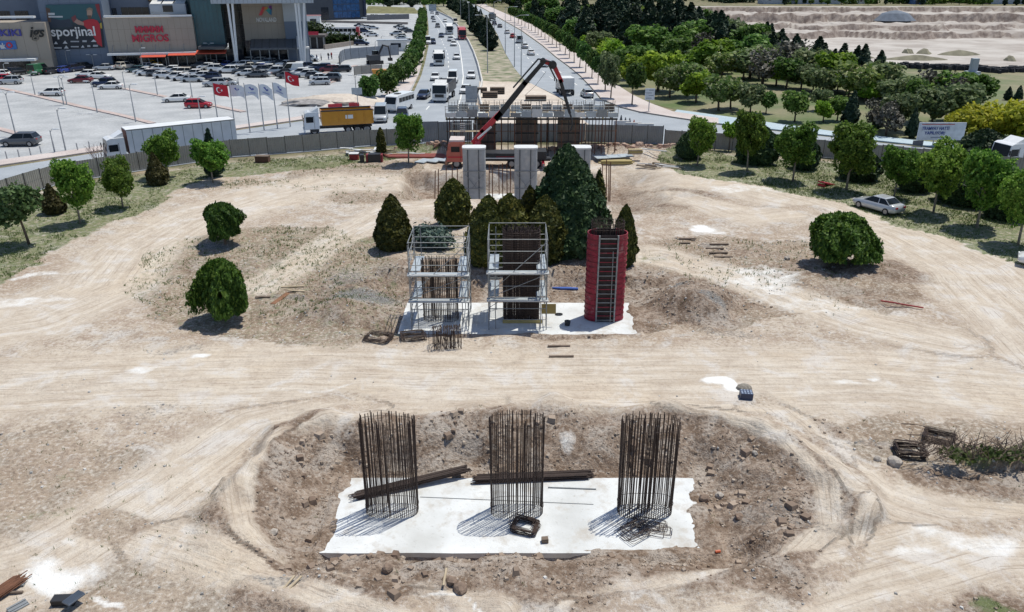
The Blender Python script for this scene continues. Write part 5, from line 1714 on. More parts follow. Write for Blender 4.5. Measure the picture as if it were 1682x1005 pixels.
c, s = hm(712, 345, 402, 1.45)
plant('juniper', c, (1.15, 1.15, 1.25), 'low blue green juniper between two thujas behind the left tower', 'conifers on the roundabout')
for key, px, y0, y1, w, lab in (('weep0', 369, 428, 523, .66, 'dark weeping bush left of the middle slab'), ('weep1', 370, 334, 398, .66, 'weeping bush with an open left foot near the upper dirt road'), ('weep2', 1380, 352, 434, 1.0, 'wide weeping bush on the right part of the site')):
    c, s = hm(px, y0, y1, 2.95)
    plant(key, c, (s * w, s * w, s), lab, 'weeping bushes')
# ---- roundabout, right side
for k, (key, px, y0, y1, w, lab) in enumerate((
        ('maple0', 1145, 190, 272, .95, 'bright maple nearest the falsework on the right grass'),
        ('maple1', 1227, 176, 282, .72, 'tall dark oval tree right of the small lime tree'),
        ('maple2', 1302, 198, 298, .92, 'feathery maple right of the tall dark oval tree'),
        ('maple0', 1390, 198, 312, .95, 'large round maple above the silver car bonnet'),
        ('maple1', 1468, 236, 325, 1.0, 'maple directly behind the silver car'),
        ('maple2', 1533, 228, 350, .92, 'maple right of the silver car under the billboard'),
        ('maple0', 1604, 244, 374, .98, 'large maple right of the silver car, second from the right edge'),
        ('maple2', 1672, 268, 402, .9, 'maple at the right edge beside the white vehicle'))):
    c, s = hm(px, y0, y1, 6.75)
    plant(key, c, (s * w * .92, s * w * .92, s), lab, GR)
c, s = hm(1197, 202, 248, 4.2)
plant('lime', c, s * 1.0, 'small lime green tree at the fence behind two maples', GR)
for k, (px, y0, y1, w, lab) in enumerate(((1132, 215, 258, 1.0, 'dark round shrub behind the maple nearest the falsework'), (1242, 205, 268, .95, 'dark round shrub behind the tall oval tree'), (1322, 225, 277, .9, 'dark round shrub behind the feathery maple'), (1410, 245, 295, 1.2, 'dark round shrub behind the large round maple'),
                                      (1500, 255, 313, .9, 'dark round shrub right of the silver car'), (1585, 270, 332, 1.3, 'wide dark shrub in the shade right of the silver car'), (1650, 300, 358, 1.0, 'dark round shrub near the right edge'), (1612, 212, 262, 1.5, 'dark pine like shrub beside the billboard'))):
    c, s = hm(px, y0, y1, 3.1)
    plant('round_dark', c, (s * w, s * w, s), lab, 'dark round shrubs')
# ---- row of trees left of the highway
def gat(px, py):
    return G(px, py)
row = [(607, 167, 122), (636, 158, 112), (651, 140, 103), (663, 136, 96), (672, 126, 86), (677, 116, 78), (681, 107, 72), (685, 97, 64), (687, 88, 57), (689, 80, 50), (690.5, 72, 44), (691.5, 65, 39), (692.5, 58, 33), (693.5, 52, 29), (694, 46, 25), (694.5, 41, 21), (695, 36, 17), (695, 32, 14), (694, 28, 11)]
for k, (px, yb, yt) in enumerate(row):
    c = gat(px, yb)
    s = (P(px, yt, c.y).z) / 5.4
    plant('rowtree', c, (s * 1.0, s * 1.0, s), 'leafy tree in the row left of the highway, %s from the front' % ORD[k], 'tree row left of the highway')
# ---- median trees
md = [(852, 86, 40), (0, 0, 0)]
for k, (px, yb, yt) in enumerate([(806, 84, 40), (797, 74, 32), (790, 66, 28), (800, 60, 24), (783, 58, 18), (788, 48, 14), (776, 46, 10), (781, 40, 8), (768, 36, 5), (773, 31, 3), (760, 28, 2), (764, 24, 0), (750, 22, -3), (755, 18, -4), (740, 16, -6), (745, 13, -7)]):
    c = gat(px, yb)
    s = (P(px, yt, c.y).z) / 9.2
    plant(('pine_far0', 'pine_far1')[k % 2], c, (s * 1.35, s * 1.35, s), 'dark pine on the median strip, %s from the front' % ORD[k], 'pines on the median strip', None, 'tree')
# ---- street trees on the right pavement
st = [(1038, 173, 95), (1003, 162, 90), (994, 149, 82), (982, 138, 86), (972, 128, 76), (962, 119, 66), (952, 111, 62), (943, 103, 57), (935, 96, 52), (928, 90, 48), (920, 84, 44), (914, 78, 40), (907, 73, 36), (901, 69, 33), (895, 65, 31), (889, 61, 28), (884, 57.5, 25), (879, 54, 23), (873, 51, 20), (868, 48, 18), (862, 45, 16), (857, 42, 13), (851, 39.5, 11), (845, 37, 9), (839, 34, 7)]
for k, (px, yb, yt) in enumerate(st):
    c = gat(px, yb)
    s = (P(px, yt, c.y).z) / (5.2 if k in (1, 2) else 4.6)
    plant('street_grey' if k in (1, 2) else 'street', c + Vector((0, 0, .1)), (s * .74, s * .74, s * .94), 'street tree on the right pavement, %s from the front' % ORD[k], 'street trees on the right pavement')
# ---- park beyond the right carriageway: front trees
front = [('blossom', 1100, 160, 105), ('blossom', 1128, 158, 100), ('limeg', 1080, 150, 84), ('limeg', 1042, 140, 92), ('blossom', 1180, 181, 124), ('limeg', 1143, 168, 118), ('blossom', 1200, 178, 126), ('greyg', 1232, 185, 136), ('broad0', 1258, 186, 150), ('broad0', 1305, 200, 150), ('limeg', 1352, 200, 166), ('greyg', 1345, 182, 145),
         ('pine_far1', 1395, 205, 150), ('dry', 1432, 210, 165), ('pine_far1', 1440, 212, 178), ('broad0', 1375, 198, 160), ('greyg', 1470, 215, 150), ('dry', 1455, 222, 170), ('pine_far1', 1497, 226, 178), ('yellow', 1598, 228, 176), ('yellow', 1640, 225, 168), ('yellow', 1676, 232, 170), ('yellow', 1580, 210, 180), ('greyg', 1570, 200, 135), ('greyg', 1530, 205, 140),
         ('broad1', 1500, 200, 132), ('broad0', 1025, 130, 78), ('limeg', 1010, 118, 66), ('broad0', 1050, 118, 74)]
for k, (key, px, yb, yt) in enumerate(front):
    c = gat(px, yb)
    h0 = {'blossom': 5.7, 'limeg': 5.6, 'greyg': 6.7, 'broad0': 6.3, 'broad1': 7.3, 'pine_far1': 8.8, 'dry': 5.5, 'yellow': 5.6}[key]
    s = P(px, yt, c.y).z / h0
    kind = {'blossom': 'pale blossoming acacia', 'limeg': 'lime green tree', 'greyg': 'grey green tree', 'broad0': 'green tree', 'broad1': 'large green tree', 'pine_far1': 'dark narrow pine', 'dry': 'thin bare grey tree', 'yellow': 'bright yellow green tree'}[key]
    same = [q for q in front if q[0] == key]
    idx = sorted(q[1] for q in same).index(px)
    plant(key, c, (s * 1.08, s * 1.08, s), '%s at the park front, %s of its kind from the left' % (kind, ORD[idx]), 'front trees of the park', None, 'tree')
# ---- park, deeper: pines and mixed wood in rows
rn = random.Random(17)
deep = []
for (pts, keys, n, hpx) in (
        ([(1060, 100), (1200, 128), (1330, 150), (1440, 165)], ('broad0', 'broad1', 'greyg', 'limeg', 'broad0', 'greyg', 'blossom', 'dry'), 20, 48),
        ([(1090, 92), (1230, 115), (1340, 135)], ('greyg', 'broad1', 'broad0', 'dry'), 14, 44),
        ([(960, 72), (1050, 84), (1150, 96), (1260, 112), (1350, 130), (1440, 148)], ('pine_far0', 'pine_far1', 'pine_far0', 'pine_far1', 'broad1'), 30, 50),
        ([(930, 60), (1020, 70), (1120, 80), (1230, 100), (1310, 112)], ('pine_far0', 'pine_far1', 'pine_far0', 'greyg'), 32, 52),
        ([(900, 48), (980, 55), (1080, 66), (1180, 82), (1260, 95)], ('pine_far0', 'pine_far1', 'broad1'), 28, 44),
        ([(880, 40), (950, 44), (1040, 54), (1120, 64)], ('pine_far0', 'pine_far1', 'pine_far0'), 22, 38),
        ([(850, 28), (900, 32), (960, 36), (1010, 42)], ('pine_far0', 'broad1', 'pine_far1'), 14, 30),
        ([(1380, 150), (1460, 168), (1560, 182), (1600, 178)], ('greyg', 'broad0', 'greyg', 'dry', 'broad1'), 18, 48),
        ([(1650, 160), (1682, 168), (1720, 170)], ('pine_far1', 'pine_far0'), 4, 26),
        ([(1340, 125), (1400, 138), (1440, 140)], ('pine_far0', 'pine_far1'), 9, 54),
        ([(965, 66), (1040, 78), (1110, 88), (1185, 98)], ('pine_far0', 'pine_far1', 'pine_far0'), 30, 66),
        ([(980, 58), (1060, 68), (1140, 78)], ('pine_far1', 'pine_far0'), 22, 60),
        ([(1195, 104), (1230, 108), (1275, 112)], ('pine_far0', 'pine_far1'), 9, 48),
        ([(940, 66), (985, 92), (1012, 110)], ('limeg', 'broad0', 'greyg'), 8, 34)):
    w = [Vector((x, y, 0)) for x, y in pts]
    for k in range(n):
        t = (k + rn.uniform(-.3, .3)) / max(1, n - 1) * (len(w) - 1)
        i = max(0, min(len(w) - 2, int(t)))
        p = w[i].lerp(w[i + 1], t - i)
        deep.append((rn.choice(keys), p.x + rn.uniform(-3, 3), p.y + rn.uniform(-5, 5), hpx * rn.uniform(.62, 1.32)))
cnt = {}
deep.sort(key=lambda q: -q[2])
for key, px, yb, h in deep:
    c = gat(px, yb)
    h0 = {'blossom': 5.7, 'limeg': 5.6, 'greyg': 6.7, 'broad0': 6.3, 'broad1': 7.3, 'pine_far0': 9.6, 'pine_far1': 8.8, 'dry': 5.5}[key]
    s = P(px, yb - h, c.y).z / h0
    kind = {'blossom': 'pale blossoming acacia', 'limeg': 'lime green tree', 'greyg': 'grey green tree', 'broad0': 'green leafy tree', 'broad1': 'tall green leafy tree', 'pine_far0': 'dark broad pine', 'pine_far1': 'dark slender pine', 'dry': 'bare grey tree'}[key]
    k = cnt[key] = cnt.get(key, -1) + 1
    plant(key, c, (s * 1.32, s * 1.32, s), '%s in the quarry wood, %s of its kind from the front' % (kind, ORD[k]), 'trees of the wood before the quarry', None, 'tree')
# far tree belts: at the head of the road and beyond the quarry
far = []
for k in range(34):
    far.append((600 + k * 9.2 + rn.uniform(-4, 4), rn.uniform(3, 13), 'head of the road'))
for k in range(30):
    far.append((1290 + k * 13.5 + rn.uniform(-5, 5), rn.uniform(5, 9), 'rim of the quarry'))
cnt = {}
for px, yb, where in far:
    if 690 < px < 720 and yb > 5:
        yb = 3
    c = gat(px, yb)
    k = cnt[where] = cnt.get(where, -1) + 1
    key = rn.choice(('pine_far0', 'broad1', 'greyg', 'broad1')) if where[0] == 'h' else rn.choice(('broad1', 'pine_far0'))
    s = rn.uniform(.9, 1.5) if where[0] == 'h' else rn.uniform(.45, .75)
    plant(key, c, (s * 1.3, s * 1.3, s), 'distant tree at the far %s, %s from the left' % (where, ORD[k]), 'distant trees at the ' + where, None, 'tree')
# ---- weeds and dry grass
def tufts(name, label, n, size, m, box, mk, seed):
    rng = np.random.default_rng(seed)
    x = rng.uniform(box[0], box[1], n * 5)
    y = rng.uniform(box[2], box[3], n * 5)
    F = ground_fields(x, y)
    k = rng.random(n * 5) < mk(F, x, y)
    x, y, z = x[k][:n], y[k][:n], F['z'][k][:n]
    n = len(x)
    B = 4
    a = rng.uniform(0, 6.28, (n, B))
    s = size * (.5 + rng.random((n, B)))
    bx = x[:, None] + .5 * size * rng.normal(size=(n, B))
    by = y[:, None] + .5 * size * rng.normal(size=(n, B))
    ca, sa = np.cos(a) * s * .16, np.sin(a) * s * .16
    lx, ly = rng.normal(size=(n, B)) * s * .45, rng.normal(size=(n, B)) * s * .45
    zz = np.repeat(z[:, None], B, 1)
    V = np.stack([np.stack([bx - ca, by - sa, zz - .02], -1), np.stack([bx + ca, by + sa, zz - .02], -1), np.stack([bx + lx, by + ly, zz + s], -1)], 2).reshape(-1, 3)
    me = bpy.data.meshes.new(name)
    me.from_pydata(V.tolist(), [], np.arange(len(V)).reshape(-1, 3).tolist())
    o = obj(name, me, m, kind='stuff')
    o['label'] = label
    o['category'] = 'grass'
L_GRASS = leafmat('dry_grass', (.05, .09, .02), (.125, .175, .05), (.25, .255, .12), .4)
tufts('grass', 'dry patchy grass under the trees at the left of the roundabout', 12000, .14, L_GRASS, (-52, -2, 45, 104), lambda F, x, y: np.clip(F['grass'] * (vn(x / 1.7, y / 1.7, 71) * 1.8 - .5), 0, 1), 31)
tufts('grass', 'dry grass under the trees at the right of the roundabout', 13000, .15, L_GRASS, (12, 62, 50, 98), lambda F, x, y: np.clip(F['grass'] * (vn(x / 1.9, y / 1.9, 72) * 1.8 - .35), 0, 1), 32)
tufts('weeds', 'sparse weeds scattered over the dirt', 4500, .085, L_GRASS, (-22, 24, 19, 60), lambda F, x, y: np.clip(F['grass'] * (vn(x / 1.1, y / 1.1, 73) * 1.6 - .3) + .012 * (1 - F['fw']), 0, 1), 33)
# brush heap at the right
c = at(1625, 748)
t = thing('brush_heap', 'heap of cut branches with green and dry twigs above the trench at the right', 'brush heap', c)
rng = np.random.default_rng(77)
b = MB()
for k in range(260):
    x, y = rng.uniform(-3.2, 3.2), rng.uniform(-.5, .9)
    e = Vector((x + rng.normal() * .5, y + rng.normal() * .25, .15 + rng.random() * .75))
    b.tube([(x, y, rng.random() * .15), (x * .5 + e.x * .5 + rng.normal() * .08, y * .5 + e.y * .5, e.z * .6), e], [.018, .013, .006], 4)
obj('twigs', b, mat('dry_branch', (.14, .10, .08), .9), t)
pts = np.stack([rng.uniform(-2.2, 3.2, 700), rng.normal(size=700) * .28 - .15, rng.random(700) * .3], 1)
pts = pts[vn(pts[:, 0] * 1.4, pts[:, 1] * 3, 5) > .35]
obj('leaves', leafmesh('leaves', [leaves(pts, np.tile([0, -.3, 1.0], (len(pts), 1)), .13, 1.2, .8)], L_GRASS), None, t)

# far belts of trees beyond the quarry and behind the head of the road: one dark mass each
def far_belt(label, x0, x1, y0, y1, n, h, seed):
    rng = np.random.default_rng(seed)
    L = []
    for k in range(n):
        r = rng.uniform(.6, 1.3) * h
        L.append(((x0 + (x1 - x0) * rng.random(), y0 + (y1 - y0) * rng.random(), r * .5), (r * 1.1, r * .8, r * .8)))
    o = obj('far_wood', leafmesh('far_wood', [lobes_cloud(L, n * 170, 1.5, rng, 3.0, .6)], L_BROAD if seed % 2 else L_PINE), None, kind='stuff')
    o['label'], o['category'] = label, 'wood'
far_belt('dark green belt of trees beyond the far rim of the quarry', 190, 520, 575, 640, 90, 4.5, 3)
far_belt('dark belt of trees behind the left end of the far rim', 30, 230, 600, 680, 60, 5.0, 4)
far_belt('distant trees behind the head of the two carriageways', -140, 30, 560, 640, 60, 6.5, 5)
# ================================================================== vehicles
LAMPW = mat('headlamp', (.75, .75, .72), .2, vary=.02)
LAMPR = mat('tail_lamp', (.35, .01, .015), .25, vary=.02)
PLASTIC = mat('black_plastic', (.03, .03, .032), .6, vary=.05)
PLATEW = mat('number_plate', (.75, .75, .74), .4, vary=.02)
CARC = {'white': (.78, .78, .77), 'silver': (.48, .50, .52), 'grey': (.10, .105, .115), 'black': (.02, .02, .024), 'red': (.40, .012, .02), 'maroon': (.13, .012, .016), 'blue': (.03, .06, .26), 'navy': (.018, .03, .075), 'yellow': (.72, .42, .02), 'green': (.03, .13, .06), 'cream': (.60, .56, .48), 'teal': (.05, .10, .11)}
def cpaint(c):
    return paint('car_paint_' + c, CARC[c], .3, .25 if c in ('silver', 'grey', 'navy') else 0)

def car_geo(kind):
    """lower body, roof shell with pillars, glass, wheel positions, in metres, nose towards +X"""
    if kind == 'sedan':
        L, Wd, H = 4.55, 1.78, 1.44
        low = [(-2.27, .45, .70, .70), (-2.2, .33, .93, .80), (-1.7, .24, .99, .87), (-.8, .22, .95, .89), (.4, .22, .93, .89), (1.0, .22, .93, .88), (1.65, .24, .83, .86), (2.1, .28, .72, .80), (2.27, .36, .58, .66)]
        cab = (-1.75, -1.05, .22, 1.05)
    elif kind == 'hatch':
        L, Wd, H = 4.1, 1.75, 1.48
        low = [(-2.05, .42, .75, .74), (-1.98, .33, .98, .82), (-1.5, .24, 1.0, .87), (-.5, .22, .96, .88), (.5, .22, .94, .88), (1.0, .22, .93, .87), (1.55, .24, .84, .85), (1.93, .28, .74, .79), (2.05, .36, .6, .66)]
        cab = (-1.93, -1.55, .25, 1.05)
    elif kind == 'suv':
        L, Wd, H = 4.5, 1.86, 1.68
        low = [(-2.25, .5, .85, .78), (-2.2, .38, 1.1, .86), (-1.6, .3, 1.12, .92), (-.4, .28, 1.08, .93), (.6, .28, 1.06, .93), (1.05, .28, 1.05, .92), (1.65, .3, .98, .9), (2.1, .34, .88, .84), (2.25, .42, .7, .72)]
        cab = (-2.12, -1.75, .3, 1.1)
    else:  # van
        L, Wd, H = 5.2, 1.95, 2.3
        low = [(-2.6, .45, 1.1, .9), (-2.58, .34, 1.25, .95), (-1.5, .28, 1.25, .97), (0, .28, 1.22, .97), (1.2, .28, 1.2, .97), (1.75, .28, 1.15, .95), (2.25, .3, 1.0, .92), (2.52, .34, .88, .86), (2.6, .42, .7, .74)]
        cab = (-2.58, -2.5, .85, 1.72)
    zb = low[4][2]
    secs = []
    for (x, z0, z1, hw) in low:
        zm = z0 + (z1 - z0) * .45
        half = [(x, hw * .9, z0), (x, hw, z0 + .12), (x, hw * 1.0, zm), (x, hw * .93, z1 - .03), (x, hw * .82, z1)]
        secs.append(half + [(p[0], -p[1], p[2]) for p in half[::-1]])
    body = fixn(MB().loft(secs).mesh('body', True))
    xr, xrr, xrf, xf = cab
    hwb, hwt = Wd / 2 * .92, Wd / 2 * (.72 if kind != 'van' else .84)
    z0 = zb - .03
    # glass frustum
    bt = [(xr, -hwb, z0), (xf, -hwb, z0), (xf, hwb, z0), (xr, hwb, z0)]
    tpz = H - .07
    tpv = [(xrr, -hwt, tpz), (xrf, -hwt, tpz), (xrf, hwt, tpz), (xrr, hwt, tpz)]
    def q(i, j):
        return [bt[i], bt[j], tpv[j], tpv[i]]
    def ins(f, s, o):
        c = sum((Vector(p) for p in f), Vector()) / 4
        n = (Vector(f[1]) - Vector(f[0])).cross(Vector(f[2]) - Vector(f[0])).normalized()
        return [tuple(c + (Vector(p) - c) * s + n * o) for p in f]
    shell = MB()
    shell.add(bt + tpv, [(0, 1, 5, 4), (1, 2, 6, 5), (2, 3, 7, 6), (3, 0, 4, 7)])
    rt = [(xrr - .05, -hwt * .99, tpz), (xrf + .06, -hwt * .99, tpz), (xrf + .06, hwt * .99, tpz), (xrr - .05, hwt * .99, tpz)]
    rm = [(xrr + .15, -hwt * .8, H), (xrf - .12, -hwt * .8, H), (xrf - .12, hwt * .8, H), (xrr + .15, hwt * .8, H)]
    shell.add(rt + rm, [(0, 1, 5, 4), (1, 2, 6, 5), (2, 3, 7, 6), (3, 0, 4, 7), (4, 5, 6, 7)])
    roof = shell.mesh('roof')
    def pane(f, cuts=None):
        b = MB()
        if not cuts:
            b.add(ins(f, .94, .012), [(0, 1, 2, 3)])
        else:
            f = [Vector(p) for p in f]
            for a, c in cuts:
                g = [f[0].lerp(f[1], a), f[0].lerp(f[1], c), f[3].lerp(f[2], c), f[3].lerp(f[2], a)]
                b.add(ins([tuple(v) for v in g], .95, .012), [(0, 1, 2, 3)])
        return b
    cuts = [(0.02, .42), (.44, .99)] if kind != 'van' else [(.62, .99)]
    fr, rr, s1, s2 = pane(q(1, 2)).mesh('windscreen'), pane(q(3, 0)).mesh('rear_window'), pane(q(0, 1), cuts).mesh('side_windows'), pane(q(2, 3), [(1 - b, 1 - a) for a, b in cuts]).mesh('side_windows')
    for m in (fr, rr, s1, s2):
        m.materials.append(GLASS)
    wr = .32 if kind in ('sedan', 'hatch') else .36
    wx = (-L * .31, L * .31)
    wm = MB().disc((0, 0, 0), wr, (0, 1, 0), .2, 14).mesh('wheel')
    wm.materials.append(TYRE)
    rimm = MB().disc((0, 0, 0), wr * .62, (0, 1, 0), .225, 10).mesh('rim')
    rimm.materials.append(RIM)
    hx, tx = low[-1][0], low[0][0]
    hl = MB().box((0, 0, 0), (.1, .34, .13)).mesh('headlight')
    hl.materials.append(LAMPW)
    tl = MB().box((0, 0, 0), (.08, .3, .15)).mesh('tail_light')
    tl.materials.append(LAMPR)
    gr = MB().box((0, 0, 0), (.06, .9, .16)).mesh('grille')
    gr.materials.append(PLASTIC)
    # plain version for the far rows: one mesh, three slots
    one = MB()
    for me_, slot in ((body, 0), (roof, 0), (fr, 1), (rr, 1), (s1, 1), (s2, 1)):
        one.cur = slot
        one.add([v.co[:] for v in me_.vertices], [tuple(p.vertices) for p in me_.polygons])
    one.cur = 2
    for x in wx:
        for y in (-Wd / 2 + .09, Wd / 2 - .09):
            one.disc((x, y, wr), wr, (0, 1, 0), .2, 12)
    far = one.mesh('car')
    for m in (cpaint('white'), GLASS, TYRE):
        far.materials.append(m)
    body.materials.append(cpaint('white'))
    roof.materials.append(cpaint('white'))
    return dict(body=body, roof=roof, glass=(('windscreen', fr), ('rear_window', rr), ('side_windows', s1), ('side_windows', s2)), wheel=wm, rim=rimm, wx=wx, wy=Wd / 2 - .1, wr=wr, hl=hl, tl=tl, gr=gr, hx=hx - .06, tx=tx + .03, hw=low[-2][3] * .68, zl=low[-2][2] - .1, zt=low[1][2] - .16, far=far, L=L)
CG = {k: car_geo(k) for k in ('sedan', 'hatch', 'suv', 'van')}

def car(kind, col, loc, rz, label, group, detail=True):
    g = CG[kind]
    pm = cpaint(col)
    cat = 'van' if kind == 'van' else 'car'
    if not detail:
        o = obj('parked_car' if 'park' in group else 'car', g['far'], None, None, loc, rz)
        paintslot(o, pm)
        return tag(o, label, cat, group)
    t = thing({'van': 'van', 'suv': 'suv'}.get(kind, 'car'), label, cat, loc, rz, group)
    o = obj('body', g['body'], None, t)
    paintslot(o, pm)
    obj('grille', g['gr'], None, o, (g['hx'] + .04, 0, g['zl'] - .14))
    o = obj('roof', g['roof'], None, t)
    paintslot(o, pm)
    for nm, me_ in g['glass']:
        obj(nm, me_, None, t)
    for x in g['wx']:
        for y in (-g['wy'], g['wy']):
            w = obj('wheel', g['wheel'], None, t, (x, y, g['wr']))
            obj('rim', g['rim'], None, w)
    for y in (-1, 1):
        obj('headlight', g['hl'], None, t, (g['hx'], y * g['hw'], g['zl']))
        obj('tail_light', g['tl'], None, t, (g['tx'] - .02, y * g['hw'], g['zt']))
    return t

def lorry(label, loc, rz, box, cabc=WHITEP, name='lorry', cat='lorry', L=8.6, bh=1.5, bw=2.45, tipper=True, cabh=3.0, group=None, roofdef=True):
    """rigid or articulated lorry, nose towards +X, origin under the middle"""
    t = thing(name, label, cat, loc, rz, group)
    x1 = L / 2
    cl = 2.0
    prof = [(x1 - cl, .75), (x1 - .02, .75), (x1, 1.5), (x1 - .22, cabh - .15), (x1 - .6, cabh), (x1 - cl, cabh)]
    b = MB().loft([[(x, -1.22, z) for x, z in prof], [(x, 1.22, z) for x, z in prof]])
    c = obj('cab', fixn(b.mesh('cab')), cabc, t)
    obj('windscreen', MB().add([(x1 + .012, -1.14, 1.52), (x1 + .012, 1.14, 1.52), (x1 - .205, 1.1, cabh - .2), (x1 - .205, -1.1, cabh - .2)], [(0, 1, 2, 3)]), GLASS, c)
    for y in (-1.235, 1.235):
        obj('side_window', MB().box((x1 - .78, y, 2.05), (.95, .02, .75)), GLASS, c)
        obj('door_seam', MB().box((x1 - 1.35, y, 1.7), (.03, .03, 1.7)), PLASTIC, c)
        obj('side_skirt', MB().box((x1 - 1.3, y * .98, .62), (1.2, .06, .35)), PLASTIC, c)
        obj('mirror', MB().box((x1 + .05, y * 1.14, 2.1), (.1, .16, .5)), PLASTIC, c)
    obj('grille', MB().box((x1 + .01, 0, 1.15), (.06, 1.5, .5)), PLASTIC, c)
    obj('bumper', MB().box((x1, 0, .6), (.22, 2.44, .36)), cabc, c)
    for y in (-.95, .95):
        obj('headlight', MB().box((x1 + .1, y, .72), (.06, .36, .16)), LAMPW, c)
    if roofdef:
        obj('roof_deflector', MB().loft([[(x1 - .9, -.95, cabh), (x1 - cl, -1.0, cabh), (x1 - cl, -1.0, cabh + .55)], [(x1 - .9, .95, cabh), (x1 - cl, 1.0, cabh), (x1 - cl, 1.0, cabh + .55)]]), cabc, c)
    obj('chassis', MB().box((-.4, 0, .82), (L - 1, .9, .28)), BLACKS, t)
    xb0, xb1 = -L / 2, x1 - cl - .35
    if tipper:
        m0 = MB()
        zb = 1.25
        m0.box(((xb0 + xb1) / 2, 0, zb), (xb1 - xb0, bw, .12))
        for y in (-bw / 2, bw / 2):
            m0.box(((xb0 + xb1) / 2, y, zb + bh / 2 + .06), (xb1 - xb0, .1, bh))
        m0.box((xb0 + .05, 0, zb + bh / 2 + .06), (.1, bw - .1, bh))
        m0.box((xb1 - .05, 0, zb + bh / 2 + .06), (.1, bw - .1, bh))
        bo = obj('tipper_body', m0, box, t)
        nr = max(3, int((xb1 - xb0) / 1.0))
        for k in range(nr + 1):
            for y in (-bw / 2 - .08, bw / 2 + .08):
                obj('rib', MB().box((xb0 + (xb1 - xb0) * k / nr, y, zb + bh / 2 + .06), (.1, .08, bh)), box, bo)
        for y in (-bw / 2 - .02, bw / 2 + .02):
            obj('top_rim', MB().box(((xb0 + xb1) / 2, y, zb + bh + .1), (xb1 - xb0 + .1, .2, .14)), BLACKS, bo)
        obj('load', MB().box(((xb0 + xb1) / 2, 0, zb + bh * .4), (xb1 - xb0 - .25, bw - .25, .2)), mat('gravel_load', (.18, .16, .14), .95, vary=.2, scale=4), bo)
    else:
        obj('box_body', MB().box(((xb0 + xb1) / 2, 0, 1.15 + bh / 2), (xb1 - xb0, bw, bh)), box, t)
    for x in (x1 - 1.25, xb0 + 1.0, xb0 + 2.2):
        for y in (-1.05, 1.05):
            wheel(t, x, y, .5, .5)
    return t

# --- long articulated lorry on the service road
a, b_ = G(184, 268), G(396, 246)
d = (a - b_)
rz = math.atan2(d.y, d.x)
TLEN = d.length
mid = (a + b_) / 2 + Vector((-.3, -.6, 0))
rz += .09
t = lorry('long white curtain sided lorry on the service road behind the trees', mid, rz, WHITEP, paint('cab_white', (.80, .80, .80), .35), L=TLEN, bh=2.75, bw=2.5, tipper=False, cabh=3.1, name='articulated_lorry')
bo = [c for c in t.children if c.name.startswith('box_body')][0]
bo.data.materials[0] = mat('white_curtain', (.72, .735, .75), .55, vary=.08, scale=.8)
xb0, xb1 = -TLEN / 2, TLEN / 2 - 2.35
for k in range(11):
    obj('curtain_strap', MB().box((xb0 + (xb1 - xb0) * (k + .5) / 11, 1.262, 2.5), (.05, .02, 2.6)), GALV, bo)
obj('top_rail', MB().box(((xb0 + xb1) / 2, 1.27, 3.86), (xb1 - xb0, .04, .12)), GALV, bo)
obj('front_board', MB().box((xb1 + .02, 0, 2.5), (.06, 2.3, 2.6)), mat('maroon_board', (.12, .02, .02), .6), bo)
for x in (xb0 + 1.5, xb0 + 2.8, xb0 + 4.1):
    for y in (-1.05, 1.05):
        wheel(t, x, y, .5, .5)
# --- yellow tipper artic
a, b_ = G(497, 223), G(610, 217)
d = (a - b_)
t = lorry('white lorry with a long yellow tipper trailer on the service road', (a + b_) / 2 + Vector((0, 1.2, 0)), math.atan2(d.y, d.x), paint('tipper_yellow', (.60, .255, .012), .45), paint('cab_white2', (.72, .75, .78), .35), L=d.length, bh=1.75, bw=2.5, tipper=True, cabh=3.0, name='tipper_lorry')
for x in (-d.length / 2 + .8, -d.length / 2 + 2.1, -d.length / 2 + 3.4):
    for y in (-1.05, 1.05):
        wheel(t, x, y, .5, .5)
bo = [c for c in t.children if c.name.startswith('tipper_body')][0]
obj('logo_plate', MB().box((-1.4, 1.35, 2.25), (1.0, .03, .5)), PLATEW, bo)

# --- traffic on the left carriageway, noses towards the camera
def rdir(px, py, px2, py2):
    d = G(px2, py2) - G(px, py)
    return math.atan2(d.y, d.x)
DN = {}
def lane_dir(px, py):
    # heading along the left carriageway towards the camera at this row
    c0 = np.interp(py, [15, 31, 50, 75, 105, 125, 150, 190], [706, 716, 728, 741, 748, 749, 740, 690])
    c1 = np.interp(py + 8, [15, 31, 50, 75, 105, 125, 150, 190], [706, 716, 728, 741, 748, 749, 740, 690])
    return rdir(c0, py, c1, py + 8)
def truckat(px, py, back, **kw):
    rz = kw.pop('rz', None)
    rz = lane_dir(px, py) if rz is None else rz
    p = G(px, py)
    L = kw.get('L', 8.6)
    return lorry(kw.pop('label'), p - Vector((math.cos(rz), math.sin(rz), 0)) * L / 2, rz, kw.pop('box'), **kw)
ROADG = 'vehicles on the left carriageway'
truckat(722, 169, 0, label='large white lorry with open grey tipper at the front of the traffic', box=mat('tipper_grey', (.20, .20, .205), .6, vary=.15), L=9.0, bh=1.6, group=ROADG, rz=lane_dir(722, 150))
truckat(721, 109, 0, label='white lorry with a brown load behind the front traffic', box=mat('tipper_brown', (.24, .19, .15), .7, vary=.15), L=8.4, bh=1.45, group=ROADG)
truckat(760, 66, 0, label='tall red lorry in the lane beside the median', box=paint('lorry_red', (.42, .02, .035), .4), cabc=paint('lorry_red', (.42, .02, .035), .4), L=9.0, bh=2.6, tipper=False, group=ROADG, cabh=3.3)
truckat(739, 57, 0, label='white box lorry left of the red lorry', box=WHITEP, L=8.6, bh=2.3, tipper=False, group=ROADG)
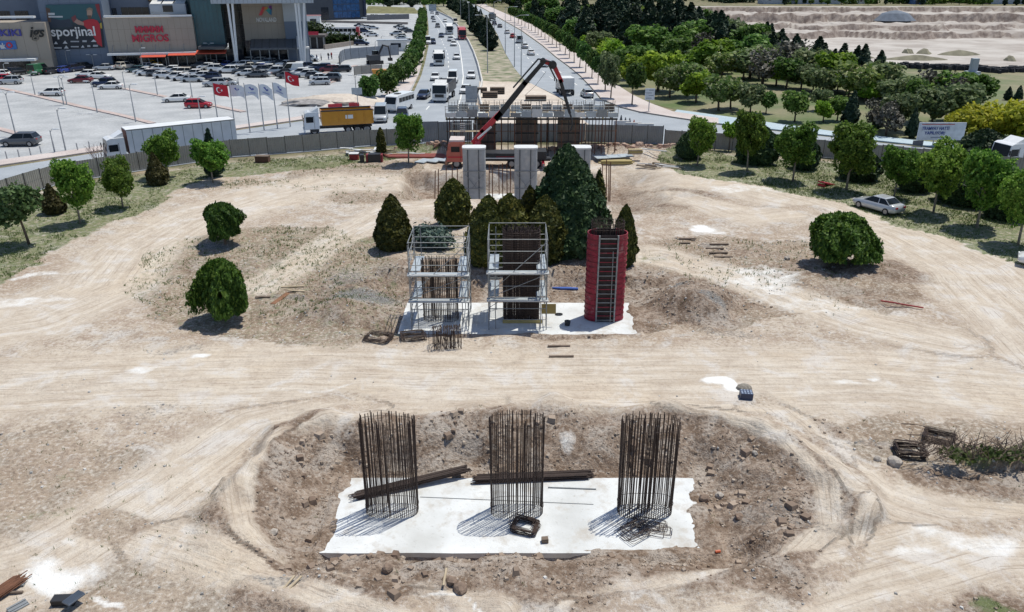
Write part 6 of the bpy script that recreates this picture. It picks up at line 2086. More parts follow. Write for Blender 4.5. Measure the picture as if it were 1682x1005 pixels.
for k, (kind, col, px, py, lab) in enumerate((
        ('sedan', 'white', 715, 132, 'white car left behind the large tipper lorry'), ('van', 'white', 744, 136, 'white van right behind the large tipper lorry'), ('sedan', 'white', 774, 129, 'white car beside the median right of the white van'), ('sedan', 'white', 765, 153, 'white car partly behind the grid sign by the falsework'),
        ('sedan', 'navy', 696, 162, 'dark blue car left of the large tipper lorry'), ('suv', 'navy', 661, 197, 'dark blue car behind the bright maple crown'), ('van', 'silver', 626, 199, 'silver van beside the dark blue car'), ('sedan', 'white', 750, 98, 'white car alone in the middle lane ahead of the second lorry'),
        ('sedan', 'white', 745, 76, 'white car before the red lorry, nearer of two'), ('sedan', 'silver', 740, 68, 'silver car before the red lorry, farther of two'), ('sedan', 'navy', 725, 62, 'dark car beside the white box lorry'), ('suv', 'navy', 711, 73, 'dark car near the tree row at the left kerb'), ('van', 'white', 703, 73, 'white van at the left kerb beside the dark car'),
        ('suv', 'grey', 719, 46, 'grey pickup behind the dark car in the left lane'), ('sedan', 'silver', 713, 37, 'silver car behind the grey pickup'), ('sedan', 'grey', 711, 32, 'grey car two behind the grey pickup'), ('sedan', 'white', 731, 37, 'white car behind the white box lorry'), ('van', 'cream', 748, 40, 'cream van behind the red lorry'),
        ('sedan', 'grey', 718, 25, 'grey car near the overhead sign, right of two'), ('sedan', 'silver', 710, 23, 'silver car near the overhead sign, left of two'))):
    car(kind, col, G(px, py - 1), lane_dir(px, py), lab, ROADG)
# minibus
p = G(657, 181)
t = thing('minibus', 'white minibus pulling off the carriageway at the left', 'minibus', p, lane_dir(690, 165) - .25, ROADG)
prof = [(-3.2, .45), (2.9, .45), (3.15, .75), (3.1, 1.35), (2.55, 2.45), (2.2, 2.6), (-3.1, 2.6), (-3.2, 2.4)]
obj('body', fixn(MB().loft([[(x, -1.05, z) for x, z in prof], [(x, 1.05, z) for x, z in prof]]).mesh('body')), paint('minibus_white', (.80, .80, .79), .35), t)
obj('windscreen', MB().add([(3.12, -.92, 1.4), (3.12, .92, 1.4), (2.64, .88, 2.35), (2.64, -.88, 2.35)], [(0, 1, 2, 3)]), GLASS, t)
for y in (-1.06, 1.06):
    for k in range(5):
        obj('side_window', MB().box((-2.5 + k * 1.02, y, 1.85), (.9, .02, .65)), GLASS, t)
for y in (-.75, .75):
    obj('headlight', MB().box((3.1, y, .95), (.12, .3, .18)), LAMPW, t)
    for x in (-1.9, 2.0):
        wheel(t, x, y * 1.25, .38, .38, .25)
obj('roof_hatch', MB().box((.5, 0, 2.66), (1.0, .8, .1)), PLASTIC, t)
# right carriageway, driving away
def lane_dir2(px, py):
    return rdir(px, py, np.interp(py - 8, [15, 32, 56, 87, 112, 135, 165], [783, 815, 843, 870, 896, 925, 965]) - np.interp(py, [15, 32, 56, 87, 112, 135, 165], [783, 815, 843, 870, 896, 925, 965]) + px, py - 8)
RG2 = 'vehicles on the right carriageway'
truckat(923, 150, 0, label='white box van driving away beside the tip of the pump boom', box=WHITEP, L=6.0, bh=1.9, bw=2.1, tipper=False, group=RG2, rz=lane_dir2(923, 150), cabh=2.4, roofdef=False)
for kind, col, px, py, lab in (('hatch', 'silver', 964, 160, 'silver hatchback nearest on the right carriageway'), ('sedan', 'white', 872, 91, 'white car left of the peak of the pump boom'), ('van', 'silver', 853, 71, 'silver van driving away in the middle of the right carriageway'), ('hatch', 'white', 833, 56, 'white car close to the lamp post on the right carriageway'),
                               ('suv', 'navy', 812, 42, 'dark car far up the right carriageway'), ('sedan', 'white', 893, 110, 'white car behind the peak of the pump boom'), ('sedan', 'silver', 862, 80, 'silver car behind the silver van on the right carriageway'), ('hatch', 'red', 842, 63, 'red hatchback on the right carriageway'), ('sedan', 'grey', 821, 46, 'grey car near the far bend of the right carriageway')):
    car(kind, col, G(px, py - 1), lane_dir2(px, py), lab, RG2)
truckat(807, 33, 0, label='dark lorry farthest up the right carriageway', box=mat('tipper_grey', (.2, .2, .205), .6), L=8, bh=1.6, group=RG2, rz=lane_dir2(807, 33))
p = at(1668, 284)
t = lorry('white lorry cab cut by the right edge behind the trees', G(1700, 280) + Vector((0, 1.5, 0)), PI + .25, WHITEP, paint('cab_white', (.8, .8, .8), .35), L=8.5, bh=1.6, tipper=True, group=None)
# silver car under the trees and white one at the edge
p = at(1441, 345)
car('sedan', 'silver', p, 2.08, 'silver saloon parked on the dirt under the trees at the right', 'cars parked on the site')
car('sedan', 'white', at(1728, 440), 2.6, 'white car just cut by the right edge of the picture', 'cars parked on the site')
# --- car park: cars picked out one by one
PG = 'cars parked before the mall'
HL = math.radians(185)
for kind, col, px, py, rz, lab in (
        ('suv', 'grey', 36, 240, PI + .08, 'dark grey suv driving along the near side of the car park'),
        ('hatch', 'white', 86, 158, PI + .05, 'white hatchback with black roof alone beside the double lamp post'),
        ('sedan', 'white', 183, 147, PI + .1, 'white saloon at the end of the long kerb island'),
        ('suv', 'navy', 172, 143, PI + .1, 'dark blue car just behind the white saloon'),
        ('sedan', 'maroon', 133, 137, PI + .1, 'dark maroon saloon before the grey tower'),
        ('hatch', 'white', 143, 127, PI + .1, 'white hatchback behind the maroon saloon'),
        ('sedan', 'white', 165, 130, .05, 'white estate car right of the maroon saloon'),
        ('suv', 'silver', 18, 139, PI + .1, 'silver suv near the left edge before the glass shopfront'),
        ('hatch', 'red', 3, 135, PI, 'red hatchback cut by the left edge'),
        ('hatch', 'white', 0, 127, PI, 'white car behind the red hatchback at the left edge'),
        ('sedan', 'white', 291, 168, PI + .25, 'white saloon left of the bright red car'),
        ('hatch', 'red', 327, 178, .12, 'bright red hatchback alone in the near car park'),
        ('suv', 'black', 30, 124, 1.2, 'black car before the glass shopfront'), ('van', 'green', 67, 123, 1.4, 'green van before the tan wall'), ('hatch', 'black', 86, 122, 1.3, 'black car right of the green van'), ('hatch', 'blue', 108, 120, 1.3, 'blue car before the grey tower'),
        ('suv', 'navy', 124, 118, 1.3, 'dark car right of the blue car'), ('suv', 'black', 140, 115, 1.3, 'black suv at the right foot of the grey tower'), ('sedan', 'silver', 172, 116, PI + .1, 'silver saloon at the right corner of the grey tower'),
        ('sedan', 'yellow', 217, 108, PI, 'yellow taxi under the red awning, left of two'), ('sedan', 'yellow', 248, 110, PI, 'yellow taxi under the red awning, right of two'), ('suv', 'cream', 207, 114, 1.2, 'cream car left of the yellow taxis'),
        ('suv', 'silver', 354, 143, PI + .1, 'silver suv behind the first red flag'), ('hatch', 'silver', 374, 141, .0, 'silver hatchback behind the white flags'), ('hatch', 'silver', 526, 140, PI + .15, 'silver hatchback nearest at the right of the car park'), ('sedan', 'silver', 428, 127, PI + .1, 'silver green saloon in front of the middle rows'),
        ('van', 'white', 480, 122, PI + .15, 'white van standing out of the middle rows')):
    car(kind, col, G(px, py - 1), rz, lab, PG)
rn = random.Random(5)
cols = ['white'] * 8 + ['silver'] * 4 + ['grey'] * 5 + ['black'] * 4 + ['navy'] * 2 + ['maroon', 'blue', 'teal', 'cream']
rows = [((222, 119), (312, 135), 8, 'first row'), ((242, 113), (345, 130), 9, 'second row'), ((328, 112), (372, 120), 5, 'third row'), ((385, 119), (418, 127), 4, 'fourth row'), ((340, 107), (460, 117), 11, 'fifth row'), ((440, 118), (475, 128), 4, 'sixth row'),
        ((395, 103), (445, 107), 6, 'seventh row'), ((450, 106), (540, 118), 9, 'eighth row'), ((492, 124), (540, 134), 5, 'ninth row'), ((490, 112), (560, 118), 7, 'tenth row'), ((590, 44), (612, 48), 4, 'eleventh row'), ((595, 52), (612, 60), 4, 'twelfth row'),
        ((655, 46), (672, 54), 4, 'thirteenth row'), ((652, 58), (670, 70), 4, 'fourteenth row'), ((580, 70), (596, 74), 3, 'fifteenth row'), ((480, 98), (510, 101), 4, 'sixteenth row'), ((612, 28), (660, 30), 8, 'seventeenth row'), ((555, 29), (600, 31), 7, 'eighteenth row')]
place = {0: 'row nearest the first flag', 1: 'row below the red awning', 2: 'row before the teal wall', 3: 'row behind the white flags', 4: 'long row at the entrance', 5: 'row beside the second red flag', 6: 'row under the logo wall', 7: 'row right of the white van', 8: 'row at the lot corner', 9: 'row by the yard fence',
         10: 'upper row past the bus', 11: 'lower row past the bus', 12: 'upper row by the tree line', 13: 'lower row by the tree line', 14: 'row by the garage ramp', 15: 'row at the white poles', 16: 'far yard row', 17: 'row at the dark building'}
for i, (a, b_, n, nm) in enumerate(rows):
    pa, pb = G(*a), G(*b_)
    for k in range(n):
        p = pa.lerp(pb, k / max(1, n - 1)) + Vector((rn.uniform(-.4, .4), rn.uniform(-.8, .8), 0))
        col = rn.choice(cols)
        kind = rn.choice(('sedan', 'hatch', 'sedan', 'suv', 'hatch'))
        rz = PI + .12 + rn.uniform(-.12, .12) + (PI if rn.random() < .3 else 0)
        if i in (6, 4) and rn.random() < .3:
            rz += 1.2
        nmk = {'sedan': 'saloon', 'hatch': 'hatchback', 'suv': 'suv'}[kind]
        car(kind, col, p, rz, '%s %s, %s from left in the %s' % (col if col != 'navy' else 'dark blue', nmk, ORD[k], place[i]), PG, i < 10 and k % 1 == 0 and False)
# bus beside the planted mound
p = G(563, 60)
t = thing('bus', 'long white bus with dark windows beside the planted mound', 'bus', p, .06)
obj('body', MB().box((0, 0, 1.75), (11.5, 2.5, 2.7)), paint('minibus_white', (.8, .8, .79), .35), t)
for k in range(7):
    obj('side_window', MB().box((-4.6 + k * 1.45, -1.26, 2.15), (1.3, .03, 1.0)), GLASS, t)
obj('rear_panel', MB().box((5.3, -.02, 1.75), (1.0, 2.53, 2.72)), paint('lorry_red', (.42, .02, .035), .4), t)
for x in (-3.6, 3.2):
    for y in (-1.1, 1.1):
        wheel(t, x, y, .48, .48)
# ================================================================== the mall
def facade(origin_px, ang):
    o = G(*origin_px)
    u = Vector((math.cos(ang), math.sin(ang), 0))
    n = Vector((-u.y, u.x, 0))          # away from the camera
    return o, u, n
MO, MU, MN = facade((182, 112), math.radians(14))
MANG = math.radians(14)
def F(px, py, v=0.0):
    """photo pixel -> (u, z) on the facade plane set back by v"""
    a, b = (px - CX) / FPX, (py - CY) / FPX
    d = Vector((a, CP - b * SP, -(SP + b * CP)))
    c = Vector((0, 0, CAMH))
    t = ((MO + MN * v - c).dot(MN)) / d.dot(MN)
    p = c + d * t
    return (p - MO).dot(MU), p.z
TAN = mat('tan_cladding', (.36, .315, .265), .7, vary=.04, scale=.3)
SLATE = mat('slate_blue_cladding', (.135, .175, .245), .55, vary=.05, scale=.3)
TEAL = mat('teal_glass_wall', (.035, .115, .145), .25, vary=.12, scale=.3)
PALEB = mat('pale_grey_cladding', (.40, .44, .49), .6, vary=.05, scale=.3)
DGLASS = glassmat('dark_shop_glass', (.012, .018, .03), .12)
CANOPY = mat('white_canopy', (.72, .74, .76), .5, vary=.04)
DGREY = mat('dark_grey_metal', (.07, .075, .085), .5, vary=.08)
mall = thing('shopping_mall', 'big shopping mall with tan and slate walls, poster and slanted white poles', 'building', MO, MANG)
def blk(name, u0, u1, v0, v1, z0, z1, m, parent=None):
    return obj(name, MB().box(((u0 + u1) / 2, (v0 + v1) / 2, (z0 + z1) / 2), (u1 - u0, v1 - v0, z1 - z0)), m, parent or mall)
def seams(parent, u0, u1, v, z0, z1, nu, nz, m):
    """recessed joints of the cladding as thin battens standing 2 cm proud"""
    for k in range(1, nu):
        obj('joint', MB().box((u0 + (u1 - u0) * k / nu, v - .015, (z0 + z1) / 2), (.06, .03, z1 - z0 - .1)), m, parent)
    for k in range(1, nz):
        obj('joint', MB().box(((u0 + u1) / 2, v - .012, z0 + (z1 - z0) * k / nz), (u1 - u0 - .1, .024, .06)), m, parent)
ZT = 24.0
JT, JS = mat('tan_joint', (.30, .26, .215), .7), mat('slate_joint', (.11, .145, .205), .6)
# back body
uA, uZ = F(-150, 60, 12)[0], F(330, 60, 12)[0]
blk('upper_wall', uA, uZ, 9, 40, 0, ZT, SLATE)
# slate tower with the poster
u0, u1 = F(78, 80)[0], F(181, 80)[0]
tw = blk('tower_wall', u0, u1, 0, 10, 0, ZT, SLATE)
seams(tw, u0, u1, 0, 0, ZT, 6, 8, JS)
# tan block left
v = -3.5
ul, ur = F(-160, 80, v)[0], F(82, 80, v)[0]
zc, zt = F(30, 98, v)[1], F(30, 37, v)[1]
tl_ = blk('tan_wall', ul, ur, v, 9, zc, zt, TAN)
seams(tl_, ul, ur, v, zc, zt, 12, 1, JT)
um = F(52, 110, v)[0]
blk('corner_wall', um, ur, v + .02, 9, 0, zc - .02, TAN)
sg = blk('shop_glass', ul, um - .05, v + 1.2, 8, 0, zc - .05, DGLASS)
for k in range(16):
    obj('mullion', MB().box((ul + (um - ul) * k / 16, v + 1.17, zc / 2), (.1, .06, zc - .1)), DGREY, sg)
blk('canopy', ul, F(58, 98, v - 2)[0], v - 2.6, v + .0, zc - .1, zc + .35, CANOPY)
blk('roof_edge', ul, F(58, 35, v)[0], v - .6, v + 1, zt + .9, zt + 1.3, CANOPY)
# tan block with the supermarket lettering
v = -.6
u0, u1 = F(174, 60, v)[0], F(320, 60, v)[0]
zc, zt = F(250, 85, v)[1], F(250, 28.5, v)[1]
tb_ = blk('tan_wall', u0, u1, v, 8.9, zc, zt, TAN)
seams(tb_, u0, u1, v, zc, zt, 14, 3, JT)
sg = blk('shop_glass', u0 + .2, u1 + 10, v + 3.0, v + 9.3, 0, zc - .02, DGLASS)
for k in range(18):
    obj('mullion', MB().box((u0 + (u1 - u0) * k / 18, v + 2.97, zc / 2), (.1, .06, zc - .1)), DGREY, sg)
blk('canopy', u0, u1 + .5, v - 2.2, v + 2.9, zc - .45, zc - .03, CANOPY)
blk('roof_edge', u0 + .3, F(315, 27, v)[0], v - .3, v + .6, zt + .12, zt + .5, CANOPY)
for k in range(6):
    obj('canopy_stay', MB().tube([(u0 + 1 + k * 3.0, v - 1.6, zc - .05), (u0 + 1.1 + k * 3.0, v - .05, zc + 1.6)], .06, 5), GALV, mall)
# red awnings
REDAWN = mat('red_awning', (.62, .09, .045), .6, vary=.08)
for k, (a, b_) in enumerate(((230, 272), (276, 322), (322, 372))):
    ua, ub = F(a, 92, -4)[0], F(b_, 92, -4)[0]
    zz = F((a + b_) / 2, (93, 90, 87)[k], -4)[1]
    b = MB().loft([[(ua, -4.6, zz - .12), (ua, -4.6, zz), (ua, -1.2, zz + .5), (ua, -1.2, zz + .38)], [(ub, -4.6, zz - .12), (ub, -4.6, zz), (ub, -1.2, zz + .5), (ub, -1.2, zz + .38)]])
    obj('awning', fixn(b.mesh('awning')), REDAWN, mall)
    for j in range(4):
        obj('awning_post', MB().tube([(ua + (ub - ua) * j / 3, -4.4, 0), (ua + (ub - ua) * j / 3, -4.4, zz - .3)], .06, 5), GALV, mall)
# windows of the upper wall and rooftop glass box
for (a, b_, y0, y1) in ((-40, -10, 16, 31), (-6, 16, 16, 31), (24, 46, 16, 31), (170, 192, 13, 26), (200, 245, 12, 26), (250, 262, 12, 26)):
    ua, ub = F(a, 20, 9)[0], F(b_, 20, 9)[0]
    za, zb = F(200, y1, 9)[1], F(200, y0, 9)[1]
    w = obj('window', MB().box(((ua + ub) / 2, 8.93, (za + zb) / 2), (ub - ua, .16, zb - za)), DGLASS, mall)
    for k in range(1, 4):
        obj('frame', MB().box((ua + (ub - ua) * k / 4, 8.83, (za + zb) / 2), (.1, .06, zb - za)), DGREY, w)
ua, ub = F(247, 20, 2)[0], F(306, 20, 2)[0]
zb_ = zt + .52
gb = blk('rooftop_pavilion', ua, ub, 2, 6, zb_, zb_ + 2.2, PALEB)
for k in range(3):
    w3 = (ub - ua) / 3
    obj('skylight', MB().loft([[(ua + w3 * k + .15, 1.9, zb_ + 2.23), (ua + w3 * k + .15, 6.0, zb_ + 2.9), (ua + w3 * k + .15, 6.0, zb_ + 2.8)], [(ua + w3 * (k + 1) - .15, 1.9, zb_ + 2.23), (ua + w3 * (k + 1) - .15, 6.0, zb_ + 2.9), (ua + w3 * (k + 1) - .15, 6.0, zb_ + 2.8)]]), WHITEP, gb)
    obj('pane', MB().box((ua + w3 * (k + .5), 1.96, zb_ + 1.2), (w3 - .4, .06, 1.4)), PALEB if k != 1 else DGLASS, gb)
# teal wall
v = 1.5
u0, u1 = F(288, 60, v + .5)[0], F(369, 60, v)[0]
te = blk('teal_wall', max(u0, F(320, 60, v)[0] + .05), u1, v, 30, F(330, 75, v)[1], ZT, TEAL)
seams(te, max(u0, F(320, 60, v)[0] + .05), u1, v, F(330, 75, v)[1], ZT, 7, 8, mat('teal_joint', (.022, .07, .09), .4))
blk('teal_upper_wall', F(288, 20, 6)[0], max(u0, F(320, 60, v)[0]), 6.2, 8.9, zt + .5, ZT, TEAL)
u2 = F(372, 90, -3)[0]
blk('side_canopy', F(322, 80, -3)[0] + .6, u2, -4.5, 3.5, F(340, 80, -3)[1], F(340, 78, -3)[1] + .3, DGREY)
# dark entrance recess
ua, ub = u1, F(470, 60, 6)[0]
en = blk('entrance_glass', ua, ub, 9, 20, 0, ZT, DGLASS)
for k in range(9):
    obj('mullion', MB().box((ua + (ub - ua) * k / 9, 8.97, 8), (.12, .06, 16)), DGREY, en)
for k in range(5):
    obj('transom', MB().box(((ua + ub) / 2, 8.96, 2.5 + 3 * k), (ub - ua, .06, .12)), DGREY, en)
# tan wall with the coloured logo
v = 4
u0, u1 = F(400, 40, v)[0], F(467, 40, v)[0]
zc = F(430, 66, v)[1]
lw = blk('logo_wall', u0, u1, v, 8.9, zc, ZT, TAN)
seams(lw, u0, u1, v, zc, ZT, 6, 5, JT)
v = 3
ug0, ug1 = u1 + .02, F(505, 40, v)[0]
zm = F(480, 35, v)[1]
blk('pale_wall', ug0, ug1, v, 20, zm, ZT, PALEB)
blk('grey_lower_wall', ug0, ug1, v + .05, 20, 0, zm - .02, SLATE)
# entrance canopies
v = -4
ua, ub = F(410, 75, v)[0], F(487, 75, v)[0]
za, zb = F(440, 79, v)[1], F(440, 64, 3)[1]
ec = obj('entrance_canopy', fixn(MB().loft([[(ua, v, za - .4), (ua, v, za), (ua, 3.5, zb), (ua, 3.5, zb - .5)], [(ub, v, za - .4), (ub, v, za), (ub, 3.5, zb), (ub, 3.5, zb - .5)]]).mesh('entrance_canopy')), mat('canopy_slate', (.10, .115, .135), .45), mall)
for k in range(6):
    obj('rib', MB().bar((ua + (ub - ua) * (k + .5) / 6, v, za + .05), (ua + (ub - ua) * (k + .5) / 6, 3.4, zb + .05), .16, .1), DGREY, ec)
    obj('post', MB().tube([(ua + (ub - ua) * k / 5, v + .3, 0), (ua + (ub - ua) * k / 5, v + .3, za - .3)], .12, 6), GALV, ec)
ua2, ub2 = ub + .1, F(508, 75, v)[0]
obj('tent_canopy', fixn(MB().loft([[(ua2, v - .5, za - .3), (ua2, v - .5, za + .1), (ua2, 2.9, zb + .6), (ua2, 2.9, zb - .3)], [(ub2, v - .5, za - .3), (ub2, v - .5, za + .1), (ub2 - 2.4, 2.9, zb + .6), (ub2 - 2.4, 2.9, zb - .3)]]).mesh('tent_canopy')), WHITEP, mall)
blk('ground_floor', F(405, 90, 3)[0], ub2 - 1, 3.6, 4.0 + 4.8, 0, zc - .05, DGLASS)
# roof over the entrance on slanted poles
v = -5
zr = F(430, 5.5, v)[1]
ua, ub = F(346, 4, v)[0], F(515, 4, v)[0]
rf = blk('roof_slab', ua, ub, v, 8.8, zr, zr + 1.6, PALEB)
for k in range(24):
    obj('rib', MB().box((ua + (ub - ua) * (k + .5) / 24, v - .02, zr + .8), (.08, .06, 1.5)), GALV, rf)
POLE = mat('white_pole', (.68, .69, .70), .4, vary=.03)
for (a, b_, yb) in ((374, 387, 96), (381.5, 389, 96), (485, 494, 93), (490, 497, 93), (499, 499, 93)):
    p0, p1 = F(b_, yb, v - .5)[0], F(a, 6, v + .5)[0]
    obj('slanted_pole', MB().tube([(p0, v - .5, 0), (p1, v + .6, zr + .05)], .26, 10), POLE, mall)
# flank of the poles: mesh panel
blk('lattice', F(497, 40, v)[0], F(503, 40, v)[0], v + 1.0, v + 1.4, 0, zr, PALEB)
# ---- lettering
def text(body, u, z, v, size, m, parent, bold=.0, ital=0.0, width=None, name='lettering', ext=.12):
    cu = bpy.data.curves.new(name, 'FONT')
    cu.body = body
    cu.size = size
    cu.extrude = ext
    cu.offset = bold
    cu.shear = ital
    cu.align_x = 'CENTER'
    cu.align_y = 'CENTER'
    cu.resolution_u = 3
    tmp = bpy.data.objects.new(name, cu)
    COL.objects.link(tmp)
    bpy.context.view_layer.update()
    dg = bpy.context.evaluated_depsgraph_get()
    me = bpy.data.meshes.new_from_object(tmp.evaluated_get(dg))
    bpy.data.objects.remove(tmp)
    bpy.data.curves.remove(cu)
    me.materials.clear()
    me.materials.append(m)
    if width:
        xs_ = [vv.co.x for vv in me.vertices]
        k = width / (max(xs_) - min(xs_))
        for vv in me.vertices:
            vv.co.x *= k
    o = bpy.data.objects.new(name, me)
    COL.objects.link(o)
    o.parent = parent
    o.location = (u, v, z)
    o.rotation_euler = (PI / 2, 0, 0)
    return o
RSIGN, BSIGN, KSIGN, WSIGN = mat('red_letters', (.55, .03, .07), .5), mat('blue_letters', (.06, .06, .32), .5), mat('black_letters', (.012, .012, .012), .5), mat('white_letters', (.75, .75, .75), .5)
v = -.6
def tx(body, x0, x1, y0, y1, v, m, parent, bold=.02, ital=0.0, name='lettering'):
    ua, ub = F(x0, (y0 + y1) / 2, v)[0], F(x1, (y0 + y1) / 2, v)[0]
    za, zb = F((x0 + x1) / 2, y1, v)[1], F((x0 + x1) / 2, y0, v)[1]
    return text(body, (ua + ub) / 2, (za + zb) / 2, v - .14, (zb - za) * 1.38, m, parent, bold, ital, ub - ua, name)
tx('MMMMM', 222, 268, 43, 54, v, RSIGN, mall, .05)
tx('MIGROS', 217, 277, 57, 69, v, RSIGN, mall, .05)
tx('WAIKIKI', -40, 36, 49, 60, -3.5, BSIGN, mall, .05)
tx('igs', 46, 72, 44, 62, -3.5, KSIGN, mall, .05, .35)
uq0, uq1 = F(-30, 74, -3.5)[0], F(27, 74, -3.5)[0]
zq0, zq1 = F(5, 81, -3.5)[1], F(5, 67, -3.5)[1]
bs = blk('bank_sign', uq0, uq1, -3.75, -3.52, zq0, zq1, mat('bank_blue', (.04, .17, .50), .4))
tx('ek', 0, 9, 71, 80, -3.72, WSIGN, bs, .05)
c0 = F(15.5, 74, -3.72)
obj('emblem', MB().disc((c0[0], -3.82, c0[1]), .62, (0, 1, 0), .1, 14), RSIGN, bs)
obj('emblem_core', MB().disc((c0[0], -3.86, c0[1]), .3, (0, 1, 0), .1, 10), mat('bank_blue', (.04, .17, .5), .4), bs)
tx('NOVALAND', 421, 454, 29, 36, 4, WSIGN, mall, .04)
# coloured M-shaped logo above the name: leaning strokes
LOGOC = ((.55, .06, .08), (.60, .18, .05), (.50, .30, .05), (.02, .30, .30), (.02, .16, .35), (.16, .03, .22))
strokes = (((425, 25), (430, 25), (435, 11), (431, 11)), ((430.5, 25), (433, 20), (438, 11), (435.5, 11)), ((436, 16), (441, 16), (438.5, 11), (438.3, 11)), ((436.5, 16.5), (442, 22), (446, 15), (441, 13)), ((442, 22), (446, 25), (446.5, 14), (444, 16)), ((441, 13), (446.5, 16), (446, 9), (442, 9)))
for k, q in enumerate(strokes):
    pts = [F(x, y, 4) for x, y in q]
    b = MB().add([(p[0], 3.75, p[1]) for p in pts] + [(p[0], 3.95, p[1]) for p in pts], [(0, 1, 2, 3), (7, 6, 5, 4), (0, 4, 5, 1), (1, 5, 6, 2), (2, 6, 7, 3), (3, 7, 4, 0)])
    obj('logo_stroke', fixn(b.mesh('logo_stroke')), mat('logo_colour_%d' % k, LOGOC[k], .5, vary=.02), mall)
# the cut-off sign at the top edge
ua, ub = F(243, 0, 8.6)[0], F(290, 0, 8.6)[0]
zs = F(265, 2.5, 8.6)[1]
sb_ = blk('dark_sign', ua, ub, 8.3, 8.85, zs, zs + 2.4, mat('dark_purple_sign', (.03, .015, .03), .5))
for k in range(9):
    obj('gilt_letter', MB().box((ua + (ub - ua) * (k + .7) / 9.6, 8.27, zs + .75), (.42, .05, .9)), mat('gilt', (.45, .30, .10), .5), sb_)
# ---- poster: printed sheet with flat shapes
x0, x1, y0, y1 = 74, 172, 6, 82
# ---- (the poster hangs on the slate tower)
def FP(x, y, d=0.0):
    p = F(x, y, -.3)
    return (p[0], -.3 - d, p[1])
po = obj('poster', MB().add([FP(75, 8), FP(163, 6), FP(172, 78), FP(86, 82)], [(3, 2, 1, 0)]), None, mall)
pm_, nt, pb = _nodes('poster_print')
tc = nt.nodes.new('ShaderNodeTexCoord')
sp = nt.nodes.new('ShaderNodeSeparateXYZ')
nt.links.new(tc.outputs['Generated'], sp.inputs[0])
rp = nt.nodes.new('ShaderNodeValToRGB')
rp.color_ramp.elements[0].color, rp.color_ramp.elements[0].position = (.008, .014, .026, 1), .45
rp.color_ramp.elements[1].color, rp.color_ramp.elements[1].position = (.018, .085, .105, 1), .68
nz = nt.nodes.new('ShaderNodeTexNoise')
nz.inputs['Scale'].default_value = 3
nt.links.new(tc.outputs['Generated'], nz.inputs['Vector'])
ad = nt.nodes.new('ShaderNodeMath')
ad.operation = 'MULTIPLY_ADD'
ad.inputs[1].default_value, ad.inputs[2].default_value = .35, -.16
nt.links.new(nz.outputs[0], ad.inputs[0])
a2 = nt.nodes.new('ShaderNodeMath')
nt.links.new(sp.outputs['Z'], a2.inputs[0])
nt.links.new(ad.outputs[0], a2.inputs[1])
nt.links.new(a2.outputs[0], rp.inputs[0])
nt.links.new(rp.outputs[0], pb.inputs['Base Color'])
pb.inputs['Roughness'].default_value = .5
po.data.materials.append(pm_)
def shape(name, pts, col, d):
    obj(name, MB().add([FP(x, y, d) for x, y in pts], [tuple(range(len(pts)))[::-1]]), mat('print_%s_%d' % (name, int(col[0] * 1000)), col, .5, vary=.03), po)
shape('printed_ridge', [(79, 26), (88, 30), (100, 33), (114, 31), (120, 44), (80, 46)], (.02, .035, .06), .03)
shape('printed_glow', [(75, 12), (82, 14), (84, 36), (79, 36)], (.09, .05, .035), .04)
shape('printed_band', [(156, 7), (163, 6), (167, 36), (160, 20)], (.22, .02, .03), .03)
shape('printed_shirt', [(136, 35), (143, 32), (153, 31), (160, 34), (164, 40), (166, 56), (168, 77), (160, 72), (153, 58), (142, 46), (138, 42)], (.42, .015, .03), .06)
shape('printed_arm', [(118, 28), (122, 26), (128, 32), (138, 37), (138, 42), (128, 40), (120, 35)], (.36, .22, .18), .08)
shape('printed_glove', [(117, 29), (124, 24), (126, 31), (121, 37)], (.18, .04, .05), .09)
shape('printed_head', [(143, 16), (147, 14), (151, 15), (152, 22), (150, 28), (146, 29), (143, 24)], (.38, .25, .19), .08)
shape('printed_hair', [(142, 18), (142.5, 14), (147, 12), (152, 14), (152.5, 18), (147, 16)], (.22, .17, .12), .1)
shape('printed_beard', [(144, 25), (150, 25), (150, 30), (147, 32), (144.5, 30)], (.10, .06, .045), .1)
shape('printed_armband', [(164, 38), (167, 37), (168, 47), (165, 46)], (.45, .33, .05), .09)
def ptx(body, x0, x1, y0, y1, bold=.02):
    ua, ub = F(x0, (y0 + y1) / 2, -.3)[0], F(x1, (y0 + y1) / 2, -.3)[0]
    za, zb = F((x0 + x1) / 2, y1, -.3)[1], F((x0 + x1) / 2, y0, -.3)[1]
    text(body, (ua + ub) / 2, (za + zb) / 2, -.46, (zb - za) * 1.1, WSIGN, po, bold, 0, ub - ua, 'printed_lettering', .01)
ptx('sporjinal', 84, 157, 42, 62, .05)
shape('printed_mark', [(79, 21), (90, 21), (90, 24.5), (79.3, 24.5)], (.5, .52, .54), .06)
shape('printed_mark', [(79.6, 26), (103, 26), (103.3, 28.6), (80, 28.6)], (.5, .52, .54), .06)
for k, (x, y, w, h) in enumerate(((92, 70, 7, 4.5), (107, 69, 8, 5), (123, 68, 14, 2), (139, 67.5, 7, 3), (154, 66.5, 10, 4), (95, 78.5, 13, 2.5), (109, 77, 8, 5), (123, 76.5, 13, 2), (136, 76, 6, 4), (146, 75.5, 5, 3), (157, 75, 8, 3))):
    if h > 3:
        shape('printed_mark', [(x - w / 2, y + h / 2), (x, y - h / 2), (x + w / 2, y + h / 2)], (.55, .57, .6), .06)
    else:
        shape('printed_mark', [(x - w / 2, y - h / 2), (x + w / 2, y - h / 2), (x + w / 2, y + h / 2), (x - w / 2, y + h / 2)], (.4, .42, .45), .06)

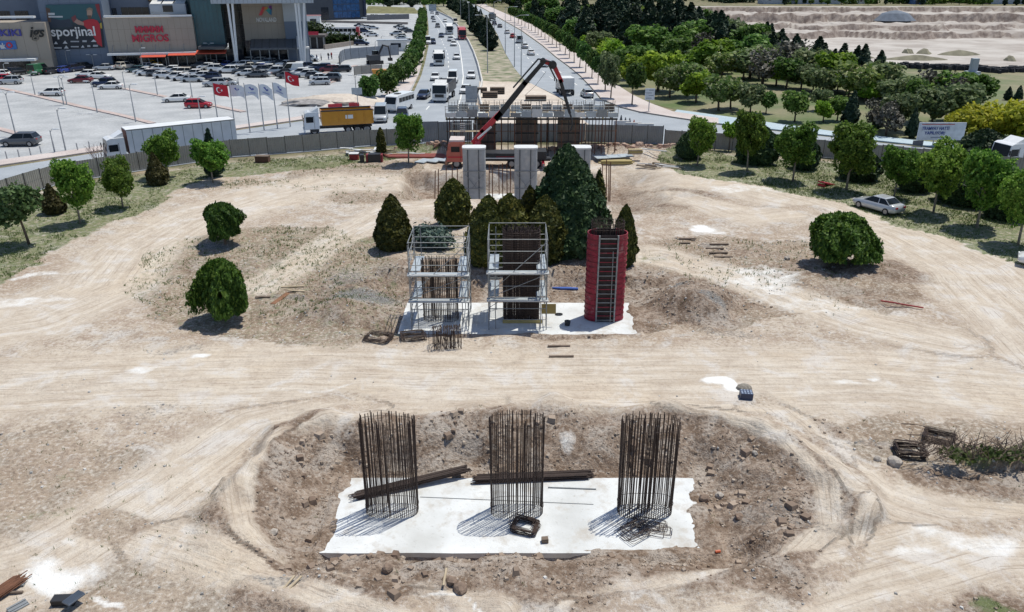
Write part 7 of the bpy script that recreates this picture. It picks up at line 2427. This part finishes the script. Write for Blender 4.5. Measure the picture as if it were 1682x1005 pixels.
# ================================================================== farther buildings at the left
p = G(505, 34)
q = G(602, 31)
d = q - p
ang = math.atan2(d.y, d.x)
L = d.length
t = thing('dark_building', 'dark building with a bright blue glass front beyond the car park', 'building', p, ang)
obj('wall', MB().box((L / 2, 12, 11), (L, 24, 22)), mat('charcoal_cladding', (.045, .055, .075), .5, vary=.08, scale=.3), t)
BG = mat('blue_glass_front', (.03, .12, .30), .2, vary=.35, scale=.6, col2=(.015, .05, .13))
for i in range(6):
    for j in range(3):
        obj('pane', MB().box((L * .48 + i * L * .075, -.06, 2.2 + j * 3.0), (L * .07, .1, 2.7)), BG, t)
obj('entrance', MB().box((L * .3, -.08, 3), (L * .12, .16, 5)), DGLASS, t)
obj('side_fin', MB().box((L - .6, -.3, 11), (1.2, .6, 22)), mat('navy_fin', (.02, .03, .07), .5), t)
# yard wall and storage beyond the dark building
for k, (x0, y0, x1, y1, h, m, lab) in enumerate(((603, 33, 672, 31, 2.2, mat('grey_wall', (.20, .20, .21), .8), 'long grey wall beyond the dark building'), (500, 36, 670, 40, .9, mat('tan_low_wall', (.34, .29, .25), .8), 'low tan wall along the upper edge of the farther lot'))):
    a, b_ = G(x0, y0), G(x1, y1)
    dd = b_ - a
    o = obj('boundary_wall', MB().box((dd.length / 2, 0, h / 2), (dd.length, .4, h)), m, None, a, math.atan2(dd.y, dd.x))
    tag(o, lab, 'wall')
p = G(643, 22)
o = obj('grass_bank', MB().loft([[(-14, 0, -.1), (-14, 9, 3.2), (-14, 16, 3.2), (-14, 16, -.1)], [(14, -3, -.1), (12, 6, 2.4), (10, 14, 2.4), (14, 14, -.1)]]), mat('dry_bank', (.22, .21, .10), .95, vary=.15, scale=.4), None, p)
tag(o, 'dry grassy bank behind the yard at the head of the left road', 'bank')
# garage ramp entrance with hedge mound
p = G(500, 80)
t = thing('garage_entrance', 'low garage ramp entrance with a red sign beside the planted mound', 'garage entrance', p, .1)
WW = (G(533, 79) - p).length
obj('roof', MB().box((WW / 2, 3, 3.4), (WW + 1, 7, .6)), mat('brown_roof', (.12, .10, .09), .7), t)
obj('opening', MB().box((WW / 2, 3.2, 1.5), (WW - .6, 6, 3)), BLACKS, t)
for k in range(4):
    obj('post', MB().box((WW * k / 3, -.3, 1.6), (.35, .35, 3.1)), GALV, t)
obj('sign', MB().box((WW * .5, -.55, 4.2), (WW * .55, .2, .9)), RSIGN, t)
L_HED = leafmat('hedge_leaves', (.012, .03, .006), (.035, .065, .014), (.06, .09, .022), .12)
def hedge(label, px, py, rx, ry, rz, seed, n=2600):
    rng = np.random.default_rng(seed)
    lob = [((rng.uniform(-.6, .6) * rx, rng.uniform(-.6, .6) * ry, rz * .3), (rx * .5, ry * .6, rz * .75)) for _ in range(9)]
    o = obj('planted_hedge', leafmesh('foliage', [lobes_cloud(lob, n, .6, rng, 1.0, .5)], L_HED), None, None, G(px, py))
    tag(o, label, 'hedge', 'hedges by the garage ramp')
hedge('dark hedge mound behind the garage ramp sign', 520, 66, 6.5, 3.5, 5.2, 1)
hedge('low hedge between the garage ramp and the bus', 562, 72, 6.5, 2.5, 2.8, 2)
a, b_ = G(533, 81), G(580, 74)
dd = b_ - a
o = obj('retaining_wall', MB().box((dd.length / 2, 0, .6), (dd.length, .5, 1.2)), mat('tan_low_wall', (.34, .29, .25), .8), None, a, math.atan2(dd.y, dd.x))
tag(o, 'low retaining wall in front of the hedge by the garage ramp', 'wall')
for k, (px, py, w, h, lab) in enumerate(((512, 46, 7, 4.5, 'white kiosk with red stripe at the corner of the mall'), (645, 84, 8, 2.8, 'white site cabin at the corner of the construction yard'))):
    p = G(px, py)
    t = thing('site_cabin', lab, 'cabin', p, .1)
    obj('wall', MB().box((0, 1.5, h / 2), (w, 3, h)), WHITEP, t)
    obj('window', MB().box((w * .12, -.03, h * .55), (w * .35, .08, h * .4)), DGLASS, t)
    obj('roof', MB().box((0, 1.5, h + .1), (w + .4, 3.4, .2)), PALEB if k else mat('pinkish_roof', (.55, .25, .25), .6), t)
# construction yard hoarding
fence('curved grey hoarding round the yard before the garage ramp', [(558, 112), (560, 103), (568, 98), (600, 95), (632, 92), (655, 90)], FPAN2, 2.6, 2.6)
fence('beige low hoarding at the near side of the yard', [(582, 124), (600, 121), (628, 120)], FPAN, 1.8, 2.6)
# excavator in the yard: tracks, cab, boom
p = G(616, 105)
t = thing('excavator', 'dark excavator standing in the yard behind the tree row', 'excavator', p, .6)
for y in (-.9, .9):
    obj('track', MB().box((0, y, .4), (3.4, .55, .8)), BLACKS, t)
obj('house', MB().box((-.3, 0, 1.5), (2.6, 2.3, 1.2)), DGREY, t)
obj('cab', MB().box((.5, .6, 2.3), (1.2, 1.0, 1.4)), GLASS, t)
obj('boom', MB().tube([(.6, -.3, 1.6), (2.2, -.3, 4.2), (3.6, -.3, 3.8)], [.3, .28, .2], 6), BLACKS, t)
obj('stick', MB().tube([(3.6, -.3, 3.9), (4.0, -.3, 1.2)], .18, 6), BLACKS, t)
obj('bucket', MB().box((3.9, -.3, .9), (.8, 1.0, .7)), BLACKS, t)
p = G(627, 124)
t = thing('yard_skip', 'yellow skip under the trees of the yard', 'skip', p, .1)
sk = paint('tipper_yellow', (.56, .27, .02), .45)
obj('body', fixn(MB().loft([[(-1.6, -.8, .1), (-1.6, .8, .1), (-2.0, .9, 1.3), (-2.0, -.9, 1.3)], [(1.6, -.8, .1), (1.6, .8, .1), (2.0, .9, 1.3), (2.0, -.9, 1.3)]]).mesh('body')), sk, t)
for x in (-1, 0, 1):
    obj('rib', MB().box((x, -.93, .8), (.12, .12, 1.0)), sk, t)
# heap of pale stone blocks and dug paving between the flags and the tree row
for k, (px, py, rx, ry, h, lab) in enumerate(((560, 168, 9, 4, 1.3, 'pale heap of sand and paving before the silver van'), (508, 172, 5, 2.2, .9, 'low heap of grey paving stones beside the last flagpole'))):
    rng = np.random.default_rng(60 + k)
    ring = [[(math.cos(2 * PI * j / 18) * rx * s * (1 + .15 * rng.normal()), math.sin(2 * PI * j / 18) * ry * s * (1 + .15 * rng.normal()), zz) for j in range(18)] for s, zz in ((1, -.05), (.8, h * .45), (.5, h * .85), (.15, h))]
    o = obj('sand_heap', MB().loft(ring), SANDY if k == 0 else mat('paving_rubble', (.38, .36, .35), .9, vary=.25, scale=1.5, bump=.6, bscale=3), None, G(px, py))
    tag(o, lab, 'heap')
for k, (px, py, ln) in enumerate(((551, 180, 2.2), (582, 178, 1.6))):
    o = obj('plastic_barrier', MB().loft([[(-ln / 2, -.25, 0), (-ln / 2, .25, 0), (-ln / 2, .1, .9), (-ln / 2, -.1, .9)], [(ln / 2, -.25, 0), (ln / 2, .25, 0), (ln / 2, .1, .9), (ln / 2, -.1, .9)]]), mat('red_plastic', (.55, .04, .05), .5), None, G(px, py), .3)
    tag(o, ('long red plastic barrier behind the cab of the yellow tipper', 'short red plastic barrier behind the yellow tipper body')[k], 'barrier')

# ================================================================== beyond the quarry
for k, (a, b_, yb, h, m) in enumerate(((1255, 1380, 6.5, 6, PALEB), (1395, 1420, 6, 4, WHITEP), (1580, 1605, 5, 5, PALEB), (1610, 1625, 6.5, 3.5, mat('brick_brown', (.22, .13, .1), .8)), (1628, 1760, 6.5, 7, PALEB), (1500, 1520, 7, 3, mat('blue_shed', (.08, .16, .35), .5)))):
    p, q = G(a, yb), G(b_, yb)
    t = thing('far_shed', ('long pale shed on the far rim at the left end', 'small white shed on the far rim', 'grey shed behind the trees of the far rim', 'small brown building on the far rim', 'long grey shed at the right end of the far rim', 'small blue shed on the far rim')[k], 'shed', p, 0, 'sheds beyond the quarry')
    w = (q - p).length
    obj('wall', MB().box((w / 2, 8, h / 2), (w, 16, h)), m, t)
    obj('roof', fixn(MB().loft([[(-.4, -.4, h), (-.4, 8, h + 1.6), (-.4, 16.4, h)], [(w + .4, -.4, h), (w + .4, 8, h + 1.6), (w + .4, 16.4, h)]]).mesh('roof')), GALV, t)
    for j in range(max(2, int(w / 7))):
        obj('window', MB().box((w * (j + .5) / max(2, int(w / 7)), -.05, h * .5), (1.6, .12, 1.2)), DGLASS, t)
    obj('door', MB().box((w * .3, -.06, 1.5), (2.4, .14, 3)), DGREY, t)
# black rubble line on the near rim of the quarry and the pale plinth
rng = np.random.default_rng(9)
b = MB()
for k in range(420):
    px = rng.uniform(1478, 1700)
    py = np.interp(px, [1478, 1500, 1600, 1640, 1700], [109, 111, 115, 118, 116]) + rng.normal() * 1.0
    c = G(px, py)
    s = rng.uniform(.5, 1.3)
    b.box((c.x, c.y, s * .35), (s * 1.3, s, s), rng.uniform(0, 3), taper=.6)
o = obj('rubble', b, mat('black_rubble', (.03, .03, .035), .9, vary=.2), kind='stuff')
o['label'] = 'line of black rubble along the near rim of the quarry'
o['category'] = 'rubble'
p = G(1596, 125)
t = thing('monument', 'small pale stepped plinth before the black rubble line', 'monument', p)
for k, (w, h) in enumerate(((3.2, .5), (2.3, .5), (1.2, 2.6))):
    obj('step', MB().box((0, 0, (0, .5, 1.0)[k] + h / 2), (w, w, h)), PALEB, t)
# spoil banks on the quarry floor
for k, (a, b_, y) in enumerate(((1370, 1436, 95), (1450, 1556, 98), (1540, 1610, 90), (1482, 1500, 87), (1505, 1530, 88), (1650, 1668, 99))):
    p, q = G(a, y, -14), G(b_, y, -14)
    w = (q - p).length
    secs = []
    for j in range(9):
        s = math.sin(PI * (j + .3) / 8.6) * (.8 + .4 * rng.random())
        x = w * j / 8
        secs.append([(x, -4 * s, 0), (x, -1 * s, 2.0 * s), (x, 1 * s, 2.1 * s), (x, 4 * s, 0)])
    o = obj('spoil_bank', fixn(MB().loft(secs).mesh('spoil_bank')), mat('weedy_spoil', (.26, .24, .17), .95, vary=.2, scale=.3), None, (p.x, p.y, -14.1))
    tag(o, 'grey green spoil bank on the quarry floor, %s' % ('left end of the near line', 'longest of the near line', 'in the farther line at the right', 'small round one of the farther line', 'second small one of the farther line', 'small one by the right edge')[k], 'spoil bank', 'spoil banks in the quarry')
p = G(1455, 25)
o = obj('stone_heap', MB().loft([[(math.cos(2 * PI * j / 14) * 13 * s, math.sin(2 * PI * j / 14) * 9 * s, zz) for j in range(14)] for s, zz in ((1, -3), (.6, 1.2), (.25, 2.4), (.05, 2.8))]), mat('blue_grey_gravel', (.17, .20, .25), .9, vary=.15, scale=.3), None, (P(1477, 22, 500).x, 505, P(1477, 22, 505).z - 1.0))
tag(o, 'blue grey gravel cone high on the quarry terraces', 'heap')

# ================================================================== street furniture
LAMPM = mat('lamp_post_grey', (.40, .41, .42), .5, .3, vary=.05)
def lamp(label, px, yb, yt, arm=1.6, side=1, dbl=False, group='lamp posts', name='street_lamp', r=.09):
    c = G(px, yb)
    h = P(px, yt, c.y).z
    t = thing(name, label, 'lamp post', c, 0, group)
    obj('pole', MB().tube([(0, 0, -.05), (0, 0, h * .5), (0, 0, h)], [r * 1.3, r, r * .6], 8), LAMPM, t)
    for s in ((1, -1) if dbl else (side,)):
        obj('arm', MB().tube([(0, 0, h - .3), (s * arm * .5, 0, h + .15), (s * arm, 0, h + .2)], r * .45, 6), LAMPM, t)
        obj('lamp_head', MB().box((s * (arm + .3), 0, h + .18), (.75, .28, .12)), CANOPY, t)
for k, (px, yb, yt, arm) in enumerate(((801, 121, 26, -1.8), (830, 88, 12, 2.6), (845, 110, 26, 2.6), (856, 126, 46, 0.4), (771, 52, 2, -1.6), (790, 62, 8, 1.6), (757, 34, -4, -1.6), (812, 52, 2, 2.0))):
    lamp('tall lamp post on the median strip, %s from the left' % ORD[sorted(q[0] for q in ((801,), (830,), (845,), (856,), (771,), (790,), (757,), (812,))).index(px)], px, yb, yt, abs(arm), 1 if arm > 0 else -1, group='lamp posts on the median')
for k, (px, yb, yt) in enumerate(((26, 222, 153), (108, 247, 180), (58, 157, 120), (160, 185, 135), (223, 200, 140), (105, 172, 125), (110, 172, 128), (206, 147, 118), (259, 157, 118), (316, 160, 124), (330, 195, 160), (113, 114, 84), (155, 113, 91), (10, 126, 105), (236, 118, 80), (348, 108, 72), (392, 140, 128), (280, 102, 88), (576, 84, 57), (617, 84, 68), (627, 76, 60), (586, 165, 125), (90, 250, 214))):
    lamp('slim lamp post in the car park, %s from the left' % ORD[sorted((26, 108, 58, 160, 223, 105, 110, 206, 259, 316, 330, 113, 155, 10, 236, 348, 392, 280, 576, 617, 627, 586, 90)).index(px)], px, yb, yt, .5, 1, dbl=k % 3 == 0, group='lamp posts in the car park', name='car_park_lamp', r=.075)
# flags
def flag(label, px, yb, yt, kind, k):
    c = G(px, yb)
    h = P(px, yt, c.y).z
    t = thing('flagpole', label, 'flagpole', c, 0, 'flagpoles by the service road')
    obj('pole', MB().tube([(0, 0, -.05), (0, 0, h)], [.09, .05], 8), LAMPM, t)
    W_, H_ = 1.9, 1.45
    def cloth(u, w):
        sag = .55 * u * u + .12 * math.sin(u * 5 + k)
        return Vector((.06 + u * W_ * .92, .22 * math.sin(u * 7 + k * 1.3 + w * 1.2) * u, h - .15 - w * H_ - sag * .95))
    nu, nw = 12, 6
    b = MB()
    b.add([cloth(i / nu, j / nw) for j in range(nw + 1) for i in range(nu + 1)], [(j * (nu + 1) + i, (j + 1) * (nu + 1) + i, (j + 1) * (nu + 1) + i + 1, j * (nu + 1) + i + 1) for j in range(nw) for i in range(nu)])
    m = mat('flag_red', (.55, .012, .03), .7, vary=.04) if kind == 'red' else mat('flag_white', (.72, .74, .78), .7, vary=.04)
    cl = obj('cloth', b, m, t, smooth=True)
    wm = mat('flag_emblem_white', (.82, .82, .82), .7, vary=.02)
    def decal(pts2, mm, nm):
        for s in (-1, 1):
            q = MB()
            n = len(pts2)
            vs = [cloth(u, w) + Vector((0, s * .02, 0)) for u, w in pts2]
            q.add(vs, [tuple(range(n))])
            obj(nm, q, mm, cl)
    if kind == 'red':
        # crescent and star
        cres = []
        for a in np.linspace(.62, 2 * PI - .62, 18):
            cres.append((.36 + .19 * math.cos(a), .5 + .25 * math.sin(a)))
        for a in np.linspace(2 * PI - .75, .75, 16):
            cres.append((.405 + .155 * math.cos(a), .5 + .20 * math.sin(a)))
        decal(cres, wm, 'crescent')
        star = []
        for j in range(10):
            r = .105 if j % 2 == 0 else .042
            a = PI + j * PI / 5
            star.append((.60 + r * math.cos(a), .5 + r * 1.3 * math.sin(a)))
        decal(star, wm, 'star')
    else:
        bm_ = mat('flag_blue_mark', (.10, .13, .40), .7, vary=.02)
        decal([(.3, .3), (.42, .22), (.5, .4), (.62, .3), (.66, .42), (.5, .55), (.4, .42)], bm_, 'printed_mark')
        decal([(.2, .66), (.75, .60), (.75, .72), (.2, .78)], mat('flag_pale_mark', (.45, .5, .72), .7), 'printed_mark')
for k, (px, yb, yt, kind, lab) in enumerate(((362, 226, 134, 'red', 'flagpole with a red crescent flag, left of the white flags'), (388, 222, 136, 'white', 'flagpole with a white flag, first right of the left red flag'), (411, 218, 136, 'white', 'flagpole with a white flag, second from the left red flag'), (434, 214, 137, 'white', 'flagpole with a white flag, third from the left red flag'),
                                      (456, 211, 135, 'white', 'flagpole with a white flag beside the right red flag'), (477, 208, 117, 'red', 'tallest flagpole with a red crescent flag at the right end'))):
    flag(lab, px, yb, yt, kind, k)
# signs
def panel_sign(name, label, px, yb, x0, x1, y0, y1, m, lines=0, posts=1, rz=0.0, cat='sign'):
    c = G(px, yb)
    a, b_ = P(x0, y1, c.y), P(x1, y0, c.y)
    t = thing(name, label, cat, c, rz)
    w, h = b_.x - a.x, b_.z - a.z
    ox = (a.x + b_.x) / 2 - c.x
    pn = obj('panel', MB().box((ox, 0, a.z + h / 2), (w, .12, h)), m, t)
    for k in range(posts):
        xp = ox + (0 if posts == 1 else (-w * .35 + w * .7 * k / (posts - 1)))
        obj('post', MB().tube([(xp, .1, -.1), (xp, .1, a.z + h * .5)], .07, 6), LAMPM, t)
    for k in range(lines):
        obj('printed_line', MB().box((ox + (.12 if k % 2 else -.1) * w, -.07, a.z + h * (k + .7) / (lines + .4)), (w * (.5 if k % 2 else .6), .02, h * .07)), mat('sign_grey_line', (.32, .34, .37), .6), pn)
    return t, pn, w, h, ox, a.z
panel_sign('information_sign', 'pale information sign on one post beside the right pavement', 1067, 184, 1059, 1076, 145, 164, mat('sign_white', (.66, .68, .70), .5), 4)
panel_sign('road_sign', 'pale rectangular sign on a post by the tree row', 586, 178, 578, 594, 144, 155, mat('sign_grey', (.42, .48, .52), .5), 0, 1)
t, pn, w, h, ox, az = panel_sign('grid_sign', 'grey slatted traffic board before the sandy fill', 774, 172, 765, 784, 141, 168, mat('slat_grey', (.30, .33, .36), .5), 5)
panel_sign('overhead_sign', 'grey overhead sign across the far end of the left carriageway', 710, 21, 704.5, 716.5, 7, 18, mat('sign_grey', (.42, .48, .52), .5), 3, 2)
t, pn, w, h, ox, az = panel_sign('billboard', 'white billboard with blue lettering among the trees at the right', 1546, 240, 1505, 1588, 201, 230, mat('billboard_white', (.70, .72, .75), .5), 0, 4, .0, 'billboard')
BLU = mat('billboard_blue', (.04, .08, .30), .5)
def btx(body, fx, fz, fw, fh, m):
    o = text(body, ox + w * (fx - .5), az + h * fz, -.09, h * fh, m, pn, .01, 0, w * fw, 'lettering', .01)
btx('TRAMVAY HATTI', .36, .66, .58, .26, BLU)
btx('YAPILIYOR!', .36, .40, .44, .24, BLU)
obj('printed_strip', MB().box((ox - w * .1, -.07, az + h * .16), (w * .22, .02, h * .06)), mat('billboard_grey', (.3, .32, .4), .5), pn)
obj('printed_strip', MB().box((ox - w * .1, -.07, az + h * .9), (w * .7, .02, h * .05)), mat('billboard_red', (.5, .12, .12), .5), pn)
b = MB()
arc = [(ox + w * (.60 + .28 * i / 12 - .0), -.075, az + h * (.16 + .34 * math.sin(PI * min(1, i / 12 * .8 + .15)) )) for i in range(13)]
b.add([(ox + w * .60, -.075, az + h * .12)] + arc + [(ox + w * .92, -.075, az + h * .12)], [tuple(range(15))])
obj('printed_tram', b, mat('billboard_dark', (.04, .06, .09), .5), pn)
obj('lower_board', MB().box((ox - w * .45, .0, az - h * .16), (w * .22, .1, h * .28)), mat('grey_wall', (.2, .2, .21), .8), t)
# red and white barrier lying under the round maple
c = at(1357, 304)
t = thing('fallen_barrier', 'toppled red plastic barrier under the large round maple', 'barrier', c, .5)
obj('panel', MB().box((0, 0, .2), (1.6, .9, .14), M=Matrix.Rotation(.25, 3, 'Y')), mat('bright_red_plastic', (.60, .03, .05), .5), t)
obj('foot', MB().box((-.7, 0, .1), (.25, .8, .2)), mat('bright_red_plastic', (.6, .03, .05), .5), t)
# cones behind the falsework on the right carriageway
for k, (px, yb) in enumerate(((1020, 199), (1027, 203), (1034, 204), (1041, 207))):
    c = G(px, yb)
    t = thing('traffic_cone', 'small traffic cone behind the hoarding right of the deck, %s from the left' % ORD[k], 'cone', c, 0, 'traffic cones')
    obj('cone', MB().tube([(0, 0, .05), (0, 0, .9)], [.24, .05], 10), DGREY if k < 3 else mat('orange_plastic', (.6, .12, .04), .5), t)
    obj('base', MB().box((0, 0, .04), (.55, .55, .08)), BLACKS, t)
# jersey blocks closing the lane
for k, (px, yb) in enumerate(((1021, 208), (1040, 211), (1060, 213))):
    o = obj('concrete_block', MB().loft([[(-1.1, -.35, 0), (-1.1, .35, 0), (-1.1, .15, .85), (-1.1, -.15, .85)], [(1.1, -.35, 0), (1.1, .35, 0), (1.1, .15, .85), (1.1, -.15, .85)]]), KERB, None, G(px, yb))
    tag(o, 'pale concrete block behind the hoarding right of the deck, %s from the left' % ORD[k], 'concrete block', 'concrete blocks')
# ---- stored material by the left fence and right of the falsework
def pile(name, label, cat, px, py, parts, rz=0.0):
    c = at(px, py)
    t = thing(name, label, cat, c, rz)
    for nm, cc, sz, r_, m in parts:
        obj(nm, MB().box(cc, sz, r_), m, t)
    return t
rr = random.Random(3)
pile('plank_pile', 'scattered pale planks by the fence under the bright maple', 'planks', 655, 252, [('plank', (rr.uniform(-5, 5), rr.uniform(-1.4, 2.2), .05 + .04 * k % .3), (rr.uniform(1.6, 3.6), .2, .06), rr.uniform(-.25, .25), (WOOD, WHITEP, WOOD, OLDWOOD)[k % 4]) for k in range(34)])
pile('steel_beam_pile', 'row of red steel beams lying left of the pump truck', 'steel beams', 690, 257, [('beam', (rr.uniform(-.6, .6), -.9 + .32 * k, .12), (rr.uniform(5, 8.5), .2, .2), rr.uniform(-.03, .03), mat('primer_red', (.36, .10, .08), .7, vary=.12)) for k in range(6)])
pile('form_sheet_pile', 'blue grey form sheets leaning in front of the pump truck cab', 'form sheets', 716, 266, [('sheet', (-1.4 + 1.35 * k, .1 * k, .14 + .05 * k), (1.25, 2.0, .1), -.45, PLATE) for k in range(3)])
pile('tool_boxes', 'dark tool boxes with red ends by the slim cypress', 'tool boxes', 616, 265, [('box', (0, 0, .45), (1.4, .9, .9), .05, BLACKS), ('end_plate', (.82, 0, .42), (.2, 1.0, .84), .05, DARKRED), ('end_plate', (-.85, -.05, .42), (.22, 1.0, .84), .05, DARKRED), ('box', (-1.5, .1, .4), (.5, .8, .8), .2, BLACKS)])
pile('red_drum', 'small red container left of the dark tool boxes', 'container', 582, 262, [('body', (0, 0, .35), (1.0, .8, .7), .05, mat('primer_red2', (.34, .03, .03), .6)), ('lid', (0, 0, .74), (1.1, .9, .08), .05, WHITEP)])
pile('white_scrap', 'heap of pale scrap boards behind the red container', 'scrap', 600, 254, [('board', (rr.uniform(-2.5, 2), rr.uniform(-1, 1.4), .1 + rr.random() * .5), (rr.uniform(.6, 1.6), .3, .06), rr.uniform(-1.5, 1.5), (WHITEP, GALV, BLACKS)[k % 3]) for k in range(16)])
pile('rusty_box', 'rusty box among the weeds near the trailer end', 'box', 432, 266, [('body', (0, 0, .35), (1.5, .9, .7), .0, mat('rust_box', (.13, .06, .04), .8)), ('lid', (0, 0, .73), (1.55, .95, .06), .0, OLDWOOD)])
pile('timber_stack', 'stack of yellow shuttering beams right of the far pit', 'timber stack', 1012, 271, [('beam', (rr.uniform(-.15, .15), -.5 + .25 * (k % 5), .12 + .2 * (k // 5)), (3.9 if k // 5 < 2 else 3.5, .2, .16), rr.uniform(-.02, .02), WOODY if k % 3 else WOOD) for k in range(15)])
pile('timber_stack', 'short stack of yellow beams behind the longer one', 'timber stack', 1043, 253, [('beam', (rr.uniform(-.1, .1), -.3 + .25 * (k % 3), .12 + .2 * (k // 3)), (1.6, .2, .16), rr.uniform(-.02, .02), WOODY if k % 2 else WOOD) for k in range(9)])
pile('white_sheet', 'pale flat sheets on the ground behind the yellow beams', 'sheets', 1000, 259, [('sheet', (-.8 + 1.4 * k, .3 * k, .08 + .03 * k), (1.6, 1.6, .06), .2, PLATE) for k in range(3)])
pile('stick_pile', 'scattered pale poles on the dirt right of the yellow beams', 'poles', 1082, 273, [('pole', (rr.uniform(-1.6, 1.8), rr.uniform(-1.0, 1.0), .06 + .03 * (k % 4)), (rr.uniform(1.6, 2.8), .1, .08), -.55 + rr.uniform(-.2, .2), (WOOD, WHITEP, OLDWOOD)[k % 3]) for k in range(18)])
pile('white_pole_pair', 'two long white poles on the rubble by the fence corner', 'poles', 1073, 251, [('pole', (0, 0, .35), (3.2, .14, .1), -.5, WHITEP), ('pole', (.5, .4, .3), (2.6, .12, .1), -.65, WOOD)])
# bollards and a barrow along the service road pavement
for k, (px, yb) in enumerate(((12, 262), (32, 259), (51, 256), (68, 253), (128, 248), (148, 245))):
    o = obj('bollard', MB().tube([(0, 0, .1), (0, 0, .95), (0, 0, 1.0)], [.07, .07, .03], 8), LAMPM, None, G(px, yb))
    tag(o, 'grey bollard along the service road pavement, %s from the left' % ORD[k], 'bollard', 'bollards along the service road')
# people before the mall entrance: small standing figures
def person(label, px, py, top, legs, skin, rz):
    p = G(px, py)
    me_ = bpy.data.meshes.new('person')
    V = [(0, 0, .95), (0, 0, 1.2), (0, 0, 1.42), (0, 0, 1.52), (0, 0, 1.66), (0, .2, 1.4), (0, .27, 1.12), (.06, .27, .86), (0, -.2, 1.4), (0, -.27, 1.12), (.08, -.26, .88), (.02, .1, .5), (0, .11, .05), (.14, .11, .03), (-.03, -.1, .5), (-.06, -.11, .05), (.08, -.11, .03)]
    E_ = [(0, 1), (1, 2), (2, 3), (3, 4), (2, 5), (5, 6), (6, 7), (2, 8), (8, 9), (9, 10), (0, 11), (11, 12), (12, 13), (0, 14), (14, 15), (15, 16)]
    R_ = [.14, .14, .15, .06, .11, .07, .05, .04, .07, .05, .04, .08, .05, .04, .08, .05, .04]
    me_.from_pydata(V, E_, [])
    o = bpy.data.objects.new('person', me_)
    COL.objects.link(o)
    md_ = o.modifiers.new('skin', 'SKIN')
    for i, r in enumerate(R_):
        me_.skin_vertices[0].data[i].radius = (r, r)
    me_.skin_vertices[0].data[0].use_root = True
    sd = o.modifiers.new('sub', 'SUBSURF')
    sd.levels = sd.render_levels = 1
    bpy.context.view_layer.update()
    dg = bpy.context.evaluated_depsgraph_get()
    m2 = bpy.data.meshes.new_from_object(o.evaluated_get(dg))
    bpy.data.objects.remove(o)
    m2.materials.clear()
    for m in (top, legs, skin):
        m2.materials.append(m)
    for f in m2.polygons:
        z = f.center.z
        f.material_index = 2 if z > 1.5 else (0 if z > .9 else 1)
    o = obj('person', m2, None, None, p, rz)
    o.scale = (1.03, 1.03, 1.03)
    tag(o, label, 'person', 'people before the mall')
SK = mat('skin', (.42, .27, .2), .6)
TOPS = [mat('top_%d' % i, c, .8) for i, c in enumerate(((.6, .6, .6), (.03, .03, .04), (.35, .04, .05), (.05, .08, .2), (.5, .45, .35)))]
for k, (px, py) in enumerate(((528, 99), (540, 98), (545, 97), (521, 101), (332, 99), (345, 100), (368, 100), (420, 96))):
    person('person in %s standing before the mall, %s from the left' % (('a pale top', 'dark clothes', 'a red top', 'a blue top', 'a beige top')[k % 5], ORD[sorted((528, 540, 545, 521, 332, 345, 368, 420)).index(px)]), px, py, TOPS[k % 5], TOPS[(1, 3)[k % 2]], SK, k * 1.3)
